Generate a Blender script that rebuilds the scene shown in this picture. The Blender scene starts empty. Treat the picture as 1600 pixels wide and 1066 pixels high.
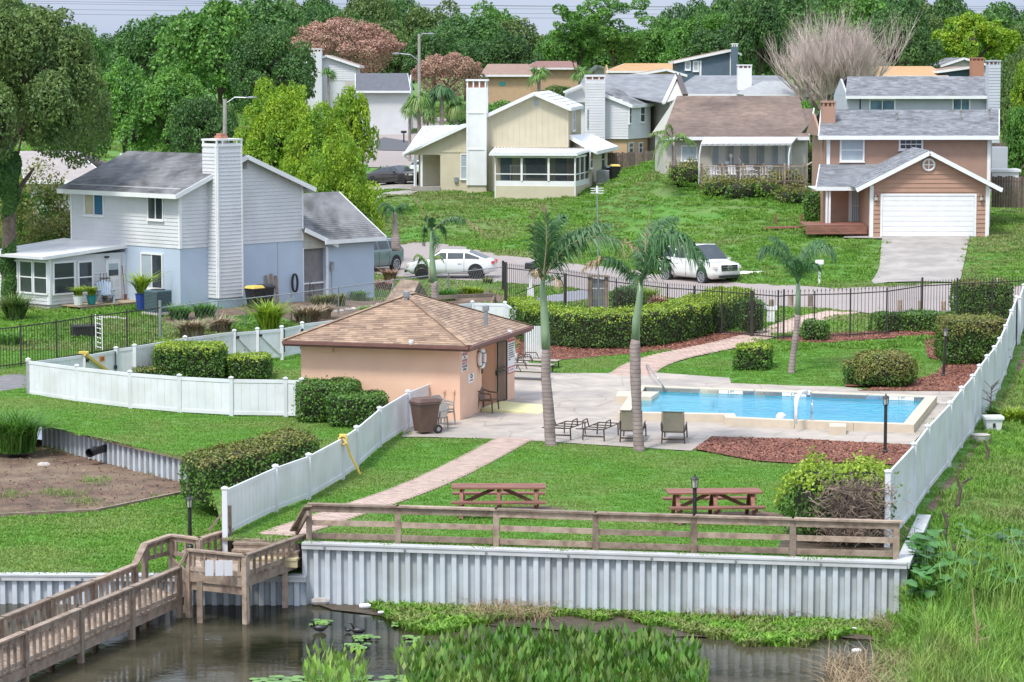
import bpy, math, random
import numpy as np
from mathutils import Vector, Matrix, noise as mnoise
random.seed(7); RNG = np.random.default_rng(7)
PI = math.pi; R = math.radians
SC = bpy.context.scene; COL = SC.collection
# ---------------- camera, sky, sun, exposure ----------------
F = 4200.0; CX, CY = 800.0, 533.0; CAMZ = 11.5; PITCH = math.atan(433/4200)
cam = bpy.data.objects.new('camera', bpy.data.cameras.new('camera')); COL.objects.link(cam)
cam.location = (0, 0, CAMZ); cam.rotation_euler = (PI/2-PITCH, 0, 0)
cam.data.sensor_width = 36; cam.data.lens = F/1600*36; cam.data.clip_end = 3000; cam.data.clip_start = 1
SC.camera = cam
SUN_EL, SUN_AZ = R(58), R(215)      # azimuth clockwise from +Y
world = bpy.data.worlds.new('World'); SC.world = world; world.use_nodes = True
nt = world.node_tree; bg = nt.nodes['Background']
sky = nt.nodes.new('ShaderNodeTexSky'); sky.sky_type = 'NISHITA'; sky.sun_disc = False
sky.sun_elevation = SUN_EL; sky.sun_rotation = SUN_AZ; sky.air_density = 1.0; sky.dust_density = 3.0; sky.ozone_density = 1.0
hs = nt.nodes.new('ShaderNodeHueSaturation'); hs.inputs['Saturation'].default_value = 0.34
nt.links.new(sky.outputs[0], hs.inputs['Color'])
ct = nt.nodes.new('ShaderNodeTexNoise'); ct.inputs['Scale'].default_value = 3.0; ct.inputs['Detail'].default_value = 6   # cloud layer
tc = nt.nodes.new('ShaderNodeTexCoord'); mp_ = nt.nodes.new('ShaderNodeMapping'); mp_.inputs['Scale'].default_value = (1, 1, 3.5); nt.links.new(tc.outputs['Generated'], mp_.inputs[0]); nt.links.new(mp_.outputs[0], ct.inputs['Vector'])
cr = nt.nodes.new('ShaderNodeValToRGB'); cr.color_ramp.elements[0].position = .35; cr.color_ramp.elements[0].color = (1.75, 2.15, 2.95, 1); cr.color_ramp.elements[1].position = .68; cr.color_ramp.elements[1].color = (2.45, 2.75, 3.3, 1)
nt.links.new(ct.outputs['Fac'], cr.inputs[0])
sx_ = nt.nodes.new('ShaderNodeSeparateXYZ'); nt.links.new(tc.outputs['Generated'], sx_.inputs[0])   # overcast sky: zenith three times the horizon
mr_ = nt.nodes.new('ShaderNodeMapRange'); mr_.inputs['To Min'].default_value = 1; mr_.inputs['To Max'].default_value = 2.2; nt.links.new(sx_.outputs['Z'], mr_.inputs['Value'])
vm_ = nt.nodes.new('ShaderNodeVectorMath'); vm_.operation = 'SCALE'; nt.links.new(cr.outputs[0], vm_.inputs[0]); nt.links.new(mr_.outputs['Result'], vm_.inputs['Scale'])
cx_ = nt.nodes.new('ShaderNodeMix'); cx_.data_type = 'RGBA'; cx_.inputs['Factor'].default_value = .8
nt.links.new(hs.outputs[0], cx_.inputs['A']); nt.links.new(vm_.outputs[0], cx_.inputs['B']); nt.links.new(cx_.outputs['Result'], bg.inputs['Color'])
bg.inputs['Strength'].default_value = 0.13
sl = bpy.data.lights.new('sun', 'SUN'); sl.energy = 1.5; sl.angle = R(10); sl.color = (1, .96, .9)
so = bpy.data.objects.new('sun', sl); COL.objects.link(so)
sd = Vector((math.sin(SUN_AZ)*math.cos(SUN_EL), math.cos(SUN_AZ)*math.cos(SUN_EL), math.sin(SUN_EL)))
so.rotation_euler = sd.to_track_quat('Z', 'Y').to_euler()
SC.view_settings.view_transform = 'Standard'; SC.view_settings.look = 'None'
SC.view_settings.gamma = 1; SC.view_settings.exposure = 1.18; SC.view_settings.use_curve_mapping = False
SC.render.engine = 'CYCLES'; SC.cycles.max_bounces = 6; SC.cycles.diffuse_bounces = 3
SC.cycles.transparent_max_bounces = 6

# ---------------- photo to place ----------------
cp, sp = math.cos(PITCH), math.sin(PITCH)
def ray(px, py):
    a, b = (px-CX)/F, (CY-py)/F
    return np.array((a, cp+b*sp, -sp+b*cp))
def G(px, py, z=0.0):
    d = ray(px, py); t = (z-CAMZ)/d[2]; return Vector((d[0]*t, d[1]*t, z))
def AT(px, py, Y):
    d = ray(px, py); t = Y/d[1]; return Vector((d[0]*t, Y, CAMZ+d[2]*t))
def proj(p):
    y = p[1]*cp-(p[2]-CAMZ)*sp; up = p[1]*sp+(p[2]-CAMZ)*cp
    return CX+F*p[0]/y, CY-F*up/y
PROF = [
 (-900, [(40,.1),(92,.1),(100,.35),(118,.8),(140,1.1),(180,2.2),(220,3.5),(260,4.5),(330,6.0),(500,8),(900,9)]),
 (150,  [(40,0),(92,.05),(100,.35),(118,.8),(140,1.1),(180,2.2),(220,3.5),(260,4.5),(330,6.0),(500,8),(900,9)]),
 (480,  [(40,0),(96,0),(104,.3),(118,.6),(135,.5),(160,.6),(190,1.8),(220,3.2),(260,5),(330,6.2),(500,8),(900,9)]),
 (620,  [(40,0),(96,0),(106,.3),(118,.4),(135,.3),(166,.5),(181,2.75),(195,2.9),(208,2.35),(231,3.8),(260,5),(330,6.5),(500,8),(900,9)]),
 (850,  [(40,0),(97,0),(108,.4),(125,.4),(150,.4),(183,2.8),(200,3.4),(260,5.2),(330,6.5),(500,8),(900,9)]),
 (930,  [(40,0),(97,0),(108,.4),(125,.4),(150,.4),(176,2.6),(183,3.1),(200,3.6),(260,5.2),(330,6.6),(500,8),(900,9)]),
 (1040, [(40,0),(97,0),(108,.5),(125,.4),(142,.45),(156,2.4),(164,4.7),(200,4.8),(260,5.4),(330,6.8),(500,8),(900,9)]),
 (1150, [(40,0),(97,0),(108,.6),(125,.5),(134,.5),(146,1.5),(156,3.2),(162,4.25),(167,4.35),(200,4.4),(260,5.6),(330,7),(500,8.5),(900,9)]),
 (1270, [(40,0),(95,0),(107,.7),(118,.6),(127,.6),(133,.8),(141,2.2),(160,3.2),(167,4.1),(183,4.3),(260,5.8),(330,7),(500,8.5),(900,9)]),
 (1440, [(40,0),(95,0),(107,.8),(118,.6),(127,.6),(142,2.4),(160,2.7),(183,4.2),(260,5.8),(330,7),(500,8.5),(900,9)]),
 (2200, [(40,0),(95,0),(107,.9),(118,.7),(127,.7),(142,2.4),(160,2.8),(183,4.2),(260,5.8),(330,7),(500,8.5),(900,9)])]
PC = [p[0] for p in PROF]; PA = [(np.array([a for a,_ in p[1]]), np.array([b for _,b in p[1]])) for p in PROF]
FA, FB = G(1437,803), G(1588,568)
FD = (FB-FA).normalized(); FN = Vector((FD.y, -FD.x, 0))
def H(x, y):
    c = 800+F*x/max(y, 20.0)
    if c <= PC[0]: z = float(np.interp(y, *PA[0]))
    elif c >= PC[-1]: z = float(np.interp(y, *PA[-1]))
    else:
        i = max(k for k in range(len(PC)-1) if PC[k] <= c); t = (c-PC[i])/(PC[i+1]-PC[i])
        z = float(np.interp(y, *PA[i]))*(1-t)+float(np.interp(y, *PA[i+1]))*t
    d = (x-FA.x)*FN.x+(y-FA.y)*FN.y
    if d > 0:
        k = min(1, max(0, (118-y)/22))
        z -= k*min(1.75, .085*d+.075*max(0, 72-y)*min(1, d/.6))
    return z
def GT(px, py, zoff=0.0):
    d = ray(px, py); Y = 45.0
    while Y < 900:
        t = Y/d[1]
        if CAMZ+d[2]*t < H(d[0]*t, Y)+zoff: break
        Y += 1.0
    a, b = Y-1, Y
    for _ in range(14):
        m = (a+b)/2; t = m/d[1]
        if CAMZ+d[2]*t < H(d[0]*t, m)+zoff: b = m
        else: a = m
    t = b/d[1]; return Vector((d[0]*t, b, H(d[0]*t, b)+zoff))

# ---------------- materials ----------------
MATS = {}
def mat(name, c, c2=None, rough=.7, scale=3.0, detail=6, bump=0, bscale=30, island=0, objr=0, metal=0, spec=.5,
        c3=None, scale3=.4, w3=.5, stretch=None, trans=0, wave=None, emis=0, coat=0, tr=0):
    """c..c2 fine mottling, c3 a broad patch colour, island: brightness spread per separate piece."""
    if name in MATS: return MATS[name]
    m = bpy.data.materials.new(name); m.use_nodes = True; n = m.node_tree; L = n.links.new
    b = n.nodes['Principled BSDF']; b.inputs['Roughness'].default_value = rough
    b.inputs['Metallic'].default_value = metal; b.inputs['Specular IOR Level'].default_value = spec
    if coat: b.inputs['Coat Weight'].default_value = coat
    geo = n.nodes.new('ShaderNodeNewGeometry'); pos = geo.outputs['Position']
    if stretch:
        vm = n.nodes.new('ShaderNodeVectorMath'); vm.operation = 'MULTIPLY'; vm.inputs[1].default_value = stretch
        L(pos, vm.inputs[0]); pos = vm.outputs[0]
    col = n.nodes.new('ShaderNodeRGB'); col.outputs[0].default_value = (*c, 1); cur = col.outputs[0]
    def nz(sc, det=6, lo=.35, hi=.65):
        t = n.nodes.new('ShaderNodeTexNoise'); t.inputs['Scale'].default_value = sc; t.inputs['Detail'].default_value = det; L(pos, t.inputs['Vector'])
        r = n.nodes.new('ShaderNodeMapRange'); r.inputs['From Min'].default_value = lo; r.inputs['From Max'].default_value = hi; L(t.outputs['Fac'], r.inputs['Value']); return r.outputs['Result']
    def mix(fac, a, bcol, k=1):
        x = n.nodes.new('ShaderNodeMix'); x.data_type = 'RGBA'
        if k != 1:
            q = n.nodes.new('ShaderNodeMath'); q.operation = 'MULTIPLY'; q.inputs[1].default_value = k; L(fac, q.inputs[0]); fac = q.outputs[0]
        L(fac, x.inputs['Factor']); L(a, x.inputs['A'])
        if hasattr(bcol, 'is_output'): L(bcol, x.inputs['B'])
        else: x.inputs['B'].default_value = (*bcol, 1)
        return x.outputs['Result']
    if c2: cur = mix(nz(scale, detail), cur, c2)
    if c3: cur = mix(nz(scale3, 5, .45, .62), cur, c3, w3)
    if wave:   # (scale, direction, colour, amount)
        w = n.nodes.new('ShaderNodeTexWave'); w.bands_direction = wave[1]; w.inputs['Scale'].default_value = wave[0]; w.inputs['Distortion'].default_value = wave[4] if len(wave) > 4 else 0
        L(geo.outputs['Position'], w.inputs['Vector'])
        r = n.nodes.new('ShaderNodeMapRange'); r.inputs['From Min'].default_value = .85; L(w.outputs['Fac'], r.inputs['Value'])
        cur = mix(r.outputs['Result'], cur, wave[2], wave[3])
    def bright(src, amt, cur):
        r = n.nodes.new('ShaderNodeMapRange'); r.inputs['To Min'].default_value = 1-amt; r.inputs['To Max'].default_value = 1+amt; L(src, r.inputs['Value'])
        h = n.nodes.new('ShaderNodeHueSaturation'); L(r.outputs['Result'], h.inputs['Value']); L(cur, h.inputs['Color']); return h.outputs[0]
    if island: cur = bright(geo.outputs['Random Per Island'], island, cur)
    if objr:
        oi = n.nodes.new('ShaderNodeObjectInfo'); cur = bright(oi.outputs['Random'], objr, cur)
    L(cur, b.inputs['Base Color'])
    if emis: L(cur, b.inputs['Emission Color']); b.inputs['Emission Strength'].default_value = emis
    if bump:
        t = n.nodes.new('ShaderNodeTexNoise'); t.inputs['Scale'].default_value = bscale; t.inputs['Detail'].default_value = 4; L(pos, t.inputs['Vector'])
        bp = n.nodes.new('ShaderNodeBump'); bp.inputs['Strength'].default_value = min(1, bump); bp.inputs['Distance'].default_value = .02*max(1, bump); L(t.outputs['Fac'], bp.inputs['Height']); L(bp.outputs[0], b.inputs['Normal'])
    if tr:   # thin leaves let light through
        tl = n.nodes.new('ShaderNodeBsdfTranslucent'); L(cur, tl.inputs['Color'])
        ms = n.nodes.new('ShaderNodeMixShader'); ms.inputs['Fac'].default_value = tr
        L(b.outputs[0], ms.inputs[1]); L(tl.outputs[0], ms.inputs[2]); L(ms.outputs[0], n.nodes['Material Output'].inputs['Surface'])
    MATS[name] = m; return m

# ---------------- mesh helpers ----------------
ORG = {}
def tag(o, label=None, cat=None, group=None, kind=None):
    if label: o['label'] = label
    if cat: o['category'] = cat
    if group: o['group'] = group
    if kind: o['kind'] = kind
    return o
def thing(name, label, cat, loc=(0,0,0), group=None):
    o = bpy.data.objects.new(name, None); COL.objects.link(o); o.location = loc; o.empty_display_size = .2
    ORG[o] = Vector(loc); return tag(o, label, cat, group)
def link(name, me, parent=None, loc=(0,0,0), rz=0):
    o = bpy.data.objects.new(name, me); COL.objects.link(o)
    if parent is not None:
        o.parent = parent; ORG[o] = ORG[parent]
    else: ORG[o] = Vector((0,0,0))
    o.location = loc; o.rotation_euler.z = rz; return o
def put(name, me, parent, pos, rz=0):     # a piece that shares its mesh, at a world position
    base = ORG[parent] if parent is not None else Vector((0,0,0))
    o = link(name, me, parent, Vector(pos)-base, rz); ORG[o] = Vector(pos); return o
def npmesh(name, V, Fc, mats=None, midx=None, smooth=False, n=4):
    me = bpy.data.meshes.new(name); V = np.asarray(V, dtype=np.float32).reshape(-1,3); Fc = np.asarray(Fc, dtype=np.int32).reshape(-1,n)
    me.vertices.add(len(V)); me.vertices.foreach_set('co', V.ravel())
    me.loops.add(Fc.size); me.loops.foreach_set('vertex_index', Fc.ravel())
    me.polygons.add(len(Fc)); me.polygons.foreach_set('loop_start', np.arange(0, Fc.size, n, dtype=np.int32))
    for m in (mats or []): me.materials.append(m)
    if midx is not None: me.polygons.foreach_set('material_index', np.asarray(midx, dtype=np.int32))
    me.polygons.foreach_set('use_smooth', np.full(len(Fc), smooth)); me.update(calc_edges=True); return me
class MB:
    def __init__(s): s.v = []; s.f = []; s.m = []; s.cm = 0
    def add(s, vs, fs):
        o = len(s.v); s.v += [tuple(q) for q in vs]; s.f += [tuple(o+i for i in f) for f in fs]; s.m += [s.cm]*len(fs); return s
    def poly(s, pts): return s.add(pts, [tuple(range(len(pts)))])
    def hexa(s, b, t):     # bottom quad, top quad
        return s.add(list(b)+list(t), [(3,2,1,0),(4,5,6,7),(0,1,5,4),(1,2,6,5),(2,3,7,6),(3,0,4,7)])
    def box(s, c, d, rz=0, rot=None):
        x, y, z = d[0]/2, d[1]/2, d[2]/2
        P = [Vector(q) for q in ((-x,-y,-z),(x,-y,-z),(x,y,-z),(-x,y,-z),(-x,-y,z),(x,-y,z),(x,y,z),(-x,y,z))]
        M = rot if rot is not None else Matrix.Rotation(rz, 3, 'Z')
        P = [M@q+Vector(c) for q in P]; return s.hexa(P[:4], P[4:])
    def bar(s, a, b, w, h, up=(0,0,1)):   # rectangular bar; w sideways, h along up
        a, b = Vector(a), Vector(b); d = (b-a).normalized(); u = Vector(up)
        if abs(d.dot(u)) > .99: u = Vector((0,1,0))
        sd_ = d.cross(u).normalized(); u = sd_.cross(d).normalized()
        q = [(-w/2,-h/2),(w/2,-h/2),(w/2,h/2),(-w/2,h/2)]
        A = [a+sd_*i+u*j for i,j in q]; B = [b+sd_*i+u*j for i,j in q]
        return s.add(A+B, [(0,1,2,3),(7,6,5,4),(4,5,1,0),(5,6,2,1),(6,7,3,2),(7,4,0,3)])
    def tube(s, pts, r, n=6, cap=True):
        pts = [Vector(p) for p in pts]; rs = r if hasattr(r, '__len__') else [r]*len(pts); rings = []
        ref = None
        for i, p in enumerate(pts):
            d = (pts[min(i+1, len(pts)-1)]-pts[max(i-1, 0)]).normalized()
            if ref is None: ref = Vector((1,0,0)) if abs(d.x) < .9 else Vector((0,1,0))
            a = d.cross(ref).normalized(); b = a.cross(d).normalized(); ref = b
            rings.append([p+(a*math.cos(2*PI*k/n)+b*math.sin(2*PI*k/n))*rs[i] for k in range(n)])
        vs = [q for g in rings for q in g]; fs = []
        for i in range(len(rings)-1):
            for k in range(n): fs.append((i*n+k, i*n+(k+1)%n, (i+1)*n+(k+1)%n, (i+1)*n+k))
        if cap: fs += [tuple(range(n))[::-1], tuple(range((len(rings)-1)*n, len(rings)*n))]
        return s.add(vs, fs)
    def lathe(s, prof, n=12, c=(0,0,0)):   # profile of (radius, z)
        vs = []; fs = []
        for r_, z in prof:
            for k in range(n): vs.append((c[0]+r_*math.cos(2*PI*k/n), c[1]+r_*math.sin(2*PI*k/n), c[2]+z))
        for i in range(len(prof)-1):
            for k in range(n): fs.append((i*n+k, i*n+(k+1)%n, (i+1)*n+(k+1)%n, (i+1)*n+k))
        fs += [tuple(range(n))[::-1], tuple(range((len(prof)-1)*n, len(prof)*n))]
        return s.add(vs, fs)
    def prism(s, pts, z0, z1):            # plan polygon, vertical
        n = len(pts); b = [(p[0],p[1],z0) for p in pts]; t = [(p[0],p[1],z1) for p in pts]
        return s.add(b+t, [tuple(range(n))[::-1], tuple(range(n,2*n))]+[(i,(i+1)%n,n+(i+1)%n,n+i) for i in range(n)])
    def extr(s, pts, d):                  # any planar polygon pushed by vector d
        d = Vector(d); n = len(pts); A = [Vector(p) for p in pts]; B = [p+d for p in A]
        return s.add(A+B, [tuple(range(n))[::-1], tuple(range(n,2*n))]+[(i,(i+1)%n,n+(i+1)%n,n+i) for i in range(n)])
    def mesh(s, name, mats, org=(0,0,0), smooth=False):
        me = bpy.data.meshes.new(name); o = Vector(org)
        me.from_pydata([(a-o.x, b-o.y, c-o.z) for a,b,c in s.v], [], s.f)
        if not isinstance(mats, (list, tuple)): mats = [mats]
        for m in mats: me.materials.append(m)
        if len(mats) > 1: me.polygons.foreach_set('material_index', s.m)
        if smooth: me.polygons.foreach_set('use_smooth', [True]*len(s.f))
        me.update(); return me
    def build(s, name, mats, parent=None, smooth=False, label=None):
        me = s.mesh(name, mats, ORG[parent] if parent is not None else (0,0,0), smooth)
        o = link(name, me, parent)
        if label: o['label'] = label
        return o
def fixn(me):
    import bmesh
    b = bmesh.new(); b.from_mesh(me); bmesh.ops.recalc_face_normals(b, faces=b.faces); b.to_mesh(me); b.free()
def bevel(o, w=.01, seg=2):
    m = o.modifiers.new('bevel', 'BEVEL'); m.width = w; m.segments = seg; m.limit_method = 'ANGLE'; return o
def copy_tree(o, loc=None, rz=None, label=None, parent=None):
    c = o.copy(); COL.objects.link(c); ORG[c] = Vector(loc) if loc is not None else ORG.get(o, Vector())
    if parent is not None: c.parent = parent
    if loc is not None: c.location = loc
    if rz is not None: c.rotation_euler.z = rz
    if label: c['label'] = label
    for ch in list(o.children): copy_tree(ch, parent=c)
    return c
def struct(o): o['kind'] = 'structure'; return o
# ---------------- material library ----------------
M = {}
M['grass']   = mat('lawn_soil', (.10,.25,.03), (.075,.19,.022), .9, 2.5, bump=1, bscale=60, c3=(.17,.20,.07), scale3=.25, w3=.5)
M['blade']   = mat('lawn_blade', (.19,.38,.05), (.15,.32,.04), .65, .7, island=.16, c3=(.29,.35,.10), scale3=.25, w3=.6, tr=.35)
M['blade2']  = mat('field_blade', (.20,.37,.045), (.14,.30,.035), .65, .6, island=.18, c3=(.29,.31,.12), scale3=.16, w3=.75, tr=.35)
M['blade3']  = mat('reed_blade', (.27,.45,.07), (.16,.32,.05), .6, 1.2, island=.4, c3=(.32,.30,.12), scale3=.5, w3=.5, tr=.35)
M['concrete']= mat('deck_concrete', (.46,.40,.34), (.37,.32,.27), .75, 1.4, bump=.3, bscale=40, c3=(.26,.24,.215), scale3=.35, w3=.45)
M['drive']   = mat('drive_concrete', (.38,.345,.31), (.29,.265,.24), .85, 1.2, bump=.3, bscale=25, c3=(.20,.185,.165), scale3=.7, w3=.4)
M['road']    = mat('road_pavement', (.35,.30,.275), (.31,.265,.245), .9, 3, bump=.3, bscale=60, c3=(.29,.25,.235), scale3=.18, w3=.5)
M['mulch']   = mat('red_mulch', (.25,.095,.06), (.15,.055,.04), .95, 22, bump=2, bscale=50, c3=(.33,.16,.10), scale3=1.6, w3=.4)
M['dirt']    = mat('bare_dirt', (.17,.105,.07), (.09,.058,.04), .95, 2, bump=1.5, bscale=14, c3=(.25,.19,.12), scale3=.8, w3=.5)
M['mud']     = mat('shore_mud', (.10,.075,.05), (.06,.045,.03), .6, 4, bump=1.5, bscale=14)
M['brick']   = mat('paver_brick', (.50,.37,.30), (.42,.31,.26), .85, 3, bump=.3, bscale=60, island=.12, objr=.14)
M['joint']   = mat('paver_joint', (.34,.25,.20), (.26,.19,.15), .95, 8)
M['white']   = mat('white_vinyl', (.74,.75,.77), (.68,.69,.71), .45, 1.5, c3=(.52,.53,.48), scale3=.8, w3=.4)
M['whitep']  = mat('white_paint', (.80,.80,.80), (.74,.74,.74), .5, 2)
M['siding']  = mat('white_siding', (.66,.66,.68), (.60,.60,.62), .55, 1, c3=(.50,.51,.47), scale3=.35, w3=.35)
M['blue']    = mat('pale_blue_block', (.47,.55,.65), (.44,.52,.62), .8, 1.2, bump=.2, bscale=30)
M['peach']   = mat('peach_stucco', (.80,.52,.37), (.75,.48,.34), .85, 1.2, bump=.3, bscale=60, c3=(.66,.40,.28), scale3=.5, w3=.3)
M['tan']     = mat('tan_panel', (.58,.52,.38), (.54,.48,.35), .8, 1.4, bump=.2, bscale=30)
M['redtan']  = mat('terracotta_board', (.42,.25,.18), (.38,.225,.16), .8, 2, objr=.05)
M['redstucco']=mat('terracotta_wall', (.38,.235,.175), (.345,.215,.16), .85, 2, bump=.3, bscale=30)
M['grey']    = mat('light_grey_siding', (.48,.50,.55), (.44,.46,.51), .7, 1.4)
M['blueg']   = mat('slate_blue_board', (.10,.145,.19), (.085,.125,.165), .75, 2)
M['teal']    = mat('teal_board', (.05,.11,.15), (.045,.10,.13), .8, 2)
M['ochre']   = mat('ochre_wall', (.52,.36,.18), (.48,.33,.16), .8, 2)
M['tanwall'] = mat('tan_stucco', (.52,.36,.22), (.48,.33,.2), .85, 2)
M['beigew']  = mat('pale_stucco', (.52,.50,.44), (.46,.44,.38), .85, 2)
M['glass']   = mat('window_glass', (.035,.045,.05), (.06,.07,.08), .08, 1.2, spec=.6)
M['bglass']  = mat('window_glass_blue', (.10,.22,.28), (.05,.10,.13), .08, 1.5, spec=.6)
M['blind']   = mat('window_blind', (.42,.48,.52), (.34,.40,.44), .3, 1, wave=(6,'Z',(.25,.3,.33),.5))
M['screen']  = mat('porch_screen', (.16,.17,.17), (.12,.13,.13), .6, 1.5)
M['dark']    = mat('dark_metal', (.022,.022,.024), (.03,.028,.026), .45, 8)
M['iron']    = mat('black_iron', (.03,.028,.028), (.045,.035,.03), .5, 8)
M['galv']    = mat('galvanised_pipe', (.42,.43,.45), (.34,.35,.37), .35, 8, metal=.6)
M['chrome']  = mat('steel_rail', (.62,.64,.66), (.55,.56,.58), .15, 8, metal=.95)
M['wood']    = mat('weathered_wood', (.33,.245,.18), (.19,.135,.10), .85, 6, bump=.6, bscale=30, objr=.28, island=.1, c3=(.38,.31,.24), scale3=2, w3=.5)
M['wood2']   = mat('grey_fence_wood', (.17,.13,.11), (.11,.085,.07), .9, 5, objr=.25, island=.2, bump=.4, bscale=30)
M['redwood'] = mat('red_stained_wood', (.29,.125,.085), (.18,.075,.055), .7, 4, bump=.4, bscale=30, objr=.15, stretch=(.4,3,3))
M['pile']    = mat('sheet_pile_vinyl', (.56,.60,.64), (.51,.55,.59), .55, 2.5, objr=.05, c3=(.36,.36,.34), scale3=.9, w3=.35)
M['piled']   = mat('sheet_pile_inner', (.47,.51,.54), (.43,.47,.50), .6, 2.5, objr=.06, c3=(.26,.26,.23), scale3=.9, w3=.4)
M['cap']     = mat('seawall_cap', (.55,.56,.57), (.48,.49,.49), .6, 3, c3=(.38,.36,.33), scale3=.8, w3=.3)
M['coping']  = mat('pool_coping', (.60,.51,.395), (.54,.46,.355), .75, 3, bump=.2, bscale=40)
M['plaster'] = mat('pool_plaster', (.30,.74,.90), (.26,.68,.86), .6, 1.2)
M['tile']    = mat('pool_tile', (.14,.25,.36), (.22,.33,.42), .3, 12)
M['shg']     = mat('grey_shingle', (.245,.252,.266), (.17,.176,.188), .9, 1.2, island=.28, bump=.4, bscale=40)
M['shd']     = mat('stained_shingle', (.20,.20,.205), (.085,.085,.085), .9, 1.3, island=.14, bump=.4, bscale=40, stretch=(1,.5,1), c3=(.27,.27,.27), scale3=.8, w3=.5)
M['shb']     = mat('brown_shingle', (.225,.165,.135), (.15,.11,.092), .9, .5, island=.16, bump=.4, bscale=40, c3=(.30,.22,.165), scale3=.35, w3=.4)
M['sho']     = mat('tan_shingle', (.36,.25,.17), (.27,.18,.125), .9, 1.2, island=.3, bump=.4, bscale=40, c3=(.24,.16,.115), scale3=.7, w3=.4)
M['shorange']= mat('orange_shingle', (.50,.30,.15), (.42,.25,.12), .9, 2, island=.15)
M['shbrownfar']= mat('far_brown_shingle', (.30,.20,.155), (.25,.165,.125), .9, 2, island=.15)
M['shnavy']  = mat('charcoal_shingle', (.12,.125,.14), (.10,.105,.12), .9, 2, island=.15)
M['metalroof']=mat('white_metal_roof', (.80,.80,.81), (.76,.76,.77), .35, 2)
M['fasciab'] = mat('maroon_fascia', (.20,.09,.075), (.16,.075,.06), .6, 4)
M['brickred']= mat('chimney_brick', (.45,.22,.15), (.36,.16,.11), .85, 9)
M['bark']    = mat('tree_bark', (.14,.11,.085), (.08,.06,.045), .95, 6, bump=1, bscale=12)
M['barkp']   = mat('palm_bark', (.36,.29,.27), (.26,.20,.19), .9, 4, bump=.5, bscale=20, wave=(2.6,'Z',(.15,.10,.085),.85,1.5))
M['shaft']   = mat('palm_crownshaft', (.25,.34,.19), (.19,.28,.17), .45, 2, stretch=(3,3,.6))
M['oak']     = mat('leaf_oak', (.10,.22,.045), (.055,.14,.035), .55, .5, island=.4, objr=.15, tr=.3)
M['olive']   = mat('leaf_olive', (.165,.25,.06), (.085,.15,.04), .6, .6, island=.4, objr=.15, tr=.3)
M['lime']    = mat('leaf_lime', (.36,.50,.03), (.15,.31,.02), .55, .8, island=.4, tr=.4)
M['mid']     = mat('leaf_mid', (.15,.33,.045), (.075,.20,.035), .55, .6, island=.4, objr=.15, tr=.3)
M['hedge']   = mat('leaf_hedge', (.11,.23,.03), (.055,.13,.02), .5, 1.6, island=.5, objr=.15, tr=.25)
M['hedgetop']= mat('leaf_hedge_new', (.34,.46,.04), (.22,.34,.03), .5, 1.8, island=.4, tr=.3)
M['hedgeol'] = mat('leaf_hedge_olive', (.24,.27,.05), (.14,.18,.035), .55, 2, island=.45, c3=(.23,.17,.06), scale3=1.5, w3=.5, tr=.25)
M['shfl']    = mat('grey_brown_far_roof', (.36,.32,.30), (.31,.275,.26), .9, 2)
M['core']    = mat('inner_shade_fill', (.03,.035,.014), (.018,.02,.01), .95, 6)  # solid fill; the shade deep among the leaves is put into its colour
M['dead']    = mat('leaf_dead_brown', (.46,.27,.20), (.34,.19,.145), .8, .8, island=.35, c3=(.20,.19,.08), scale3=.4, w3=.3)
M['twig']    = mat('bare_twig', (.60,.50,.45), (.45,.36,.32), .9, .6)
M['frond']   = mat('palm_frond', (.09,.21,.07), (.055,.145,.045), .5, 1.2, island=.35, tr=.3)
M['frondl']  = mat('palm_frond_light', (.20,.36,.08), (.12,.25,.06), .5, 1.2, island=.35, tr=.3, c3=(.30,.27,.08), scale3=.7, w3=.35)
M['straw']   = mat('dry_grass', (.38,.29,.17), (.27,.19,.11), .9, 3, island=.3)
M['pinkgr']  = mat('feathery_grass', (.36,.27,.20), (.26,.22,.13), .9, 2, island=.3)
M['black']   = mat('black_plastic', (.018,.018,.02), (.025,.025,.027), .4, 5)
M['rubber']  = mat('tyre_rubber', (.02,.02,.02), (.03,.03,.03), .85, 8)
M['brownpl'] = mat('brown_plastic', (.135,.08,.06), (.11,.065,.05), .45, 4)
M['greypl']  = mat('grey_plastic', (.30,.29,.27), (.23,.22,.20), .5, 4)
M['yellow']  = mat('yellow_paint', (.70,.50,.10), (.62,.44,.09), .5, 4)
M['paleyel'] = mat('pale_yellow_paint', (.72,.68,.34), (.64,.60,.3), .6, 2)
M['orange']  = mat('orange_sign', (.72,.22,.03), rough=.5)
M['redp']    = mat('red_print', (.55,.06,.06), rough=.5)
M['ink']     = mat('black_print', (.03,.03,.035), rough=.5)
M['sling']   = mat('tan_sling_mesh', (.36,.32,.25), (.31,.28,.22), .8, 6)
M['bronze']  = mat('bronze_frame', (.075,.05,.04), (.10,.07,.055), .4, 6, metal=.3)
M['adir']    = mat('blue_grey_plastic', (.28,.36,.46), (.24,.31,.40), .5, 4)
M['terracotta']= mat('clay_red', (.42,.15,.09), rough=.7)
M['tealp']   = mat('teal_glaze', (.03,.24,.26), rough=.3)
M['bluep']   = mat('cobalt_glaze', (.03,.06,.28), rough=.3)
M['stone']   = mat('pale_stone', (.48,.45,.41), (.36,.33,.30), .9, 5, objr=.2)
M['acu']     = mat('ac_casing', (.10,.16,.18), (.08,.13,.15), .5, 3)
M['acg']     = mat('ac_casing_grey', (.33,.34,.34), (.28,.29,.29), .5, 3)
M['lily']    = mat('lily_pad', (.16,.30,.06), (.11,.23,.045), .4, 3, island=.25)
M['cream']   = mat('cream_curtain', (.52,.47,.33), (.44,.40,.28), .9, 3)
M['curtb']   = mat('blue_curtain', (.03,.13,.22), rough=.8)
M['clam']    = mat('frosted_glass', (.5,.48,.42), rough=.3)
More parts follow.
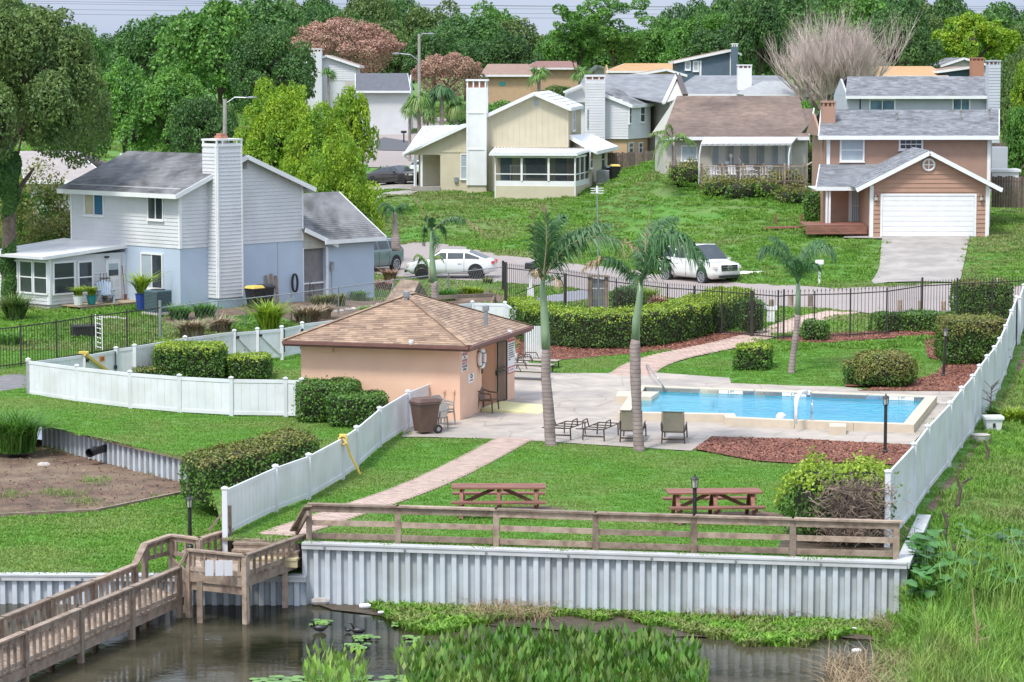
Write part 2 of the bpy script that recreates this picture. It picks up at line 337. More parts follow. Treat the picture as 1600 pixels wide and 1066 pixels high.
for k in ('concrete',):     # hand-scored joints of the stamped concrete
    n = M[k].node_tree; L = n.links.new; b = n.nodes['Principled BSDF']
    g = n.nodes.new('ShaderNodeNewGeometry'); tn = n.nodes.new('ShaderNodeTexNoise'); tn.inputs['Scale'].default_value = .8
    L(g.outputs['Position'], tn.inputs['Vector'])
    mx = n.nodes.new('ShaderNodeMix'); mx.data_type = 'VECTOR'; mx.inputs['Factor'].default_value = .12
    L(g.outputs['Position'], mx.inputs['A']); L(tn.outputs['Color'], mx.inputs['B'])
    v = n.nodes.new('ShaderNodeTexVoronoi'); v.feature = 'DISTANCE_TO_EDGE'; v.inputs['Scale'].default_value = .62; L(mx.outputs['Result'], v.inputs['Vector'])
    r = n.nodes.new('ShaderNodeMapRange'); r.inputs['From Max'].default_value = .022; r.inputs['To Min'].default_value = .72; L(v.outputs['Distance'], r.inputs['Value'])
    h = n.nodes.new('ShaderNodeHueSaturation'); L(r.outputs['Result'], h.inputs['Value']); L(b.inputs['Base Color'].links[0].from_socket, h.inputs['Color']); L(h.outputs[0], b.inputs['Base Color'])
def water_mat(name, tint, deep, clear, bs, bst, refl=1):
    m = bpy.data.materials.new(name); m.use_nodes = True; n = m.node_tree; L = n.links.new; n.nodes.remove(n.nodes['Principled BSDF'])
    o = n.nodes['Material Output']; g = n.nodes.new('ShaderNodeNewGeometry')
    vm = n.nodes.new('ShaderNodeVectorMath'); vm.operation = 'MULTIPLY'; vm.inputs[1].default_value = (.8, 1.5, 1); L(g.outputs['Position'], vm.inputs[0])
    t = n.nodes.new('ShaderNodeTexNoise'); t.inputs['Scale'].default_value = bs; t.inputs['Detail'].default_value = 5; t.inputs['Distortion'].default_value = .8; L(vm.outputs[0], t.inputs['Vector'])
    bp = n.nodes.new('ShaderNodeBump'); bp.inputs['Strength'].default_value = 1; bp.inputs['Distance'].default_value = bst; L(t.outputs['Fac'], bp.inputs['Height'])
    gl = n.nodes.new('ShaderNodeBsdfGlossy'); gl.inputs['Roughness'].default_value = .03; L(bp.outputs[0], gl.inputs['Normal'])
    fr = n.nodes.new('ShaderNodeFresnel'); fr.inputs['IOR'].default_value = 1.33; L(bp.outputs[0], fr.inputs['Normal'])
    trn = n.nodes.new('ShaderNodeBsdfTransparent'); trn.inputs['Color'].default_value = (*tint, 1)
    df = n.nodes.new('ShaderNodeBsdfDiffuse')
    c = n.nodes.new('ShaderNodeTexNoise'); c.inputs['Scale'].default_value = .35; c.inputs['Detail'].default_value = 7; L(g.outputs['Position'], c.inputs['Vector'])
    rp = n.nodes.new('ShaderNodeValToRGB'); rp.color_ramp.elements[0].position = .40; rp.color_ramp.elements[0].color = (*deep[0], 1); rp.color_ramp.elements[1].position = .62; rp.color_ramp.elements[1].color = (*deep[1], 1)
    L(c.outputs['Fac'], rp.inputs[0]); L(rp.outputs[0], df.inputs['Color'])
    a = n.nodes.new('ShaderNodeMixShader'); a.inputs[0].default_value = clear; L(df.outputs[0], a.inputs[1]); L(trn.outputs[0], a.inputs[2])
    fm = n.nodes.new('ShaderNodeMath'); fm.operation = 'MULTIPLY'; fm.inputs[1].default_value = refl; L(fr.outputs[0], fm.inputs[0]); q = n.nodes.new('ShaderNodeMixShader'); L(fm.outputs[0], q.inputs[0]); L(a.outputs[0], q.inputs[1]); L(gl.outputs[0], q.inputs[2]); L(q.outputs[0], o.inputs['Surface'])
    return m
M['lake'] = water_mat('lake_water', (.5,.45,.3), ((.018,.021,.010), (.095,.085,.055)), .25, 2.2, .008, .85)
M['pool'] = water_mat('pool_water', (.62,.90,.97), ((.05,.52,.66), (.035,.42,.58)), .55, 2.0, .03, .45)

# ---------------- ground ----------------
WATER = -1.5; LOW = -.75
BND = [(-2600,650,0.05),(-300,650,0.05),(62,664,0.05),(305,717,0.05),(332,768,-.02),(352,843,-.03),(475,849,-.03),(1415,880,-.03),(1450,806,-.03)]
def inpoly(p, P):
    c = False
    for (x0, y0), (x1, y1) in zip(P, P[1:]+P[:1]):
        if (y0 > p[1]) != (y1 > p[1]) and p[0] < (x1-x0)*(p[1]-y0)/(y1-y0)+x0: c = not c
    return c
EXC = []
POOLIN = [(1008,604),(1446,620),(1412,661),(1240,655),(1236,655),(1150,651),(1148,646),(984,643)]
CZ = .28
POOLBIG = [tuple(G(*p, CZ).xy) for p in ((1003,601),(1453,617),(1416,667),(976,648))]
def terrain():
    pts = [G(*b) for b in BND]
    cols = sorted(set(list(np.arange(-3200,-200,150))+list(np.arange(-200,1450,7))+[b[0] for b in BND]+[1450.01]+list(np.arange(1457,1760,7))+list(np.arange(1760,4800,150))))
    rows = 230; V = []; F_ = []
    for c in cols:
        a = (c-CX)/F
        if c <= 1450:
            p0 = None
            for p, q in zip(pts[:-1], pts[1:]):
                cp_, cq = CX+F*p.x/p.y, CX+F*q.x/q.y
                if cp_-2.5 <= c <= cq+2.5:
                    # ray x=a*y crossing segment
                    den = (q.x-p.x)-a*(q.y-p.y); t = (a*p.y-p.x)/den if abs(den) > 1e-9 else 0
                    t = min(1, max(0, t)); p0 = p.y+(q.y-p.y)*t; z0 = p.z+(q.z-p.z)*t; break
            if p0 is None: p0, z0 = pts[0].y, 0
        else: p0, z0 = 38.0, None
        for i in range(rows):
            t = i/(rows-1)
            y = p0+(150-p0)*(t/.82) if t < .82 else 150*(900/150)**((t-.82)/.18)
            x = a*y; z = H(x, y)
            if i == 0 and z0 is not None: z = z0
            V.append((x, y, z))
    for j in range(len(cols)-1):
        for i in range(rows-1):
            if cols[j] == 1450: continue
            q = V[j*rows+i]; r_ = V[(j+1)*rows+i+1]
            if inpoly(((q[0]+r_[0])/2, (q[1]+r_[1])/2), POOLBIG): continue
            F_.append((j*rows+i, (j+1)*rows+i, (j+1)*rows+i+1, j*rows+i+1))
    me = npmesh('ground', V, F_, [M['grass']], smooth=True); return struct(link('ground', me))
terrain()
# the strip beside the end of the sea wall, sloping to the lake
V = []; F_ = []
cs = np.linspace(1395, 1450.01, 12); ca, cb = G(1415,880,-.03), G(1450,806,-.03)
for c in cs:
    a = (c-CX)/F
    for i in range(90):
        y1 = ca.y-.4 if c < 1415 else ca.y+(cb.y-ca.y)*(c-1415)/35
        y = 38+(y1-38)*i/89
        V.append((a*y, y, (min(H(a*y, y), -.12-.075*max(0, 72-y)) if c < 1449 else H(a*y, y))-max(0, 1428-c)*.045))
for j in range(11):
    for i in range(89): F_.append((j*90+i, (j+1)*90+i, (j+1)*90+i+1, j*90+i+1))
struct(link('bank_slope', npmesh('bank_slope', V, F_, [M['grass']], smooth=True)))
def subsheet(name, pts, m, zf, cell=1.0, parent=None):
    """flat outline (world xy) cut into small cells that follow zf(x,y)"""
    import bmesh
    b = bmesh.new(); vs = [b.verts.new((p[0], p[1], 0)) for p in pts]; b.faces.new(vs)
    xs = [p[0] for p in pts]; ys = [p[1] for p in pts]
    for ax, lo, hi in ((0, min(xs), max(xs)), (1, min(ys), max(ys))):
        k = lo+cell
        while k < hi:
            no = (1,0,0) if ax == 0 else (0,1,0); co = (k,0,0) if ax == 0 else (0,k,0)
            bmesh.ops.bisect_plane(b, geom=b.verts[:]+b.edges[:]+b.faces[:], plane_co=co, plane_no=no); k += cell
    bmesh.ops.triangulate(b, faces=b.faces[:])
    for v in b.verts: v.co.z = zf(v.co.x, v.co.y)
    me = bpy.data.meshes.new(name); b.to_mesh(me); b.free(); me.materials.append(m)
    o = link(name, me, parent); return o
def gsheet(name, px, m, dz=.012, cell=1.5):
    EXC.append([tuple(GT(*p).xy) for p in px])
    return struct(subsheet(name, [GT(*p) for p in px], m, lambda x, y: H(x, y)+dz, cell))
# low shore on the left
LW = lambda x, y: LOW+.02*mnoise.noise(Vector((x*.5, y*.5, 0)))
lowA = [G(-900,893,LOW), G(0,893,LOW), G(300,893,LOW), G(478,897,LOW), G(478,848,-.1), G(352,842,-.1), G(330,765,LOW), G(302,768,LOW), G(150,799,LOW), G(0,806,LOW), G(-900,830,LOW)]
struct(subsheet('lower_lawn', lowA, M['grass'], LW, 1.0))
DZ = lambda x, y: LOW-.02+.05*mnoise.noise(Vector((x*.9, y*.9, 3)))
lowB = [G(-900,834,LOW), G(0,810,LOW), G(150,803,LOW), G(345,765,LOW), G(330,715,LOW), G(200,706,LOW), G(60,676,LOW+.2), G(-900,660,LOW+.2)]
struct(subsheet('dirt_patch', lowB, M['dirt'], DZ, .5))
mb = MB()
for a, b in ((G(-900,832,LOW), G(0,808,LOW)), (G(0,808,LOW), G(150,801,LOW)), (G(150,801,LOW), G(308,768,LOW))): mb.bar(a+Vector((0,0,.03)), b+Vector((0,0,.03)), .1, .14)
tag(mb.build('edging_board', M['wood']), 'low grey timber edging between the bare dirt and the lower left lawn', 'edging')
# lake bed and lake
mb = MB(); mb.poly([(-400,-80,-2.6),(400,-80,-2.6),(400,95,-2.6),(-400,95,-2.6)]); struct(mb.build('lake_bed', M['mud']))
mb = MB(); mb.poly([(-400,-80,WATER),(400,-80,WATER),(400,78,WATER),(-400,78,WATER)]); struct(mb.build('lake_water', M['lake']))
brick_px = [(435,838),(500,815),(570,792),(640,768),(700,742),(750,716),(806,686)]
# roads and driveways
gsheet('road', [(2600,520),(1900,520),(1600,506),(1490,503),(1330,488),(1190,478),(1100,470),(1000,462),(930,456),(860,448),(760,441),(600,432),(560,425),(560,392),(640,378),(700,383),(780,399),(900,413),(1000,425),(1160,444),(1300,452),(1345,450),(1490,444),(1600,448),(1900,455),(2600,460)], M['road'], .045, 2)
gsheet('cul_de_sac', [(575,262),(640,262),(700,270),(780,262),(760,238),(700,225),(640,205),(575,203),(520,215),(500,250)], M['road'], .05, 2)
gsheet('far_street', [(560,200),(700,203),(700,185),(660,182),(560,180),(480,190)], M['road'], .05, 3)
gsheet('asphalt_patch', [(590,236),(640,237),(640,222),(600,216),(585,222)], mat('dark_asphalt', (.10,.10,.11), rough=.9), .09, 2)
gsheet('driveway', [(1365,446),(1388,443),(1500,443),(1516,369),(1379,369),(1374,420),(1362,441)], M['drive'], .07, 1)
gsheet('front_walk', [(1318,374),(1378,375),(1378,361),(1328,361)], M['drive'], .09, 1)
gsheet('side_driveway', [(575,300),(650,299),(650,290),(640,285),(575,286)], M['drive'], .09, 1)
gsheet('pale_apron', [(585,312),(640,306),(660,299),(600,303)], M['drive'], .08, 1)
gsheet('dark_path_left', [(-120,618),(0,612),(42,606),(48,588),(30,584),(0,588),(-120,592)], mat('old_asphalt', (.20,.19,.19), (.15,.145,.145), .9, 3), .012)
gsheet('parking_apron', [(800,478),(930,470),(925,444),(860,462),(800,470)], mat('grey_asphalt', (.28,.28,.30), (.24,.24,.26), .9, 2), .012)
# pool enclosure floor
pin = [G(*p, CZ) for p in POOLIN]
deck_px = [(628,684),(655,684),(772,687),(832,690),(1080,706),(1112,683),(1424,696),(1502,613),(1352,610),(1322,606),(1142,600),(1140,594),(1012,587),(990,579),(950,588),(868,588),(826,575),(800,558),(760,560),(700,600),(640,640)]
import bmesh
def deck_sheet():
    outer = [G(*p) for p in deck_px]; EXC.append([tuple(p.xy) for p in outer])
    b = bmesh.new(); o_ = [b.verts.new((p.x, p.y, 0)) for p in outer]; i_ = [b.verts.new((p.x, p.y, 0)) for p in pin]
    es = [b.edges.new((o_[k], o_[(k+1)%len(o_)])) for k in range(len(o_))]+[b.edges.new((i_[k], i_[(k+1)%len(i_)])) for k in range(len(i_))]
    bmesh.ops.triangle_fill(b, edges=es, use_beauty=True)
    for v in b.verts: v.co.z = .03 if v.co.y < 97 else H(v.co.x, v.co.y)+.05
    bmesh.ops.recalc_face_normals(b, faces=b.faces)
    me = bpy.data.meshes.new('pool_deck'); b.to_mesh(me); b.free(); me.materials.append(M['concrete']); return struct(link('pool_deck', me))
deck_sheet()
gsheet('mulch_bed', [(1085,704),(1110,685),(1250,688),(1424,698),(1424,735),(1395,728),(1330,725),(1240,726),(1180,722)], M['mulch'], .05)
gsheet('mulch_bed', [(1340,612),(1498,613),(1545,575),(1560,530),(1440,520),(1450,560),(1478,566),(1462,585),(1430,595),(1400,600)], M['mulch'], .045)
gsheet('mulch_bed', [(1215,535),(1290,537),(1380,530),(1472,524),(1480,516),(1400,516),(1300,522),(1215,528)], M['mulch'], .03)
gsheet('mulch_bed', [(806,562),(860,564),(1000,552),(1090,544),(1170,530),(1175,520),(900,500),(806,510)], M['mulch'], .02)
gsheet('mulch_bed', [(1320,606),(1430,606),(1430,600),(1322,596)], M['mulch'], .06)
gsheet('mulch_bed', [(1210,866),(1400,868),(1400,812),(1240,812)], M['mud'], .02)
gsheet('table_patch', [(700,806),(880,806),(884,796),(850,792),(720,797)], M['dirt'], .03)  # brown patches without grass blades by the picnic tables
gsheet('table_patch', [(1040,815),(1215,817),(1230,806),(1190,800),(1050,804)], M['dirt'], .03)
gsheet('fence_edge_soil', [(1437,806),(1500,728),(1560,640),(1592,566),(1600,545),(1614,540),(1590,590),(1555,660),(1500,740),(1460,800)], M['dirt'], .02, .8)
gsheet('garden_soil', [(255,505),(420,490),(520,520),(640,500),(800,470),(780,455),(560,470),(470,470),(380,480),(255,495)], M['dirt'], .02)
def V2d(x, y): return Vector((x, y, 0))
UP = Vector((0,0,1))
# ---------------- sea wall of corrugated sheet piles ----------------
def pile_mesh(w, z0, z1, dep=.10):
    """one proud rib and one set-back pan, about 0.29 m together; x runs along the wall, the face looks to -y"""
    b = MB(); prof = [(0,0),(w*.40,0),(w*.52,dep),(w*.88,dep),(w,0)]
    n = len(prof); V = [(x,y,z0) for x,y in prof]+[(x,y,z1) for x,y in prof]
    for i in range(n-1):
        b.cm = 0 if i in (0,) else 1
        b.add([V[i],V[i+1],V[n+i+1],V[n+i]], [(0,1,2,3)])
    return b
def sheet_wall(root, a, b, z0, z1, w=.285, capw=.34, caph=.12, pname='sheet_pile', start=0):
    a, b = Vector((a[0],a[1],0)), Vector((b[0],b[1],0)); d = b-a; L_ = d.length; d.normalize(); rz = math.atan2(d.y, d.x)
    k = max(1, round(L_/w)); w = L_/k
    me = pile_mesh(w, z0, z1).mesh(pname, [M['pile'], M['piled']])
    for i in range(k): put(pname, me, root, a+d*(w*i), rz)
    nrm = Vector((-d.y, d.x, 0))
    c = MB(); zc = z1+caph/2
    c.bar(a+nrm*(capw/2-.08)+Vector((0,0,z1+caph-.02)), b+nrm*(capw/2-.08)+Vector((0,0,z1+caph-.02)), capw, .045)
    c.bar(a-nrm*.035+Vector((0,0,z1+.03)), b-nrm*.035+Vector((0,0,z1+.03)), .05, .12)
    c.build('cap', M['cap'], root)
    bl = MB(); me = MB().box((0,0,0), (.05,.03,.05)).mesh('bolt', M['galv'])
    for i in range(2, k, 7): put('bolt', me, root, a+d*(w*i)-nrm*.075+Vector((0,0,z1+.03)), rz)
SA, SB, SR = G(472,849,0), G(1417,880,0), G(1450,806,0)
sw = thing('seawall', 'long light grey corrugated seawall below the wooden rail fence', 'seawall', (SA.x, SA.y, WATER))
sheet_wall(sw, SA, SB, -2.0, -.1); sheet_wall(sw, SB, SR, -2.0, -.1, caph=.125)
L0 = G(-900,894,LOW); L1 = G(478,899,LOW)
s2 = thing('seawall', 'low grey seawall at the left edge behind the ramp of the boardwalk', 'seawall', (G(100,894,LOW).x, L1.y, WATER))
sheet_wall(s2, G(-420,894,LOW), L1, -2.0, LOW-.13)
s3 = thing('retaining_wall', 'short grey sheet pile retaining wall with brown timber cap above the bare dirt', 'retaining wall', (G(180,700,LOW).x, G(180,700,LOW).y, LOW))
me3 = None
def rwall(a, b):
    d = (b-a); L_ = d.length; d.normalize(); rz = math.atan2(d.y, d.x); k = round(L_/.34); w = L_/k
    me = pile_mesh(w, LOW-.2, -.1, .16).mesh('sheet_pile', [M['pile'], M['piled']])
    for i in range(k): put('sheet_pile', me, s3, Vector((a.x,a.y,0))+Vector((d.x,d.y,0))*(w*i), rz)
    c = MB(); n_ = Vector((-d.y, d.x, 0)); z = Vector((0,0,-.02))
    c.bar(Vector((a.x,a.y,0))+n_*.05+z, Vector((b.x,b.y,0))+n_*.05+z, .30, .09); c.build('timber_cap', M['wood'], s3)
ra, rb_, rc = G(65,659,.02), G(190,691,.02), G(305,718,.02)
rwall(ra, rb_); rwall(rb_, rc)
mb = MB(); p = G(150,704,-.35); mb.tube([p+Vector((.35,.35,.06)), p+Vector((-.15,-.35,-.03))], [.12,.12], 12, False); mb.tube([p+Vector((-.02,-.0,.0)), p+Vector((-.15,-.35,-.03))], [.14,.14], 12, False)
tag(mb.build('drain_pipe', M['black']), 'dark round drain pipe sticking out of the short retaining wall', 'pipe')
# ---------------- wooden rail fence on the sea wall ----------------
wf = thing('rail_fence', 'weathered three-rail wooden fence along the top of the seawall', 'fence', (SA.x, SA.y+.25, 0))
pp = [G(x, y, .03) for x, y in ((482,846),(621,850),(775,855),(931,861),(1085,866),(1240,871),(1402,876))]
post = MB().box((0,0,.43), (.14,.10,.9)).mesh('post', M['wood'])
for p in pp: put('post', post, wf, (p.x, p.y+.24, .0), .02)
for p, q in zip(pp[:-1], pp[1:]):
    a, b = Vector((p.x, p.y+.24, 0)), Vector((q.x, q.y+.24, 0)); d = (b-a).normalized()
    a2, b2 = a-d*(.03), b+d*(.03 if q is not pp[-1] else .14)
    t = MB(); t.bar(a2+Vector((0,-.01,.905)), b2+Vector((0,-.01,.905)), .2, .045); t.build('top_rail', M['wood'], wf)
    for z, h in ((.80,.15),(.45,.13),(.13,.14)):
        r = MB(); r.bar(a+d*.07+Vector((0,.02 if z<.7 else -.03,z-.005)), b-d*.07+Vector((0,.02 if z<.7 else -.03,z+.005)), .045, h); r.build('rail', M['wood'], wf)
# ---------------- boardwalk ----------------
bw = thing('boardwalk', 'weathered wooden boardwalk with railings stepping down from the seawall over the water', 'boardwalk', (G(383,905,-.4).x, 63, -1.6))
DZ1, RZ1 = -.42, .12
pf = {'fr':G(383,868,RZ1), 'fl':G(294,859,RZ1), 'end':G(474,836,RZ1), 'bl':G(268,836,RZ1), 'bm':G(312,842,RZ1), 'br':G(360,827,RZ1)}
def flat(p, z): return Vector((p.x, p.y, z))
def boards(poly_a, poly_b, poly_c, poly_d, z, bwid=.14):
    """deck boards across a four-cornered deck, laid from side a-d to side b-c"""
    a, b, c, d = [flat(q, z) for q in (poly_a, poly_b, poly_c, poly_d)]
    n = max(2, round((b-a).length/bwid)); me = None
    mid = ((d-a)+(c-b))/2; ln = mid.length; ang = math.atan2(mid.y, mid.x)
    me = MB().box((ln/2,0,0), (ln, bwid*.9, .04)).mesh('deck_board', M['wood'])
    for i in range(n):
        t = (i+.5)/n; p = a.lerp(b, t); put('deck_board', me, bw, p+Vector((0,0,random.uniform(-.006,.006))), ang)
boards(pf['fl'], pf['fr'], flat(pf['br'],0)+Vector((.35,.15,0)), pf['bl'], DZ1)
boards(pf['fr'], pf['end'], flat(pf['end'],0)+Vector((-.1,.9,0)), flat(pf['br'],0)+Vector((.3,.2,0)), DZ1+.012)
def fascia(a, b, z, h=.24):
    q = MB(); q.bar(flat(a, z-h/2-.01), flat(b, z-h/2-.01), .05, h); q.build('fascia_board', M['wood'], bw)
fascia(pf['fl'], pf['fr'], DZ1, .2); fascia(pf['fr'], pf['end'], DZ1, .2); fascia(pf['fl']+Vector((0,.06,0)), pf['fr']+Vector((0,.06,0)), DZ1-.2, .2)
fascia(pf['fl'], pf['bl'], DZ1, .3)
bal = MB().box((0,0,0), (.055,.055,1)).mesh('baluster', M['wood'])
def railing(a, b, lowrail=True, posts=(True, True), sp=.30, bz=None, pz=-2.4, width=.16, last=True):
    """a and b at rail top height; bz = deck height at a and b"""
    a, b = Vector(a), Vector(b); d = b-a; L_ = Vector((d.x,d.y,0)).length; dn = Vector((d.x,d.y,0)).normalized(); ang = math.atan2(dn.y, dn.x)
    za, zb = bz
    t = MB(); t.bar(a-dn*.03, b+dn*.03, width, .045); t.build('hand_rail', M['wood'], bw)
    t = MB(); t.bar(a+Vector((0,0,-.09)), b+Vector((0,0,-.09)), .04, .11); t.build('upper_rail', M['wood'], bw)
    lo_a, lo_b = flat(a, za+.1), flat(b, zb+.1)
    t = MB(); t.bar(lo_a, lo_b, .04, .10); t.build('lower_rail', M['wood'], bw)
    n = max(1, round(L_/sp))
    for i in range(n):
        p = a.lerp(b, (i+.5)/n); zl = za+(zb-za)*(i+.5)/n+.04; o = put('baluster', bal, bw, (p.x, p.y, (p.z-.04+zl)/2), ang+random.uniform(-.06,.06)); o.scale.z = p.z-.04-zl
    for f, p in zip(posts, (a, b)):
        if f:
            q = MB(); q.box((p.x, p.y, (p.z-.02+pz)/2), (.12,.12,p.z-.02-pz), ang); q.build('post', M['wood'], bw)
railing(pf['fl'], pf['fr'], bz=(DZ1,DZ1)); railing(pf['fr'], pf['end'], bz=(DZ1,DZ1), posts=(False, True))
railing(pf['bl'], pf['bm'], bz=(DZ1,DZ1)); railing(pf['bm'], pf['br'], bz=(DZ1,DZ1), posts=(False, True))
# sloping rails at the steps up to the gate
t = MB(); tp = G(479,792,.93); t.bar(G(459,829,.15), G(481,791,.93), .2, .05); t.build('hand_rail', M['wood'], bw)
t = MB(); t.bar(G(462,836,.0), G(481,802,.8), .05, .12); t.build('upper_rail', M['wood'], bw)
t = MB(); t.bar(G(326,829,.15), G(356,791,.75), .2, .05); t.build('hand_rail', M['wood'], bw)
t = MB(); p = G(358,790,.75); t.box((p.x, p.y, -.2), (.11,.11,1.9)); t.build('post', M['wood'], bw)
for k in range(3):
    t = MB(); z = DZ1+.13*(k+1); a = flat(G(366,846,-.03), z-.03)+V2d(0,-.55+.28*k); b = flat(G(468,849,-.03), z-.03)+V2d(0,-.55+.28*k); t.bar(a, b, .3, .05); t.bar(a-UP*.1+V2d(0,-.12), b-UP*.1+V2d(0,-.12), .03, .16); t.build('step', M['wood'] if k else mat('yellowed_plank', (.50,.42,.24), (.40,.33,.19), .8, 4), bw)
t = MB(); t.bar(G(350,842,-.02)+V2d(0,.2), G(478,847,-.02)+V2d(0,.2), .5, .05); t.bar(G(350,843,-.5)+V2d(0,0), G(478,849,-.5), .06, .95); t.build('landing', M['wood'], bw)
# ramp
RN = [G(279,887,-.30), G(0,1003,-.30), G(-160,1070,-.30)]; RF = [G(211,882,-.30), G(0,967,-.30), G(-160,1031,-.30)]
t = MB(); t.bar(pf['fl'], RN[0], .17, .05); t.build('hand_rail', M['wood'], bw)
t = MB(); t.bar(G(226,850,.05), RF[0], .17, .05); t.build('hand_rail', M['wood'], bw)
t = MB(); t.bar(pf['bl'], G(226,850,.05), .17, .05); t.build('hand_rail', M['wood'], bw)
railing(G(268,836,.1), G(226,850,.05), bz=(DZ1,DZ1), posts=(False, True))
RD = -1.02
for S in (RN, RF):
    a, b = S[0], S[2]; n = 5
    for i in range(n):
        railing(a.lerp(b, i/n), a.lerp(b, (i+1)/n), bz=(RD,RD), posts=(True, i == n-1), sp=.27)
boards(RN[0], RN[2], RF[2], RF[0], RD)
d = (RN[2]-RN[0]).normalized(); off = Vector((-d.y, d.x, 0))*.0
fascia(RN[0]+Vector((.06,.3,0)), RN[2]+Vector((.06,0,0)), RD-.02, .2)
for S in (RN, RF):
    for k in (.0,.33,.66):
        p = S[0].lerp(S[2], k)
for p in (G(383,905,DZ1),):
    q = MB(); q.box((p.x, p.y+.4, -1.5), (.14,.14,2.0)); q.build('pile', M['wood'], bw)
for (x, y) in ((445,893),(312,915),(290,900)):
    p = G(x, y, DZ1-.2); q = MB(); q.box((p.x, p.y, -1.55), (.13,.13,2.1)); q.build('pile', M['wood'], bw)
# bench backs / white panels on the platform
for x0 in (318, 334, 348):
    p = G(x0+6, 893, DZ1+.25)+V2d(0,.4); q = MB(); q.box((p.x, p.y, p.z), (.19,.02,.36), .15); q.build('white_panel', M['siding'], bw)

# ---------------- white vinyl fences ----------------
PW = .127
def vpost(h, w=PW): 
    return MB().box((0,0,h/2-.2), (w,w,h+.4)).mesh('post', M['white'])
def vcap(w=PW):
    b = MB(); c = w/2+.018
    b.box((0,0,.015), (2*c,2*c,.03)); b.add([(-c,-c,.03),(c,-c,.03),(c,c,.03),(-c,c,.03),(0,0,.075)], [(0,1,4),(1,2,4),(2,3,4),(3,0,4)])
    return b.mesh('post_cap', M['white'])
CAPM = vcap()
def vinyl(label, pts, h, name='vinyl_fence', root=None, skip=(), posts=True, sag=0):
    """pts: ground points of the posts; one panel between neighbours"""
    if root is None: root = thing(name, label, 'fence', pts[0])
    pm = vpost(h); plank = MB().box((0,0,.5), (1,.022,1)).mesh('plank', M['white'])
    for p in pts if posts else []:
        o = put('post', pm, root, p); put('post_cap', CAPM, o, Vector(p)+Vector((0,0,h))); 
    for i, (p, q) in enumerate(zip(pts[:-1], pts[1:])):
        if i in skip: continue
        d = q-p; Lh = Vector((d.x,d.y,0)).length; dn = d/Lh; rz = math.atan2(d.y, d.x); a, b = p+dn*(PW/2), q-dn*(PW/2)
        up = Vector((0,0,1))
        for nm, z, hh in (('top_rail', h-.09, .11), ('bottom_rail', .13, .11)):
            r = MB(); r.bar(a+up*z, b+up*z, .055, hh); r.build(nm, M['white'], root)
        n = max(2, round((b-a).length/.285)); w = (b-a).length/n
        for k in range(n):
            m = a.lerp(b, (k+.5)/n)+up*.16; o = put('plank', plank, root, m, rz); o.scale = (w-.006, 1, h-.30)
    return root
def tops(lst, h): return [flat(G(x, y, zz+h), zz) for x, y, zz in lst]
V1 = tops([(351,764,0),(430,729,0),(482,711,0),(535,683,0),(557,668,0),(593,638,0),(637,612,0),(677,596,0)], 1.2)
v1 = vinyl('white vinyl fence climbing from the boardwalk gate to the front of the peach building', V1, 1.2)
V2 = tops([(44,562,.0),(120,572,.0),(203,581,.0),(280,587,.0),(361,591,.0),(446,592,.0),(471,593,.0)], 1.28)
vinyl('white vinyl fence bowing out on the left between the retaining wall and the clipped bushes', V2, 1.28)
V3 = tops([(44,562,.0),(131,553,.05),(181,544,.1),(210,540,.15),(289,527,.25),(366,517,.3),(402,514,.3),(440,511,.3),(472,505,.32),(548,496,.35),(630,486,.4),(705,476,.4),(738,472,.4),(789,473,.4),(804,482,.4)], 1.22)
V3[0] = V2[0].copy()
v3 = vinyl('white vinyl fence running behind the peach building towards the iron fence', V3, 1.22, skip=(1,5,6,7))
vinyl('tall white vinyl fence running up the right side of the pool yard', 
    [flat(p, H(p.x-.2,p.y)) for p in ([G(1387,746,1.70)]+[G(x,y,1.83) for x,y in ((1427.6,694.4),(1449.5,666.3),(1484,630),(1502.5,606.3),(1519.6,587.6),(1530.5,571.8),(1542.3,556.7),(1553.7,542.7),(1562,529.5),(1571,516.7),(1580,502.5),(1588,489.7))]+[G(x,y,2.2) for x,y in ((1592.5,476),(1599,462.5),(1607,449),(1614,437))])], 1.83)
def vgate(label, p, q, h, flip=False, latch=True, sign=None):
    d = q-p; rz = math.atan2(d.y, d.x); dn = d.normalized(); a, b = p+dn*.1, q-dn*.1; up = Vector((0,0,1))
    g = thing('gate', label, 'gate', p)
    w = (b-a).length; n = max(2, round(w/.27)); pl = MB().box((0,0,.5), (w/n-.006,.022,h-.3)).mesh('plank', M['white'])
    for k in range(n): put('plank', pl, g, a.lerp(b,(k+.5)/n)+up*(h/2-.5), rz)
    for nm, z in (('top_rail', h-.13), ('bottom_rail', .13)):
        r = MB(); r.bar(a+up*z, b+up*z, .06, .11); r.build(nm, M['white'], g)
    r = MB(); s_, e_ = (a, b) if not flip else (b, a)
    nn = Vector((dn.y,-dn.x,0))*.04
    r.bar(s_+up*(h-.2)+nn, e_+up*.2+nn, .03, .08); r.build('brace', M['white'], g)
    for z in (.3, h-.25):
        r = MB(); r.box(s_+up*z+nn*1.3, (.16,.05,.09), rz); r.build('hinge', M['dark'], g)
    if latch:
        r = MB(); e = e_+nn*1.6; r.bar(e+up*(h-.1), e+up*.25, .035, .035); r.box(e+up*.55, (.1,.06,.12), rz); r.build('latch', M['dark'], g)
    return g, a, b, nn, rz
g1 = vgate('white vinyl gate leaf with an orange sign and yellow strut', V3[1], V3[2], 1.22)
q = MB(); c = g1[1].lerp(g1[2], .55)+Vector((0,0,.93)); q.box(c+g1[3]*.9, (.24,.015,.17), g1[4]); sg = q.build('sign', M['orange'], g1[0])
q = MB(); 
for k in range(3): q.box(c+g1[3]*1.15+Vector((0,0,.04-.04*k)), (.15,.01,.014), g1[4])
q.build('lettering', M['ink'], sg)
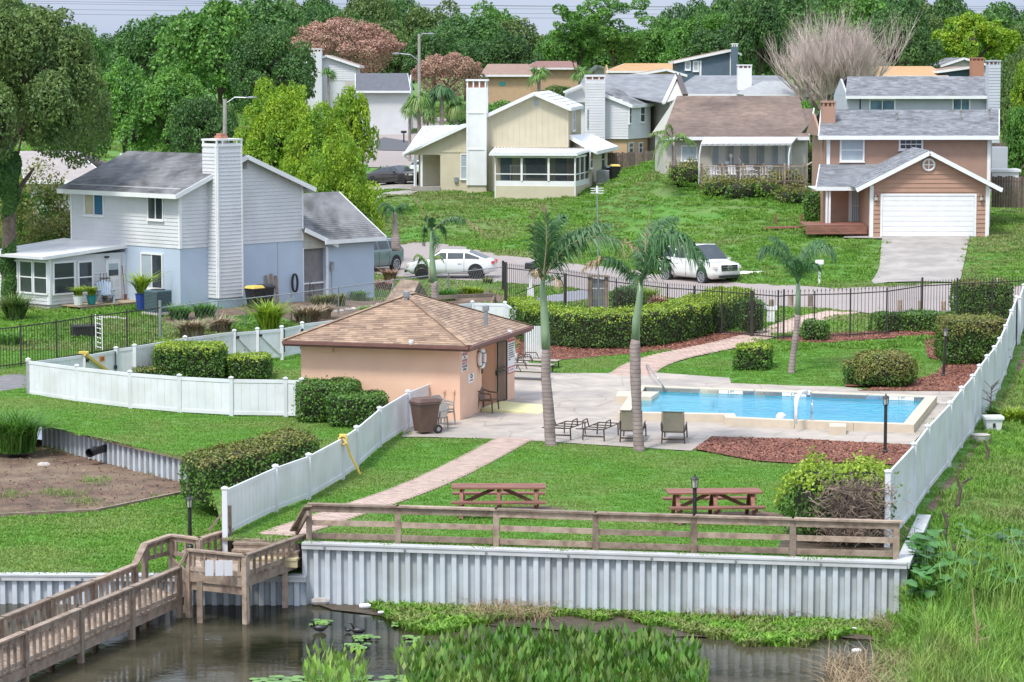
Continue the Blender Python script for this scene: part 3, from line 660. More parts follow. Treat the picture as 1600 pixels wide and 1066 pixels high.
q = MB(); q.bar(V3[1]+Vector((.05,-.12,1.22)), V3[2]+Vector((-.15,-.35,.35)), .08, .1); q.box(V3[1]+Vector((0,-.02,1.27)), (.34,.22,.07)); tag(q.build('gate_strut', M['yellow']), 'yellow padded strut slanting down from a capped post of the left gate', 'strut')
for a_, b_, fl, lb in ((5,6,False,'narrow white vinyl gate leaf nearest the big bush, with diagonal brace'),(6,7,False,'white vinyl gate leaf with black latch in the middle of the back fence'),(7,8,True,'white vinyl gate leaf touching the corner of the peach building')):
    vgate(lb, V3[a_], V3[b_], 1.22, fl, latch=(a_ == 7))
# yellow loop of hose on the near fence
q = MB(); a = G(536,686,1.15); b = G(563,740,0.15); q.tube([a+Vector((0,-.1,.05)), a+Vector((.1,-.16,-.1)), a.lerp(b,.4)+Vector((0,-.14,0)), b+Vector((0,-.1,0))], .035, 6); 
q.tube([a+Vector((.12*math.cos(t),-.14,.12*math.sin(t)-.02)) for t in np.linspace(0, 6.0, 12)], .03, 6); q.box(a+Vector((0,0,.1)), (.2,.2,.06))
tag(q.build('yellow_strap', M['yellow']), 'yellow strap and loop slung over a post of the near white fence', 'strap')
# ---------------- roofs, walls, windows ----------------
def clip_row(poly, v):
    xs = []
    for (u0,v0),(u1,v1) in zip(poly, poly[1:]+poly[:1]):
        if (v0-v)*(v1-v) < 0 or v0 == v: 
            if v1 != v0: xs.append(u0+(u1-u0)*(v-v0)/(v1-v0))
    return (min(xs), max(xs)) if len(xs) >= 2 else None
def roof_plane(name, corners, m, parent, tab=(.30,.15), thick=.06, tabs=True, label=None):
    """corners: eave-left, eave-right, then up and back; a deck with overlapping shingle tabs laid on it"""
    P = [Vector(c) for c in corners]; o = P[0]; u = (P[1]-P[0]).normalized(); n = u.cross(P[-1]-P[0]).normalized()
    if n.z < 0: n = -n
    v = n.cross(u).normalized()
    if v.dot(P[-1]-P[0]) < 0: v = -v
    b = MB(); k = len(P); b.add([tuple(p) for p in P]+[tuple(p-Vector((0,0,thick))) for p in P], [tuple(range(k)), tuple(range(2*k-1,k-1,-1))]+[(i,k+i,k+(i+1)%k,(i+1)%k) for i in range(k)])
    if tabs:
        poly = [((p-o).dot(u), (p-o).dot(v)) for p in P]; vmax = max(q[1] for q in poly); r = 0; vv = 0.0; tw, th = tab
        while vv < vmax-.02:
            iv = clip_row(poly, min(vv+th*.5, vmax-.01)); 
            if iv:
                x = iv[0]-random.random()*tw
                while x < iv[1]:
                    w = tw*random.uniform(.7,1.3); a, c = max(x, iv[0]), min(x+w, iv[1]); x += w
                    if c-a < .03: continue
                    lo = o+v*(vv-.01)+n*.022; hi = o+v*min(vv+th*1.15, vmax)+n*.006
                    q = [lo+u*a, lo+u*c, hi+u*c, hi+u*a, lo+u*c-n*.018, lo+u*a-n*.018]
                    b.add([tuple(t) for t in q], [(0,1,2,3),(0,5,4,1)])
            vv += th
    return b.build(name, m, parent, label=label)
class Wall:
    """a vertical wall from p0 to p1 (plan), seen from the right-hand side when walking p0 to p1"""
    def __init__(s, p0, p1):
        s.a, s.b = Vector((p0[0],p0[1],0)), Vector((p1[0],p1[1],0)); s.d = (s.b-s.a).normalized(); s.L = (s.b-s.a).length
        s.n = Vector((s.d.y, -s.d.x, 0)); s.rz = math.atan2(s.d.y, s.d.x)
    def hit(s, px, py):
        r_ = Vector(ray(px, py)); o = Vector((0,0,CAMZ)); t = (s.a-o).dot(s.n)/r_.dot(s.n); p = o+r_*t
        return (p-s.a).dot(s.d), p.z
    def at(s, u, z, off=0): return s.a+s.d*u+Vector((0,0,z))+s.n*off
    def rect(s, x0, y0, x1, y1):
        u0, z1 = s.hit(x0, (y0+y0)/2); u1, _ = s.hit(x1, y0); _, z0 = s.hit((x0+x1)/2, y1); _, z1 = s.hit((x0+x1)/2, y0); return min(u0,u1), z0, max(u0,u1), z1
def rectbox(mb, w, u0, z0, u1, z1, o0, o1):
    A = [w.at(u0,z0,o0), w.at(u1,z0,o0), w.at(u1,z0,o1), w.at(u0,z0,o1)]; B = [w.at(u0,z1,o0), w.at(u1,z1,o0), w.at(u1,z1,o1), w.at(u0,z1,o1)]
    return mb.hexa(A, B)
def window(parent, w, px, mull=1, bars=0, fr=None, gl=None, ft=.07, sill=True, name='window', label=None, hz=True, uz=None, panes=None):
    """frame, sill, mullion and glass panes; px = left, top, right, bottom in the photograph"""
    u0, z0, u1, z1 = uz or w.rect(*px); fr = fr or M['whitep']; gl = gl or M['glass']
    b = MB()
    rectbox(b, w, u0-ft, z1, u1+ft, z1+ft, .0, .09); rectbox(b, w, u0-ft, z0-ft, u1+ft, z0, .0, .09)
    rectbox(b, w, u0-ft, z0, u0, z1, .0, .085); rectbox(b, w, u1, z0, u1+ft, z1, .0, .085)
    f = b.build(name, fr, parent, label=label)
    n = mull+1
    for k in range(n):
        a, c = u0+(u1-u0)*k/n, u0+(u1-u0)*(k+1)/n
        rows = 2 if hz else 1
        for r_ in range(rows):
            za, zb = z0+(z1-z0)*r_/rows, z0+(z1-z0)*(r_+1)/rows
            q = MB(); rectbox(q, w, a+.005, za+.005, c-.005, zb-.005, .036, .05); q.build('pane', (panes[(r_*n+k)%len(panes)] if panes else gl), f)
    if mull or hz:
        q = MB()
        for k in range(1, n): u = u0+(u1-u0)*k/n; rectbox(q, w, u-.025, z0, u+.025, z1, .051, .072)
        if hz: zm = (z0+z1)/2; rectbox(q, w, u0, zm-.025, u1, zm+.025, .051, .07)
        for k in range(1, bars+1):
            u = u0+(u1-u0)*k/(bars+1); rectbox(q, w, u-.012, z0, u+.012, z1, .051, .065)
        q.build('muntin', fr, f)
    if sill: q = MB(); rectbox(q, w, u0-ft-.03, z0-ft-.05, u1+ft+.03, z0-ft, 0, .12); q.build('sill', fr, f)
    return f
def clap(parent, w, u0, u1, z0, zfun, m, step=.19, off=.0, name='siding', skip=()):
    """overlapping clapboards as real geometry joined into one covering; zfun(u) is the top of the wall"""
    b = MB(); z = z0; zm = max(zfun(u0), zfun(u1), zfun((u0+u1)/2))
    while z < zm:
        # interval where the wall is at least z high
        n = 60; us = [u0+(u1-u0)*i/n for i in range(n+1) if zfun(u0+(u1-u0)*i/n) >= z+step*.5]
        if us and us[-1]-us[0] > .05:
            a, c = us[0], us[-1]; t = step
            b.add([tuple(w.at(a,z,off+.032)), tuple(w.at(c,z,off+.032)), tuple(w.at(c,z+t,off+.008)), tuple(w.at(a,z+t,off+.008)), tuple(w.at(c,z,off+.002)), tuple(w.at(a,z,off+.002))], [(0,1,2,3),(5,4,1,0)])
        z += step
    return b.build(name, m, parent)
def solid(parent, name, pts, z0, z1, m):
    return MB().prism([(p[0],p[1]) for p in pts], z0, z1).build(name, m, parent)
def gable_body(name, w, u0, u1, z0, prof, depth, m, parent):
    """wall profile polygon (u, z) on wall w pushed back by depth"""
    pts = [w.at(u, z) for u, z in prof]; return MB().extr(pts, -w.n*depth).build(name, m, parent)
def trim(parent, w, u0, z0, u1, z1, m, o0=.0, o1=.05, name='corner_trim'):
    return rectbox(MB(), w, u0, z0, u1, z1, o0, o1).build(name, m, parent)
UP = Vector((0,0,1))
def V2d(x, y): return Vector((x, y, 0))
def slab(parent, name, pts, m, th=.1):     # a roof plate of any outline
    P = [Vector(p) for p in pts]; k = len(P); b = MB()
    b.add([tuple(p) for p in P]+[tuple(p-Vector((0,0,th))) for p in P], [tuple(range(k)), tuple(range(2*k-1,k-1,-1))]+[(i,k+i,k+(i+1)%k,(i+1)%k) for i in range(k)])
    return b.build(name, m, parent)
def beam(parent, name, a, b, w, h, m): return MB().bar(a, b, w, h).build(name, m, parent)
# ================= peach bath house =================
C = G(718.7,658,0); Rr = G(804,622.5,0); dR = (Rr-C).normalized(); dL = Vector((-dR.y, dR.x, 0)); LR = (Rr-C).length
t = 4.0
while proj(C+dL*t)[0] > 472: t += .02
LL = t; HE = 2.36
ph = thing('bath_house', 'small peach stucco pool house with a tan hipped shingle roof', 'pool house', (C.x, C.y, 0))
Lc, Rc, Bc = C+dL*LL, C+dR*LR, C+dL*LL+dR*LR
WL, WR = Wall(Lc, C), Wall(C, Rc)
du0, _ = WR.hit(752.5, 580); du1, _ = WR.hit(775, 560)
# body with a recessed doorway on the right wall
rec = dL*1.0
outline = [Lc, C, C+dR*du0, C+dR*du0+rec, C+dR*du1+rec, C+dR*du1, Rc, Bc]
solid(ph, 'wall', outline, -.1, HE+.1, M['peach'])
ov = .45; zE = HE+.13
c1, c2, c3, c4 = Lc-dR*ov+dL*ov, C-dR*ov-dL*ov, Rc+dR*ov-dL*ov, Bc+dR*ov+dL*ov
for p in (c1,c2,c3,c4): p.z = zE
Wd, Dp = (c2-c1).length, (c3-c2).length; mid = (c1+c2)/2; A1 = mid+dR*(Wd/2); A2 = mid+dR*(max(Wd/2+.4, Dp-Wd/2))
zz = zE
while proj(flat(A1, zz))[1] > 462.5: zz += .02
A1.z = A2.z = zz
roof_plane('roof', [c1,c2,A1], M['sho'], ph, (.27,.13)); roof_plane('roof', [c2,c3,A2,A1], M['sho'], ph, (.27,.13))
roof_plane('roof', [c3,c4,A2], M['sho'], ph, (.3,.16)); roof_plane('roof', [c4,c1,A1,A2], M['sho'], ph, (.3,.16))
b = MB(); 
for p, q in ((c1,c2),(c2,c3),(c3,c4),(c4,c1)):
    d = (q-p).normalized(); b.bar(p-UP*.09+d*.0, q-UP*.09, .05, .17); 
b.build('fascia', M['fasciab'], ph)
b = MB(); 
for p, q in ((c1,c2),(c2,c3)):
    n_ = (q-p).normalized(); n_ = Vector((n_.y,-n_.x,0)); b.bar(p-UP*.05+n_*.07, q-UP*.05+n_*.07, .1, .1)
b.build('gutter', M['fasciab'], ph)
b = MB(); b.prism([tuple(q) for q in (c1,c2,c3,c4)], zE-.13, zE-.1); b.build('soffit', M['peach'], ph)
for p, q in ((c1,A1),(c2,A1),(c3,A2),(c4,A2),(A1,A2)):
    n_ = int((q-p).length/.22)
    b = MB()
    for i in range(n_):
        a_ = p.lerp(q,i/n_)+UP*.035; e_ = p.lerp(q,(i+1.15)/n_)+UP*.025; b.bar(a_, e_, .2, .015)
    b.build('hip_cap', M['sho'], ph)
for px, py, zc in ((635,470,A1.z-.15),(759,492,zE+.9)):
    p = G(px, py, zc); b = MB(); b.lathe([(.07,-.35),(.07,.12),(.11,.14),(.11,.3),(.02,.33)], 10, p); b.build('roof_vent', M['galv'], ph)
for px0 in (580.5, 591, 655, 664):
    u, z = WL.hit(px0+2.5, 538+(px0-580)*.025); b = MB(); rectbox(b, WL, u-.065, z-.065, u+.065, z+.065, .0, .012); f = b.build('wall_vent', M['greypl'], ph)
    b = MB(); [rectbox(b, WL, u-.045, z-.045+k*.03, u+.045, z-.03+k*.03, .013, .018) for k in range(3)]; b.build('louvre', M['dark'], f)
u, z = WL.hit(514, 541); b = MB(); rectbox(b, WL, u-.16, z-.19, u+.16, z+.19, 0, .1); bevel(b.build('junction_box', M['peach'], ph), .02)
def flood(w, px, py):
    u, z = w.hit(px, py); b = MB(); rectbox(b, w, u-.03, z-.02, u+.03, z+.08, 0, .1)
    for s in (-.1, .1): b.lathe([(.03,-.08),(.05,-.06),(.065,.05),(.06,.07)], 8, w.at(u+s, z-.04, .14))
    b.build('floodlight', M['whitep'], ph)
flood(WL, 489, 536); flood(WR, 748, 532)
u, z = WL.hit(687, 539.5); b = MB(); rectbox(b, WL, u-.17, z-.08, u+.17, z+.07, 0, .13); f = b.build('wall_light', M['dark'], ph); b = MB(); rectbox(b, WL, u-.13, z-.05, u+.13, z+.05, .131, .15); b.build('lens', M['clam'], f)
for w_, px, py in ((WL, 649, 533.5), (WR, 778, 519)):
    u, z = w_.hit(px, py); b = MB(); b.lathe([(.01,-.09),(.06,-.07),(.08,0),(.08,.08)], 12, w_.at(u, z, .42)); b.build('security_camera', M['whitep'], ph)
b = MB()
for px in (694, 709):
    u, z = WL.hit(px, 611); rectbox(b, WL, u-.04, z-.04, u+.04, z+.05, 0, .07); b.tube([WL.at(u, z-.04, .04), WL.at(u, z-.3, .04)], .018, 6)
b.build('outlet_box', M['peach'], ph)
# doorway: back wall of recess is the body; security gate standing open, header, signs
b = MB(); g0 = WR.at(du1-.06, .12, .06); g1_ = WR.at(du1+.93, .12, .10)
hh = 2.02
gate = thing('security_gate', 'tall black-barred security gate folded open against the pool house doorway', 'gate', (g0.x, g0.y, .12))
for a_, e_ in ((g0, g0+UP*hh), (g1_, g1_+UP*hh), (g0, g1_), (g0+UP*hh, g1_+UP*hh), (g0+UP*hh*.5, g1_+UP*hh*.5), (g0+UP*hh*.56, g1_+UP*hh*.56)):
    b.bar(a_, e_, .045, .045)
b.build('gate_frame', M['iron'], gate)
bm_ = MB().box((0,0,hh/2), (.018,.018,hh)).mesh('gate_bar', M['iron'])
for k in range(1, 10): put('gate_bar', bm_, gate, g0.lerp(g1_, k/10), WR.rz)
b = MB()
for k in range(7): 
    p = g0.lerp(g1_, k/7)+UP*(hh+.04); q = p+(g1_-g0)/7*.8+UP*.12; b.tube([p, p+UP*.1, q, q-UP*.08], .014, 4)
b.build('wire_top', M['iron'], gate)
b = MB(); b.bar(g0.lerp(g1_,.02)+UP*1.0-WR.n*.02, g0.lerp(g1_,.1)+UP*1.0-WR.n*.02, .1, .16); b.build('lock', M['dark'], gate)
# signs with lettering
FONT = {'A':'0110100111111001','B':'1110111110011110'}
def text(parent, w, u, z, s, size, m, off=.02, name='lettering', align='CENTER'):
    cu = bpy.data.curves.new(name, 'FONT'); cu.body = s; cu.size = size; cu.align_x = align; cu.align_y = 'CENTER'; cu.extrude = .002; cu.space_line = .95; cu.resolution_u = 1
    tmp = bpy.data.objects.new(name, cu); dg = bpy.context.evaluated_depsgraph_get(); COL.objects.link(tmp); bpy.context.view_layer.update(); dg = bpy.context.evaluated_depsgraph_get()
    me = bpy.data.meshes.new_from_object(tmp.evaluated_get(dg)); bpy.data.objects.remove(tmp); me.name = name
    o3 = ORG[parent]; Mx = Matrix(((w.d.x, 0, w.n.x), (w.d.y, 0, w.n.y), (0, 1, 0))).to_4x4(); Mx.translation = w.at(u, z, off)-o3
    me.transform(Mx); me.materials.clear(); me.materials.append(m); return link(name, me, parent)
def board(w, px0, py0, px1, py1, label, off=.0, th=.02, m='whitep', uz=None):
    u0, z0, u1, z1 = uz or w.rect(px0, py0, px1, py1); s = thing('sign', label, 'sign', w.at((u0+u1)/2, z0, .03))
    b = MB(); rectbox(b, w, u0, z0, u1, z1, off, off+th); b.build('sign_panel', M[m], s); return s, u0, z0, u1, z1
s, u0, z0, u1, z1 = board(WR, 720.4, 541, 729.8, 580, 'tall narrow white sign with black and red lines at the pool house corner', uz=None)
um = (u0+u1)/2; hgt = z1-z0; wd = u1-u0
for k, (tx, mm, sz) in enumerate((('SWIM AT', 'ink', .12), ('YOUR', 'ink', .12), ('OWN RISK', 'redp', .11), ('NO', 'ink', .10), ('LIFEGUARD', 'redp', .095), ('ON DUTY', 'redp', .11), ('24 HOURS', 'ink', .10), ('ALWAYS', 'ink', .09))):
    text(s, WR, um, z1-hgt*(k+.65)/8.2, tx, sz*wd/.55, M[mm], .025)
s, u0, z0, u1, z1 = board(WR, 731.2, 584, 739.5, 598, 'small square white sign below and right of the tall narrow one')
um = (u0+u1)/2; b = MB(); b.tube([WR.at(um+.09*math.cos(t), (z0+z1)/2+.07+.06*math.sin(t), .028) for t in np.linspace(0, 6.28, 13)], .014, 5); b.build('emblem', M['ink'], s)
text(s, WR, um, z0+.08, 'NO DIVING', .07, M['redp'], .025)
s, u0, z0, u1, z1 = board(WR, 791.5, 515.5, 804.5, 573, 'large white rules sign with red title bands right of the security gate', uz=(LR-.86, .93, LR-.03, 2.22))
um = (u0+u1)/2; b = MB(); rectbox(b, WR, u0, z1-.2, u1, z1, .021, .026); b.build('red_band', M['redp'], s); text(s, WR, um, z1-.1, 'POOL RULES', .115, M['whitep'], .028)
b = MB(); rectbox(b, WR, u0, z0, u1, z0+.24, .021, .026); b.build('red_band', M['redp'], s); b = MB(); rectbox(b, WR, u0+.05, z0+.04, u1-.05, z0+.2, .0261, .029); b.build('white_panel', M['whitep'], s); text(s, WR, um, z0+.12, 'NO PETS', .11, M['redp'], .031)
for k in range(8): text(s, WR, u0+.05, z1-.28-k*.075, ('NO RUNNING OR ROUGH PLAY','SHOWER BEFORE ENTERING','NO GLASS IN POOL AREA','NO FOOD OR DRINK','CHILDREN WITH ADULTS','DO NOT SWALLOW WATER','POOL HOURS DAWN TO DUSK','NO DIVING')[k], .052, M['ink'], .025, align='LEFT')
# life ring
u, z = WR.hit(749, 560); lr = thing('life_ring', 'white life ring hanging beside the pool house doorway', 'life ring', WR.at(u, z-.4, .05))
n1, n2 = 20, 8; V = []; Fc = []
for i in range(n1):
    a = 2*PI*i/n1
    for j in range(n2):
        b2 = 2*PI*j/n2; r_ = .28+.07*math.cos(b2); V.append(WR.at(u+r_*math.cos(a), z+r_*math.sin(a), .09+.07*math.sin(b2)))
for i in range(n1):
    for j in range(n2): Fc.append((i*n2+j, ((i+1)%n1)*n2+j, ((i+1)%n1)*n2+(j+1)%n2, i*n2+(j+1)%n2))
b = MB(); b.add(V, Fc); b.build('ring', M['whitep'], lr, smooth=True)
b = MB()
for k in range(4): 
    a = PI/4+k*PI/2; b.tube([WR.at(u+.28*math.cos(a)+.08*math.cos(t)*math.cos(a), z+.28*math.sin(a)+.08*math.cos(t)*math.sin(a), .09+.08*math.sin(t)) for t in np.linspace(0,6.28,9)], .012, 4)
b.tube([WR.at(u, z-.2, .06), WR.at(u+.02, z-.45, .1), WR.at(u-.04, z-.5, .1), WR.at(u, z-.3, .1)], .03, 5); b.build('rope', M['ink'], lr)
# ramp
q0, q1 = WR.at(du1+.15, 0, .0), WR.at(du1+.15, 0, 1.6)
b = MB(); a0, a1 = G(776,624,.0), G(768,647,0)
r1, r2, r3, r4 = WR.at(du0-.1,.14,.03), WR.at(du1+.35,.14,.03), WR.at(du1+.35,.035,2.0), WR.at(du0-.1,.035,2.0)
b.hexa([flat(p,.02) for p in (r1,r4,r3,r2)], (r1,r4,r3,r2)); tag(b.build('ramp', M['paleyel']), 'pale yellow wedge ramp in front of the pool house doorway', 'ramp')

# ================= blue and white house on the left =================
Cb = Vector((-14.6,118,0)); gR = V2d(.881,1).normalized(); gL = V2d(-1,.881).normalized(); LRb, LLb = 7.52, 7.42
bh = thing('house', 'two-storey white sided house with pale blue ground floor and broad white chimney', 'house', (Cb.x, Cb.y, .6))
P0, P1, P2, P3 = Cb+gL*LLb, Cb, Cb+gR*LRb, Cb+gR*LRb+gL*LLb
BL, BR = Wall(P0, P1), Wall(P1, P2)
zb, zm_, ze, zr = .4, 3.41, 6.0, 7.45
solid(bh, 'lower_wall', [P0,P1,P2,P3], zb, zm_, M['blue'])
MB().extr([BR.at(0,zm_), BR.at(LRb,zm_), BR.at(LRb,ze), BR.at(LRb/2,zr-.12), BR.at(0,ze)], -BR.n*LLb).build('upper_wall', M['siding'], bh)
clap(bh, BL, 0, LLb, zm_+.01, lambda u: ze, M['siding'], .165)
clap(bh, BR, 0, LRb, zm_+.01, lambda u: ze+(zr-.12-ze)*(1-abs(u-LRb/2)/(LRb/2)), M['siding'], .165)
for w_, u in ((BL, LLb-.06), (BR, 0), (BR, LRb-.1), (BL, 0)): trim(bh, w_, u, zm_, u+.1, ze, M['whitep'], 0, .045)
oh, og = .5, .35
eL0, eL1 = BR.at(-oh,ze-.22+.05,og), BR.at(-oh,ze-.17,-LLb-og); rd0, rd1 = BR.at(LRb/2,zr,og), BR.at(LRb/2,zr,-LLb-og); eR0, eR1 = BR.at(LRb+oh,ze-.17,og), BR.at(LRb+oh,ze-.17,-LLb-og)
roof_plane('roof', [eL1,eL0,rd0,rd1], M['shd'], bh, (.3,.15)); roof_plane('roof', [eR0,eR1,rd1,rd0], M['shd'], bh, (.3,.2))
for a_, e_ in ((eL1,eL0),(eL0,rd0),(rd0,eR0),(eR0,eR1)):
    off = BR.n*.02 if a_ in (eL0, rd0) else Vector(); beam(bh, 'fascia', a_+off-UP*.1, e_+off-UP*.1, .05, .2, M['whitep'])
window(bh, BL, (134,297,162,335), 1, panes=[M['cream'], M['curtb']], hz=False, ft=.06); window(bh, BL, (233,301,255,342), 1, hz=False, ft=.06)
window(bh, BL, (223,398,254,449), 1, panes=[M['blind'], M['glass']], hz=False, ft=.07)
# chimney
u0 = BR.hit(325.5,400)[0]; u1 = BR.hit(364.5,400)[0]; pz = .62
ch = MB(); rectbox(ch, BR, u0, 1.15, u1, 8.0, -.3, pz); cho = ch.build('chimney', M['siding'], bh)
CF = Wall(BR.at(u0,0,pz), BR.at(u1,0,pz)); CS = Wall(BR.at(u0,0,-.3), BR.at(u0,0,pz)); CR_ = Wall(BR.at(u1,0,pz), BR.at(u1,0,-.3))
for w_ in (CF, CS, CR_): clap(cho, w_, 0, w_.L, 1.15, lambda u: 7.75, M['siding'], .165)
ch = MB(); rectbox(ch, BR, u0-.03, 8.12, u1+.03, 8.2, -.34, pz+.04); 
for uu in (u0-.02, u0+.3, u1-.35, u1-.06): rectbox(ch, BR, uu, 7.9, uu+.08, 8.12, pz-.04, pz+.03)
for uu in (u0-.02, u1-.06): rectbox(ch, BR, uu, 7.9, uu+.08, 8.12, -.3, -.2)
rectbox(ch, BR, u0-.03, 7.86, u1+.03, 7.95, -.32, pz+.035)
for w_, k in ((CF,0),(CF,CF.L-.08),(CS,CS.L-.08)): rectbox(ch, w_, k, 1.15, k+.08, 7.9, 0, .045)
ch.build('chimney_cap', M['whitep'], cho)
ch = MB(); c_ = BR.at((u0+u1)/2, 8.2, .1); ch.box(c_, (.42,.42,.25), BR.rz); ch.box(c_+UP*.17, (.3,.3,.12), BR.rz); ch.build('flue', M['brickred'], cho)
ch = MB(); rectbox(ch, BR, u0+.03, .4, u1-.03, 1.15, 0, pz-.03); ch.build('chimney_base', M['blue'], bh)
u, z = BR.hit(381.5,255); ch = MB(); rectbox(ch, BR, u-.12, z-.25, u+.12, z+.2, .035, .06); ch.build('gable_vent', M['greypl'], bh)
u, _ = BR.hit(434,420); trim(bh, BR, u-.02, .5, u+.02, zm_, M['blind'], .001, .01, 'pipe')
# garage wing and screened entry
GW = Wall(P2-BR.n*1.3, P2-BR.n*1.3+gR*5.0); e0 = BR.hit(513,420)[0]-.15; e1 = e0+(BR.hit(588,420)[0]-BR.hit(513,420)[0])
GB = Wall(BR.at(e0,0,0), BR.at(e1,0,0))
solid(bh, 'garage_wall', [GB.a, GB.b, GB.b-BR.n*5.4, GB.a-BR.n*5.4], .3, 3.3, M['blue'])
MB().extr([GB.b+UP*3.3, GB.b-BR.n*2.7+UP*5.15, GB.b-BR.n*5.4+UP*3.3], -gR*(e1-LRb)).build('garage_gable', M['blue'], bh)
ga, gb_ = BR.at(LRb+.03,3.35,.35), BR.at(e1+.45,3.35,.35); gc, gd = BR.at(e1+.45,5.4,-2.8), BR.at(LRb+.03,5.4,-2.8)
ge, gf = BR.at(e1+.45,3.35,-5.9), BR.at(LRb+.03,3.35,-5.9)
eu = BR.hit(500,370)[0]
roof_plane('roof', [BR.at(e0-.1,3.35,.35), gb_, gc, gd, BR.at(LRb+.03,4.4,-1.3)], M['shd'], bh, (.3,.15)); roof_plane('roof', [ge,gf,gd,gc], M['shd'], bh, (.4,.3))
beam(bh, 'fascia', BR.at(e0-.4,3.27,.37), gb_-UP*.08+BR.n*.02, .05, .18, M['whitep']); beam(bh, 'fascia', gb_-UP*.08, gc-UP*.08, .05, .18, M['whitep'])
slab(bh, 'entry_roof', [BR.at(LRb-.1,3.95,.25), BR.at(e0+.55,3.15,.25), BR.at(e0+.55,3.2,-1.5), BR.at(LRb-.1,4.1,-1.5)], M['shd'], .08)
beam(bh, 'fascia', BR.at(LRb-.1,3.9,.27), BR.at(e0+.55,3.08,.27), .05, .2, M['whitep'])
MB().extr([BR.at(LRb,3.0,-.02), BR.at(e0,3.0,-.02), BR.at(e0,3.5,-.02), BR.at(LRb,3.85,-.02)], -BR.n*.1).build('entry_gable', M['beigew'], bh)
b = MB(); rectbox(b, BR, LRb+.03, .5, e0-.02, 3.0, -.25, -.2); b.build('entry_screen', mat('entry_mesh', (.24,.22,.22), (.19,.18,.18), .8, 3), bh)
b = MB(); rectbox(b, BR, LRb, 1.35, e0, 1.42, -.19, -.14); rectbox(b, BR, e0-.02, .5, e0+.12, 3.05, 0, .04); rectbox(b, BR, LRb-.0, .5, LRb+.05, 3.05, -.2, -.0); b.build('screen_frame', M['whitep'], bh)
u, z = BR.hit(517,417); b = MB(); rectbox(b, BR, u-.09, z-.15, u+.09, z+.15, .045, .12); b.lathe([(.07,0),(.08,.08),(.05,.12)], 8, BR.at(u,z+.15,.1)); b.tube([BR.at(u,z-.15,.06), BR.at(u,.7,.06)], .02, 5); b.build('electric_meter', M['galv'], bh)
# sunroom
J = BL.at(BL.hit(195,440)[0],0); s_ = 0
while proj(flat(J-gR*s_, 1))[0] > 78: s_ += .02
K = J-gR*s_; t = 0
K2 = K+gL*4.2; SR_, SL_ = Wall(K, J), Wall(K2, K)
SF = 1.0
solid(bh, 'sunroom_wall', [K2, K, J, J+gL*4.2], SF, 3.05, M['whitep']); solid(bh, 'sunroom_base', [K2+gR*.03, K+gR*.03-gL*.0, J, J+gL*4.2], .2, SF, M['stone'])
for w_ in (SR_, SL_): clap(bh, w_, 0, w_.L, SF, lambda u: 3.05, M['siding'], .15)
slab(bh, 'sunroom_roof', [BL.at(BL.hit(195,440)[0]+.1,3.43,.0), J-gR*(s_+.45)+UP*3.16-gL*.25, K2-gR*.45+UP*3.16, BL.at(BL.hit(195,440)[0]-4.2,3.55,0)], M['metalroof'], .1)
rr0 = J-gR*(s_+.47)-gL*.26; beam(bh, 'sunroom_gutter', flat(rr0,3.08), flat(rr0+gL*4.6,3.08), .12, .12, M['siding'])
beam(bh, 'sunroom_fascia', flat(rr0,3.08), flat(J-gL*.2,3.36), .04, .14, M['whitep'])
for px in ((83,411,114,458),(122,410,142,456)): window(bh, SR_, px, 0, sill=False, ft=.07)
window(bh, SL_, (33,409,51,456), 0, sill=False, ft=.07); window(bh, SL_, (55,410,74,458), 0, sill=False, ft=.07); window(bh, SL_, (12,408,28,454), 0, sill=False, ft=.07)
u0, z0, u1, z1 = SR_.rect(164,404,187,473); z0 = SF+.03
b = MB(); rectbox(b, SR_, u0, z0, u1, z1-.03, .035, .06); dr = b.build('door', M['whitep'], bh)
b = MB(); rectbox(b, SR_, u0+.15, z0+1.05, u1-.15, z1-.22, .061, .07); b.build('door_glass', M['blind'], dr); b = MB(); rectbox(b, SR_, u0+.15, z0+1.05, u1-.15, z1-.5, .0701, .075); b.build('door_glass', M['glass'], dr)
b = MB(); [rectbox(b, SR_, a_, c_, a_+.28, c_+.35, .061, .068) for a_ in (u0+.1, u1-.38) for c_ in (z0+.1, z0+.52)]; b.build('door_panel', M['siding'], dr)
b = MB(); b.lathe([(.03,0),(.035,.05)], 8, SR_.at(u0+.06,z0+.95,.09)); b.build('door_knob', M['dark'], dr)
b = MB(); rectbox(b, SR_, u0-.05, z1+.05, u0+.15, z1+.13, .03, .12); b.build('door_light', M['dark'], bh)
for w_, u in ((SR_,0),(SR_,SR_.L-.1),(SL_,SL_.L-.1)): trim(bh, w_, u, SF, u+.1, 3.05, M['whitep'], 0, .04)
# porch deck in front of the sunroom door: boards, skirt slats
dk0, dk1 = SR_.at(.6,SF,.05), SR_.at(SR_.L+.2,SF,.05)
pd = thing('porch_deck', 'small raised timber deck with slatted skirt by the sunroom door', 'deck', flat(SR_.at(2,0,.6), .7))
me = MB().box((0,0,0), (.125,1.3,.04)).mesh('board', mat('tan_deck_wood', (.42,.34,.22), (.34,.27,.17), .85, 4, objr=.1)); n = int((dk1-dk0).length/.135)
for i in range(n): put('board', me, pd, dk0+SR_.d*(.135*(i+.5))+SR_.n*.65-UP*.05, SR_.rz)
me = MB().box((0,0,0), (.10,.02,.55)).mesh('skirt_slat', M['wood'])
for i in range(int(n*.9)): put('skirt_slat', me, pd, dk0+SR_.d*(.145*(i+.5))+SR_.n*1.32-UP*.36, SR_.rz)

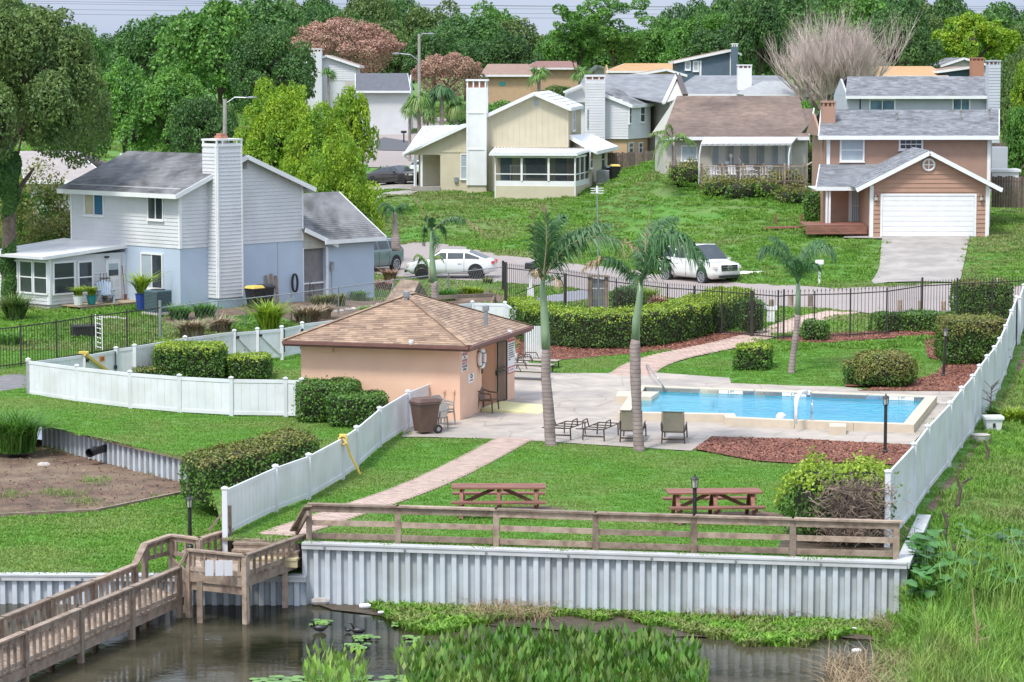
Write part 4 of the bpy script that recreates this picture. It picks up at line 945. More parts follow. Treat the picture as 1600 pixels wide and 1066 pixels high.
# ================= generic distant houses =================
def zat(py, Y): return AT(800, py, Y).z
def xat(px, Y): return AT(px, 300, Y).x
def front_house(label, px0, px1, ye, yr, Y, dep, wm, rm, zb=None, name='house', rpx=None, ov=.5, tabs=True, tab=(.45,.25), hip=0, yb=None, fas=None):
    """ridge runs left-right; ye, yr: photo rows of eave and ridge; px0, px1 roof ends at the eave"""
    x0, x1 = xat(px0, Y), xat(px1, Y); zE_ = zat(ye, Y-ov); Yr = Y+dep/2; zR = zat(yr, Yr); zb_ = zb if zb is not None else H((x0+x1)/2, Y)-.6
    root = thing(name, label, 'house', ((x0+x1)/2, Y+dep/2, zb_+.6))
    r0, r1 = (xat(rpx[0], Yr), xat(rpx[1], Yr)) if rpx else (x0, x1)
    if hip: r0, r1 = r0, r1
    w = Wall((x0+ov*.3, Y), (x1-ov*.3, Y))
    solid(root, 'wall', [w.a, w.b, w.b+V2d(0,dep), w.a+V2d(0,dep)], zb_, zE_-.02, wm)
    if not hip:
        for q in ('l','r'):
            xx = w.a.x if q == 'l' else w.b.x-.12
            MB().extr([(xx,Y,zE_-.03),(xx,Y+dep,zE_-.03),(xx,Yr,zR-.16)], (.12,0,0)).build('gable_wall', wm, root)
    A_, B_ = Vector((x0,Y-ov,zE_)), Vector((x1,Y-ov,zE_)); C_, D_ = Vector((r1,Yr,zR)), Vector((r0,Yr,zR)); E_, F__ = Vector((x0,Y+dep+ov,zE_)), Vector((x1,Y+dep+ov,zE_))
    roof_plane('roof', [A_,B_,C_,D_], rm, root, tab, tabs=tabs); roof_plane('roof', [F__,E_,D_,C_], rm, root, tabs=False)
    if hip == 2:
        for q in ([E_,A_,D_], [B_,F__,C_]): roof_plane('gable_end', q, wm, root, tabs=False)
    elif hip: roof_plane('roof', [E_,A_,D_], rm, root, tab, tabs=tabs); roof_plane('roof', [B_,F__,C_], rm, root, tab, tabs=tabs)
    beam(root, 'fascia', A_-UP*.1-V2d(0,.03), B_-UP*.1-V2d(0,.03), .05, .2, fas or M['whitep'])
    if not hip:
        beam(root, 'fascia', A_-UP*.1+V2d(.02,0), D_-UP*.1+V2d(.02,0), .05, .2, fas or M['whitep']); beam(root, 'fascia', B_-UP*.1-V2d(.02,0), C_-UP*.1-V2d(.02,0), .05, .2, fas or M['whitep'])
    return root, w, zE_, zR, zb_
def gable_house(label, px0, px1, ppx, ye0, yp, Y, dep, wm, rm, ye1=None, zb=None, name='house', ov=.4, tabs=False, skew=0.0, fas=None, clapm=None):
    """gable faces the camera; skew turns the side walls to the right as they recede"""
    ye1 = ye1 or ye0; x0, x1, xp = xat(px0, Y), xat(px1, Y), xat(ppx, Y); z0, z1, zp = zat(ye0, Y), zat(ye1, Y), zat(yp, Y)
    zb_ = zb if zb is not None else H((x0+x1)/2, Y)-.6
    root = thing(name, label, 'house', ((x0+x1)/2, Y, zb_+.6)); w = Wall((x0+ov, Y), (x1-ov, Y)); bk = Vector((skew*dep, dep, 0))
    def roofz(x): return z0+(zp-z0)*(x-x0)/(xp-x0) if x < xp else z1+(zp-z1)*(x1-x)/(x1-xp)
    MB().extr([(x0+ov,Y,zb_),(x1-ov,Y,zb_),(x1-ov,Y,roofz(x1-ov)-.14),(xp,Y,zp-.14),(x0+ov,Y,roofz(x0+ov)-.14)], bk).build('wall', wm, root)
    f = V2d(-skew*.35,-.35); a, p, c = Vector((x0,Y,z0))+f, Vector((xp,Y,zp))+f, Vector((x1,Y,z1))+f; b2 = bk-f*2
    roof_plane('roof', [a+b2,a,p,p+b2], rm, root, (.4,.25), tabs=tabs); roof_plane('roof', [c,c+b2,p+b2,p], rm, root, (.4,.25), tabs=tabs)
    for s_, e_ in ((a,p),(p,c),(a+b2,a),(c,c+b2)): beam(root, 'fascia', s_-UP*.1-V2d(0,.02), e_-UP*.1-V2d(0,.02), .05, .22, fas or M['whitep'])
    if clapm: clap(root, w, 0, w.L, zb_+.6, lambda u: roofz(w.a.x+u)-.2, clapm, .2)
    return root, w, z0, zp, zb_
def chim(root, px0, px1, yt, Y, zb, m, dep=1.0, capm=None, clapm=None, slots=True):
    x0, x1, zt = xat(px0,Y), xat(px1,Y), zat(yt,Y); b = MB(); w = Wall((x0,Y),(x1,Y)); rectbox(b, w, 0, zb, w.L, zt-.3, -dep, 0); o = b.build('chimney', m, root)
    b = MB(); rectbox(b, w, -.04, zt-.1, w.L+.04, zt, -dep-.04, .04)
    for u in (0, w.L*.33, w.L*.66, w.L-.1): rectbox(b, w, u, zt-.3, u+.1, zt-.1, -.1, 0)
    for u in (0, w.L-.1): rectbox(b, w, u, zt-.3, u+.1, zt-.1, -dep, -dep+.1)
    b.build('chimney_cap', capm or m, o)
    b = MB(); rectbox(b, w, .1, zt-.3, w.L-.1, zt-.105, -dep+.1, -.12); b.build('flue', M['brickred'], o)
    if clapm: clap(o, w, 0, w.L, zb, lambda u: zt-.35, clapm, .2)
    return o
# ================= yellow-beige gabled house =================
yh_ = thing('house', 'beige gabled house with white metal roof, tall white chimney and screened patio', 'house', (1, 186, 2.6))
Yy = 183.0; fd = V2d(1,-.10).normalized(); fb = V2d(.10,1).normalized()
def yp_(px, py, Y=None, off=0):     # point on the facade plane
    w = YW; u, z = w.hit(px, py); return w.at(u, z, off)
YW = Wall(AT(640,297,Yy+1).xy, AT(888,297,Yy-.1).xy)
zf = lambda px, py: YW.hit(px, py)
pr = [zf(648,298), zf(888,300), zf(888,232), zf(888,170), zf(836,147.5), zf(764,181), zf(648,236)]
pr[0] = (pr[0][0], 2.2); pr[1] = (pr[1][0], 2.2)
# lower storey left wing with open porch, then main block
uL, uP, uM, uR = zf(648,270)[0], zf(688,270)[0], zf(764,270)[0], zf(888,270)[0]
def rz_(px0, y0, px1, y1):
    return YW.rect(px0, y0, px1, y1)
MB().extr([YW.at(uP,1.0), YW.at(uR,1.0), YW.at(uR,zf(888,172)[1]), YW.at(*zf(836,148)), YW.at(*zf(700,211)), YW.at(uP,zf(688,219)[1])], -YW.n*11).build('wall', M['tan'], yh_)
MB().extr([YW.at(uL-.2,zf(648,242)[1]), YW.at(uP,zf(688,242)[1]), YW.at(uP,zf(688,219)[1]), YW.at(uL-.2,zf(648,236)[1])], -YW.n*.15).build('porch_gable', M['tan'], yh_)
b = MB(); rectbox(b, YW, uL, 2.2, uP, zf(660,237)[1], -2.2, -2.0); b.build('porch_wall', M['tan'], yh_)
b = MB(); rectbox(b, YW, uL-.2, 1.2, uP+.0, zf(650,291.5)[1], -2.0, .15); b.build('porch_floor', M['drive'], yh_)
b = MB()
for px in (649, 658.5): u = zf(px,260)[0]; rectbox(b, YW, u-.07, 2.3, u+.07, zf(650,241.5)[1], -.12, .0)
b.build('porch_post', M['whitep'], yh_)
# board-and-batten strips
for px in range(694, 888, 9):
    if 729 < px < 764: continue
    u, zt = zf(px, 190); b = MB(); top = zf(px, (236-(px-648)*.49) if px < 764 else (181-(px-764)*.465 if px < 836 else 148+(px-836)*.43))[1]; rectbox(b, YW, u-.03, zf(px,232)[1] if px > 764 else zf(px,240)[1], u+.03, top-.25, 0, .02); b.build('batten', M['tan'], yh_)
b = MB(); rectbox(b, YW, uP, zf(700,237)[1]-.06, uM, zf(700,237)[1]+.06, 0, .04); rectbox(b, YW, uM+.1, zf(800,228)[1]-.1, uR, zf(800,228)[1]+.06, 0, .05); b.build('band_board', M['tan'], yh_)
bk = -YW.n*11.4; fo = YW.n*.45
ra_ = YW.at(*zf(631,239))+fo; rb2 = YW.at(*zf(764,178))+fo; rp_ = YW.at(*zf(836,144))+fo; rr_ = YW.at(*zf(893,168.5))+fo
slab(yh_, 'roof', [ra_, rp_, rp_+bk, ra_+bk], M['metalroof'], .12); slab(yh_, 'roof', [rp_, rr_, rr_+bk, rp_+bk], M['metalroof'], .12)
for a_, e_ in ((ra_,rp_),(rp_,rr_),(rr_,rr_+bk),(ra_,ra_+bk)): beam(yh_, 'fascia', a_-UP*.1+YW.n*.02, e_-UP*.1+YW.n*.02, .05, .24, M['whitep'])
n = 16; b = MB()
for i in range(1, 24):
    t_ = i/24; p = rp_.lerp(rr_, t_) if i%4 == 0 else None
    if p: b.bar(p+UP*.03, p+bk+UP*.03, .04, .05)
b.build('roof_seam', M['metalroof'], yh_)
# front wing roof seen over the porch rake
wA, wB, wC, wD = AT(631,239.5,183.4), AT(727,193,183.4), AT(716,196,196), AT(661,197,199)
b = MB(); b.add([wA,wB,wC,wD,wA-UP*.1,wB-UP*.1,wC-UP*.1,wD-UP*.1],[(0,1,2),(0,2,3),(4,6,5),(4,7,6),(0,4,5,1),(2,6,7,3),(3,7,4,0)]); b.build('wing_roof', M['metalroof'], yh_)
b = MB()
for i in range(1, 11): t_ = i/11; b.bar(wA.lerp(wB,t_)+UP*.03, wD.lerp(wC,t_)+UP*.03, .05, .06)
b.build('roof_seam', M['siding'], yh_)
b = MB(); b.tube([ra_-UP*.1, ra_-UP*.6+V2d(.6,.2), YW.at(uL,zf(648,250)[1],.05), YW.at(uL,2.8,.05)], .06, 6); b.build('downspout', M['whitep'], yh_)
# chimney
uc0, uc1 = zf(731,200)[0], zf(761.5,200)[0]
b = MB(); rectbox(b, YW, uc0, zf(740,289)[1], uc1, zf(740,137)[1], -.5, .7); yc = b.build('chimney', M['whitep'], yh_)
b = MB(); rectbox(b, YW, uc0+.0, 2.2, uc1-.0, zf(740,289)[1], 0, .62); b.build('chimney_base', M['tan'], yc)
b = MB(); zt = zf(740,124)[1]; rectbox(b, YW, uc0-.06, zt-.12, uc1+.06, zt, -.55, .76)
for u in np.linspace(uc0, uc1-.1, 4): rectbox(b, YW, u, zf(740,137)[1], u+.1, zt-.12, .6, .7)
for z_ in (zf(740,176)[1], zf(740,233)[1]): rectbox(b, YW, uc0-.03, z_-.05, uc1+.03, z_+.05, .69, .74)
for u in (uc0, uc1-.12): rectbox(b, YW, u-.02, zf(740,289)[1], u+.14, zf(740,137)[1], .7, .73)
b.build('chimney_trim', M['whitep'], yc)
b = MB(); rectbox(b, YW, uc0+.1, zf(740,137)[1], uc1-.1, zt-.13, -.4, .55); b.build('flue', M['brickred'], yc)
window(yh_, YW, (721,242,729,279), 0, gl=M['blind'], ft=.06); 
b = MB(); u, z = zf(838,160); rectbox(b, YW, u-.14, z-.2, u+.14, z+.2, .02, .06); b.build('gable_vent', M['blind'], yh_)
b = MB(); u, z = zf(713,281); rectbox(b, YW, u-.13, z-.18, u+.13, z+.18, 0, .14); b.build('utility_box', M['galv'], yh_)
# right side wall windows, side lean-to
YS = Wall(YW.b.xy, (YW.b-YW.n*11).xy)
for a_ in ((894,173,897.5,203),(915,172,918.5,202)): window(yh_, YS, a_, 0, ft=.08)
for u in np.arange(.5, 11, .8): rectbox(MB(), YS, u-.03, 5.8, u+.03, 8.3, 0, .03).build('batten', M['tan'], yh_)
le = [AT(888,211,183.5), AT(925,209.5,193), AT(966,228.5,194), AT(933,236,182.5)]
slab(yh_, 'side_roof', [le[3], le[2], le[1], le[0]], M['metalroof'], .14)
beam(yh_, 'fascia', le[3]-UP*.12, le[2]-UP*.12, .05, .24, M['whitep']); beam(yh_, 'fascia', le[3]-UP*.12+V2d(-.02,0), le[0]-UP*.12+V2d(-.02,0), .05, .22, M['whitep'])
ea, eb, ec = AT(924,290,183.6), AT(949,280,193.5), AT(900,295,184)
sw_ = Wall((ea.x, ea.y), (eb.x, eb.y)); solid(yh_, 'side_room_wall', [sw_.a, sw_.b, sw_.b-V2d(4,-.5), sw_.a-V2d(3,-.2)], 2.2, zat(238,183.5), M['tan'])
for a_ in ((921.0,238,925,262),(938.5,233,944,265)): window(yh_, sw_, a_, 0, ft=.06)
# screened patio
pf0, pf1 = AT(773,300,179.6), AT(899,300,178.6); PWl = Wall(pf0.xy, pf1.xy); PSl = Wall(pf1.xy, (pf1+V2d(1.05,4.9)).xy)
for w_, tag_ in ((PWl,0),(PSl,1)):
    zk0 = PWl.hit(840,291)[1]; zk1 = PWl.hit(840,283)[1]; zt0 = PWl.hit(840,244.5)[1]
    b = MB(); rectbox(b, w_, 0, 1.0, w_.L, zk0, -.15, 0); b.build('knee_wall', M['tan'], yh_)
    b = MB(); rectbox(b, w_, 0, zk0, w_.L, zk1, -.1, -.03); b.build('kick_panel', M['whitep'], yh_)
    n = 3 if not tag_ else 3
    b = MB()
    for i in range(n+1):
        u = w_.L*i/n; rectbox(b, w_, max(0,u-.06), zk1 if 0 < i < n else 2.2, min(w_.L,u+.06)+.02, zt0, -.08, .02)
    rectbox(b, w_, 0, zt0-.1, w_.L, zt0+.02, -.08, .02); rectbox(b, w_, 0, PWl.hit(840,272.5)[1]-.03, w_.L, PWl.hit(840,272.5)[1]+.04, -.07, .01); b.build('screen_frame', M['whitep'], yh_)
# the room seen through the screens: back wall openings and furniture
b = MB(); rectbox(b, YW, zf(782,270)[0], zf(800,286)[1], zf(800,270)[0], zf(800,244)[1], .001, .03); rectbox(b, YW, zf(820,270)[0], zf(800,278)[1], zf(852,270)[0], zf(800,246)[1], .001, .03); rectbox(b, YW, zf(868,270)[0], zf(800,292)[1], zf(886,270)[0], zf(800,246)[1], .001, .03); b.build('patio_glazing', M['bglass'], yh_)
scr = mat('insect_screen', (.05,.05,.055), rough=.9)
n_ = scr.node_tree; tb = n_.nodes.new('ShaderNodeBsdfTransparent'); mx = n_.nodes.new('ShaderNodeMixShader'); mx.inputs[0].default_value = .42
n_.links.new(tb.outputs[0], mx.inputs[1]); n_.links.new(n_.nodes['Principled BSDF'].outputs[0], mx.inputs[2]); n_.links.new(mx.outputs[0], n_.nodes['Material Output'].inputs['Surface'])
for w_ in (PWl, PSl):
    b = MB(); b.add([w_.at(0,zk1,-.03), w_.at(w_.L,zk1,-.03), w_.at(w_.L,zt0,-.03), w_.at(0,zt0,-.03)], [(0,1,2,3)]); b.build('screen', scr, yh_)
pa, pb = AT(764,240.5,179.3), AT(902,241,178.3); pc, pd_ = AT(925,233,183.5), AT(772,231.5,183.3)
slab(yh_, 'patio_roof', [pa,pb,pc,pd_], M['metalroof'], .12)
b = MB()
for i in range(30): t_ = (i+.5)/30; b.bar(pa.lerp(pb,t_)+UP*.04, pd_.lerp(pc,t_)+UP*.04, .10, .08)
b.build('roof_rib', M['metalroof'], yh_)
bn = thing('bench', 'white slatted bench inside the screened patio', 'bench', AT(809,282,181))
b = MB(); q = AT(809,282,181)
for k in range(6): b.box(q+Vector((-.45+k*.18,0,.75)), (.06,.03,.5))
b.box(q+Vector((0,0,1.0)), (1.1,.05,.1)); b.box(q+Vector((0,.3,.45)), (1.1,.5,.05)); 
for s_ in (-.5,.5): b.box(q+Vector((s_,0,.5)), (.06,.06,1.0)); b.box(q+Vector((s_,.5,.2)), (.06,.06,.5))
b.build('bench_body', M['whitep'], bn)
def acunit(px, py, zz, w_, h_, m, label, rz=0):
    p = GT(px, py) if zz is None else G(px, py, zz); r = thing('air_conditioner', label, 'AC unit', p)
    b = MB(); b.box(p+UP*.05, (w_+.15,w_+.15,.1), rz); b.build('pad', M['stone'], r)
    b = MB(); b.box(p+UP*(.1+h_/2), (w_,w_,h_), rz); o = b.build('casing', m, r); bevel(o, .03)
    b = MB()
    for k in range(int(h_/.06)-1): b.box(p+UP*(.18+k*.06), (w_+.02,w_+.02,.015), rz)
    b.build('louvres', M['dark'], r)
    b = MB(); b.lathe([(w_*.38,0),(w_*.38,.03),(w_*.05,.05)], 14, p+UP*(.1+h_)); b.build('fan_guard', M['dark'], r)
acunit(942, 288, None, .85, .85, M['acg'], 'light grey air conditioner beside the screened patio of the beige house')
acunit(247, 491, .75, .85, .95, M['acu'], 'dark teal air conditioner beneath the window of the blue house', .85)

# ================= terracotta garage house =================
th = thing('house', 'terracotta two-storey house with white garage door and grey shingle roofs', 'house', (xat(1440,145), 146, 2.4))
Yg, Ym = 142.0, 148.0
GWl = Wall((xat(1359,Yg),Yg), (xat(1546,Yg),Yg)); MWl = Wall((xat(1291,Ym),Ym), (xat(1548,Ym),Ym))
gz = lambda px, py: GWl.hit(px, py); mz = lambda px, py: MWl.hit(px, py)
zgE = gz(1440,287)[1]; zgP = gz(1440,238)[1]
MB().extr([GWl.at(0,2.1), GWl.at(GWl.L,2.1), GWl.at(GWl.L,zgE), GWl.at(gz(1452.5,250)[0],zgP), GWl.at(0,zgE)], V2d(0,6.2)).build('garage_wall', M['redtan'], th)
MB().extr([MWl.at(0,2.1), MWl.at(MWl.L,2.1), MWl.at(MWl.L,mz(1400,215)[1]), MWl.at(0,mz(1400,215)[1])], V2d(0,7.2)).build('wall', M['redstucco'], th)
# lap boards on the garage gable, each its own board
zz = 2.42; k = 0; uc = gz(1452.5,250)[0]; bw_ = .235
ud0, zd0, ud1, zd1 = GWl.rect(1379,306,1522.5,366.5); zd0 = 2.42
while zz < zgP-.1:
    def span(z):
        if z <= zgE: return 0, GWl.L
        f = (zgP-z)/(zgP-zgE); return uc-uc*f, uc+(GWl.L-uc)*f
    a_, c_ = span(zz+bw_*.6); segs = [(a_, c_)] if zz+.02 > zd1+.1 else [(a_, ud0-.12), (ud1+.12, c_)]
    for a1, c1_ in segs:
        b = MB(); b.add([tuple(GWl.at(a1,zz,.045)), tuple(GWl.at(c1_,zz,.045)), tuple(GWl.at(c1_,zz+bw_,.012)), tuple(GWl.at(a1,zz+bw_,.012)), tuple(GWl.at(c1_,zz,.002)), tuple(GWl.at(a1,zz,.002))], [(0,1,2,3),(5,4,1,0)]); b.build('siding_board', M['redtan'], th)
    zz += bw_
# garage door with its sections
gd_ = MB(); rectbox(gd_, GWl, ud0, zd0, ud1, zd1, .0, .02); gdo = gd_.build('garage_door', M['whitep'], th)
nh = 8
for k in range(nh):
    q = MB(); z_ = zd0+(zd1-zd0)*k/nh; rectbox(q, GWl, ud0+.02, z_+.012, ud1-.02, z_+(zd1-zd0)/nh-.012, .021, .04); q.build('door_section', M['whitep'], gdo)
q = MB(); rectbox(q, GWl, ud0-.11, zd0, ud0, zd1+.11, 0, .07); rectbox(q, GWl, ud1, zd0, ud1+.11, zd1+.11, 0, .07); rectbox(q, GWl, ud0, zd1, ud1, zd1+.11, 0, .07); q.build('door_casing', M['whitep'], gdo)
for u in (0, GWl.L-.2): trim(th, GWl, u, 2.2, u+.2, zgE-.1, M['whitep'], .0, .06)
def rake(name, a, b): beam(th, name, a, b, .06, .22, M['whitep'])
gl_, gp_, gr_ = AT(1338,294,141.6), AT(1453,235.5,141.6), AT(1566,293.5,141.6)
for p in (gl_, gr_): p.z = gl_.z
roof_plane('roof', [gl_+V2d(0,6.4), gl_, gp_, gp_+V2d(0,6.4)], M['shg'], th, (.3,.15)); roof_plane('roof', [gr_, gr_+V2d(0,6.4), gp_+V2d(0,6.4), gp_], M['shg'], th, (.3,.15))
rake('rake_board', gl_-UP*.12-V2d(0,.02), gp_-UP*.12-V2d(0,.02)); rake('rake_board', gp_-UP*.12-V2d(0,.02), gr_-UP*.12-V2d(0,.02)); rake('rake_board', gr_-UP*.1, gr_-UP*.1+V2d(0,6.4))
u, z = gz(1451,257.5); b = MB(); b.tube([GWl.at(u+.3*math.cos(t),z+.3*math.sin(t),.08) for t in np.linspace(0,2*PI,25)], .06, 6); gv = b.build('round_gable_vent', M['whitep'], th)
b = MB(); b.lathe([(.25,0),(.25,.03)], 16, (0,0,0)); b.v = [tuple(GWl.at(u+x_,z+y_,.03+z_)) for x_,y_,z_ in b.v]; b.build('vent_disc', M['redtan'], gv)
b = MB(); rectbox(b, GWl, u-.25, z-.03, u+.25, z+.03, .061, .085); rectbox(b, GWl, u-.03, z-.25, u+.03, z+.25, .061, .084); b.build('vent_cross', M['whitep'], gv)
for px in (1368.5, 1533):
    u, z = gz(px, 310); c0 = GWl.at(u,z,.14); b = MB(); b.lathe([(.03,-.16),(.08,-.12),(.10,.08),(.13,.10),(.02,.24)], 8, c0); l_ = b.build('lantern', M['bronze'], th); b = MB(); b.lathe([(.085,-.1),(.1,.07)], 8, c0+V2d(0,-.01)); b.build('lantern_glass', M['clam'], l_)
# main roof
rl, rrr = AT(1279,214,147.5), AT(1561,211,147.5); rl.z = rrr.z = zat(212.5,147.5); r2, r3 = AT(1561,171.5,151.8), AT(1283,171.5,151.8)
roof_plane('roof', [rl, rrr, r2, r3], M['shg'], th, (.32,.16)); roof_plane('roof', [Vector((rrr.x,156.2,rl.z)), Vector((rl.x,156.2,rl.z)), r3, r2], M['shg'], th, tabs=False)
beam(th, 'fascia', rl-UP*.1-V2d(0,.02), rrr-UP*.1-V2d(0,.02), .05, .22, M['whitep'])
for xx in (rl.x+.15, MWl.b.x-.12): MB().extr([(xx,Ym,rl.z-.05),(xx,155.2,rl.z-.05),(xx,151.8,r2.z-.2)], (.12,0,0)).build('gable_wall', M['redstucco'], th)
for a_, e_ in ((rl,r3),(rrr,r2)): rake('rake_board', a_-UP*.1, e_-UP*.1)
window(th, MWl, (1315,219,1348,250), 0, gl=M['blind'], ft=.1, bars=0); window(th, MWl, (1407,219,1439.5,232), 0, ft=.1, bars=3, gl=M['glass'])
for px in (1291.5,1542.5): u = mz(px,240)[0]; trim(th, MWl, u, 2.3, u+.19, rl.z-.2, M['whitep'], 0, .06)
for px, py in ((1401,185),(1501,181),(1546,179)):
    p = AT(px, py, 150); b = MB(); b.lathe([(.05,-.3),(.05,.25),(.1,.26),(.1,.34),(.02,.36)], 8, p); b.build('roof_vent', M['greypl'], th)
# porch roof, entry
qa, qb, qc, qd = AT(1275,292.5,144), AT(1344,292.5,144), AT(1404,256,148), AT(1281,257,148)
qb = AT(1342,292.5,144)
roof_plane('roof', [qa,qb,qc,qd], M['shg'], th, (.3,.15)); beam(th, 'fascia', qa-UP*.09-V2d(0,.02), qb-UP*.09-V2d(0,.02), .05, .2, M['whitep']); rake('rake_board', qa-UP*.1, qd-UP*.1)
b = MB(); b.prism([(qa.x,144.05),(qb.x,144.05),(qb.x,148),(qa.x,148)], qa.z-.17, qa.z-.12); b.build('porch_ceiling', M['whitep'], th)
EWl = Wall((xat(1291,146.4),146.4), (xat(1360,146.4),146.4))
b = MB(); rectbox(b, EWl, 0, 2.3, EWl.L, qa.z-.1, -1.6, 0); b.build('entry_wall', M['redtan'], th); clap(th, EWl, .1, EWl.hit(1325,320)[0], 2.9, lambda u: qa.z-.2, M['redtan'], .24)
u0, z0, u1, z1 = EWl.rect(1332,296,1354,348); b = MB(); rectbox(b, EWl, u0, z0, u1, z1, .01, .06); dr = b.build('door', M['blind'], th)
b = MB(); [rectbox(b, EWl, u, z0, u+.02, z1, .061, .075) for u in np.arange(u0+.06, u1-.03, .11)]; rectbox(b, EWl, u0, (z0+z1)/2, u1, (z0+z1)/2+.03, .061, .078); b.build('security_bars', M['whitep'], dr)
b = MB(); rectbox(b, EWl, u0-.2, z0-.1, u0-.02, z1+.1, 0, .08); b.build('door_casing', M['whitep'], dr)
for px in (1291.5, 1296): 
    b = MB(); p = AT(px,330,144.2); b.box((p.x,144.2,3.7), (.11,.11,2.4)); b.build('porch_post', M['whitep'], th)
b = MB(); p = AT(1322.5,297,144.2); b.lathe([(.02,.15),(.09,.05),(.09,-.1),(.02,-.15)], 8, p); b.build('lantern', M['bronze'], th)
# red deck
pdk = thing('porch_deck', 'low red stained timber deck at the entry of the terracotta house', 'deck', AT(1305,352,143))
x0, x1 = xat(1257,143), xat(1353,143); me = MB().box((0,0,0), (x1-x0,.14,.05)).mesh('board', M['redwood']); zt = zat(349,144.5)
for k in range(22): put('board', me, pdk, ((x0+x1)/2, 142.3+.15*k+.07, zt))
for k in range(3): b = MB(); b.box(((x0+x1)/2, 142.26, zt-.1-.14*k), (x1-x0,.04,.13)); b.build('face_board', M['redwood'], pdk)
me = MB().box((0,0,.25), (.1,.1,.9)).mesh('post', M['redwood'])
for px, py in ((1212,352),(1252,352),(1260,340)): put('post', me, pdk, GT(px,py+2))
b = MB(); a_, c_ = GT(1200,358), GT(1257,357); b.bar(a_+UP*.08, c_+UP*.08, .9, .1); b.build('step_walk', M['redwood'], pdk)
chim(th, 1284, 1304, 158, 149.5, 2.5, M['redtan'], 1.0)

# ================= grey house behind the terracotta one =================
gh, gw, gzE, gzR, gzb = front_house('light grey two-storey house rising directly behind the terracotta house', 1318, 1553, 150, 119.5, 183, 7.5, M['grey'], M['shg'], rpx=(1322,1552), tab=(.36,.2))
clap(gh, gw, 0, gw.L, 4.5, lambda u: gzE-.2, M['grey'], .22)
window(gh, gw, (1360,157,1397,174), 1, gl=M['bglass'], hz=False, ft=.1); window(gh, gw, (1490,154,1514,172), 1, gl=M['bglass'], hz=False, ft=.1)
u = gw.hit(1343,160)[0]; trim(gh, gw, u, 4, u+.08, gzE-.15, M['dark'], .03, .06, 'downspout')
chim(gh, 1541.5, 1560, 94, 182, 4, M['grey'], 1.2, clapm=M['grey'])

# ================= brown-roofed low house =================
br, bw2, bzE, bzR, bzb = front_house('long low house with a large mottled brown shingle roof and striped patio awning', 1033, 1262, 214, 150, 165, 10, M['beigew'], M['shb'], zb=1.5, hip=2, rpx=(1057,1247), tab=(.34,.18))
window(br, bw2, (1066,229,1088,250), 0, gl=M['blind'], hz=False)
for a_ in ((1113,226,1134,256),(1137,226,1157,256),(1160,226,1182,256),(1185,226,1205,256),(1208,226,1224,256),(1226,226,1236,256)): window(br, bw2, a_, 1, hz=False, ft=.04, panes=[M['blind'], M['whitep']], sill=False, name='sliding_door')
sA, sB, sC, sD = AT(1243,213,165), AT(1264,213,165), AT(1272,171,169), AT(1247,170,169)
roof_plane('roof', [sA,sB,sC,sD], M['shb'], br, (.34,.18)); beam(br, 'fascia', sB, sC, .06, .2, M['whitep'])
b = MB(); b.prism([(xat(1245,165.1),165.2),(xat(1262,165.1),165.2),(xat(1262,165.1),173),(xat(1245,165.1),173)], 3.6, bzE-.05); b.build('wall', M['beigew'], br)
a0, a1, a2, a3 = AT(1095,226.5,161.5), AT(1237,226,161.5), AT(1246,215.5,165), AT(1101,216.5,165)
slab(br, 'awning', [a0,a1,a2,a3], M['whitep'], .04)
for i in range(16): 
    t_ = (i+.5)/16; q = MB(); q.bar(a0.lerp(a1,t_)+UP*.05-V2d(0,0), a3.lerp(a2,t_)+UP*.08, .34, .06); q.build('awning_pan', M['siding'], br)
for i in range(16):
    t_ = (i+.98)/16; q = MB(); q.bar(a0.lerp(a1,t_)+UP*.035, a3.lerp(a2,t_)+UP*.05, .14, .01); q.build('awning_gap', M['bronze'], br)
b = MB(); 
for px in (1095.5, 1235.5): p = AT(px,226,161.6); b.tube([(p.x,p.y,a0.z), (p.x-.1,p.y,a0.z-.6), (p.x-.12,p.y,4.3)], .05, 6)
b.build('awning_post', M['whitep'], br)
pt = thing('patio_deck', 'raised timber patio deck with railing and lattice skirt in front of the brown-roofed house', 'deck', AT(1175,283,162))
xa, xb = xat(1096,160.5), xat(1258,160.5); zd = 4.45
for k in range(28): 
    if k == 0: me = MB().box((0,0,0), (xb-xa,.15,.04)).mesh('board', M['wood'])
    put('board', me, pt, ((xa+xb)/2, 160.6+.16*k, zd))
me = MB().box((0,0,0), (.045,.045,.8)).mesh('baluster', M['wood']); n = 34
for i in range(n): put('baluster', me, pt, (xa+(xb-xa)*(i+.5)/n, 160.5, zd+.5))
me = MB().box((0,0,.1), (.11,.11,1.9)).mesh('post', M['wood'])
for i in range(6): put('post', me, pt, (xa+(xb-xa)*i/5, 160.5, zd+.1))
for z_ in (zd+.98, zd+.12): b = MB(); b.box(((xa+xb)/2,160.5,z_), (xb-xa+.2,.13,.06)); b.build('rail', M['wood'], pt)
b = MB(); b.bar((xb,160.5,zd+.98), (xb+.9,164,zd+1.15), .12, .06); b.build('rail', M['wood'], pt)
b = MB()
for i in range(60):
    x_ = xa+(xb-xa)*i/60; b.bar((x_,160.52,zd-.75), (x_+.4,160.52,zd-.05), .02, .03); b.bar((x_+.4,160.55,zd-.75), (x_,160.55,zd-.05), .02, .03)
tag(b.build('lattice', M['wood'], pt), kind='stuff')
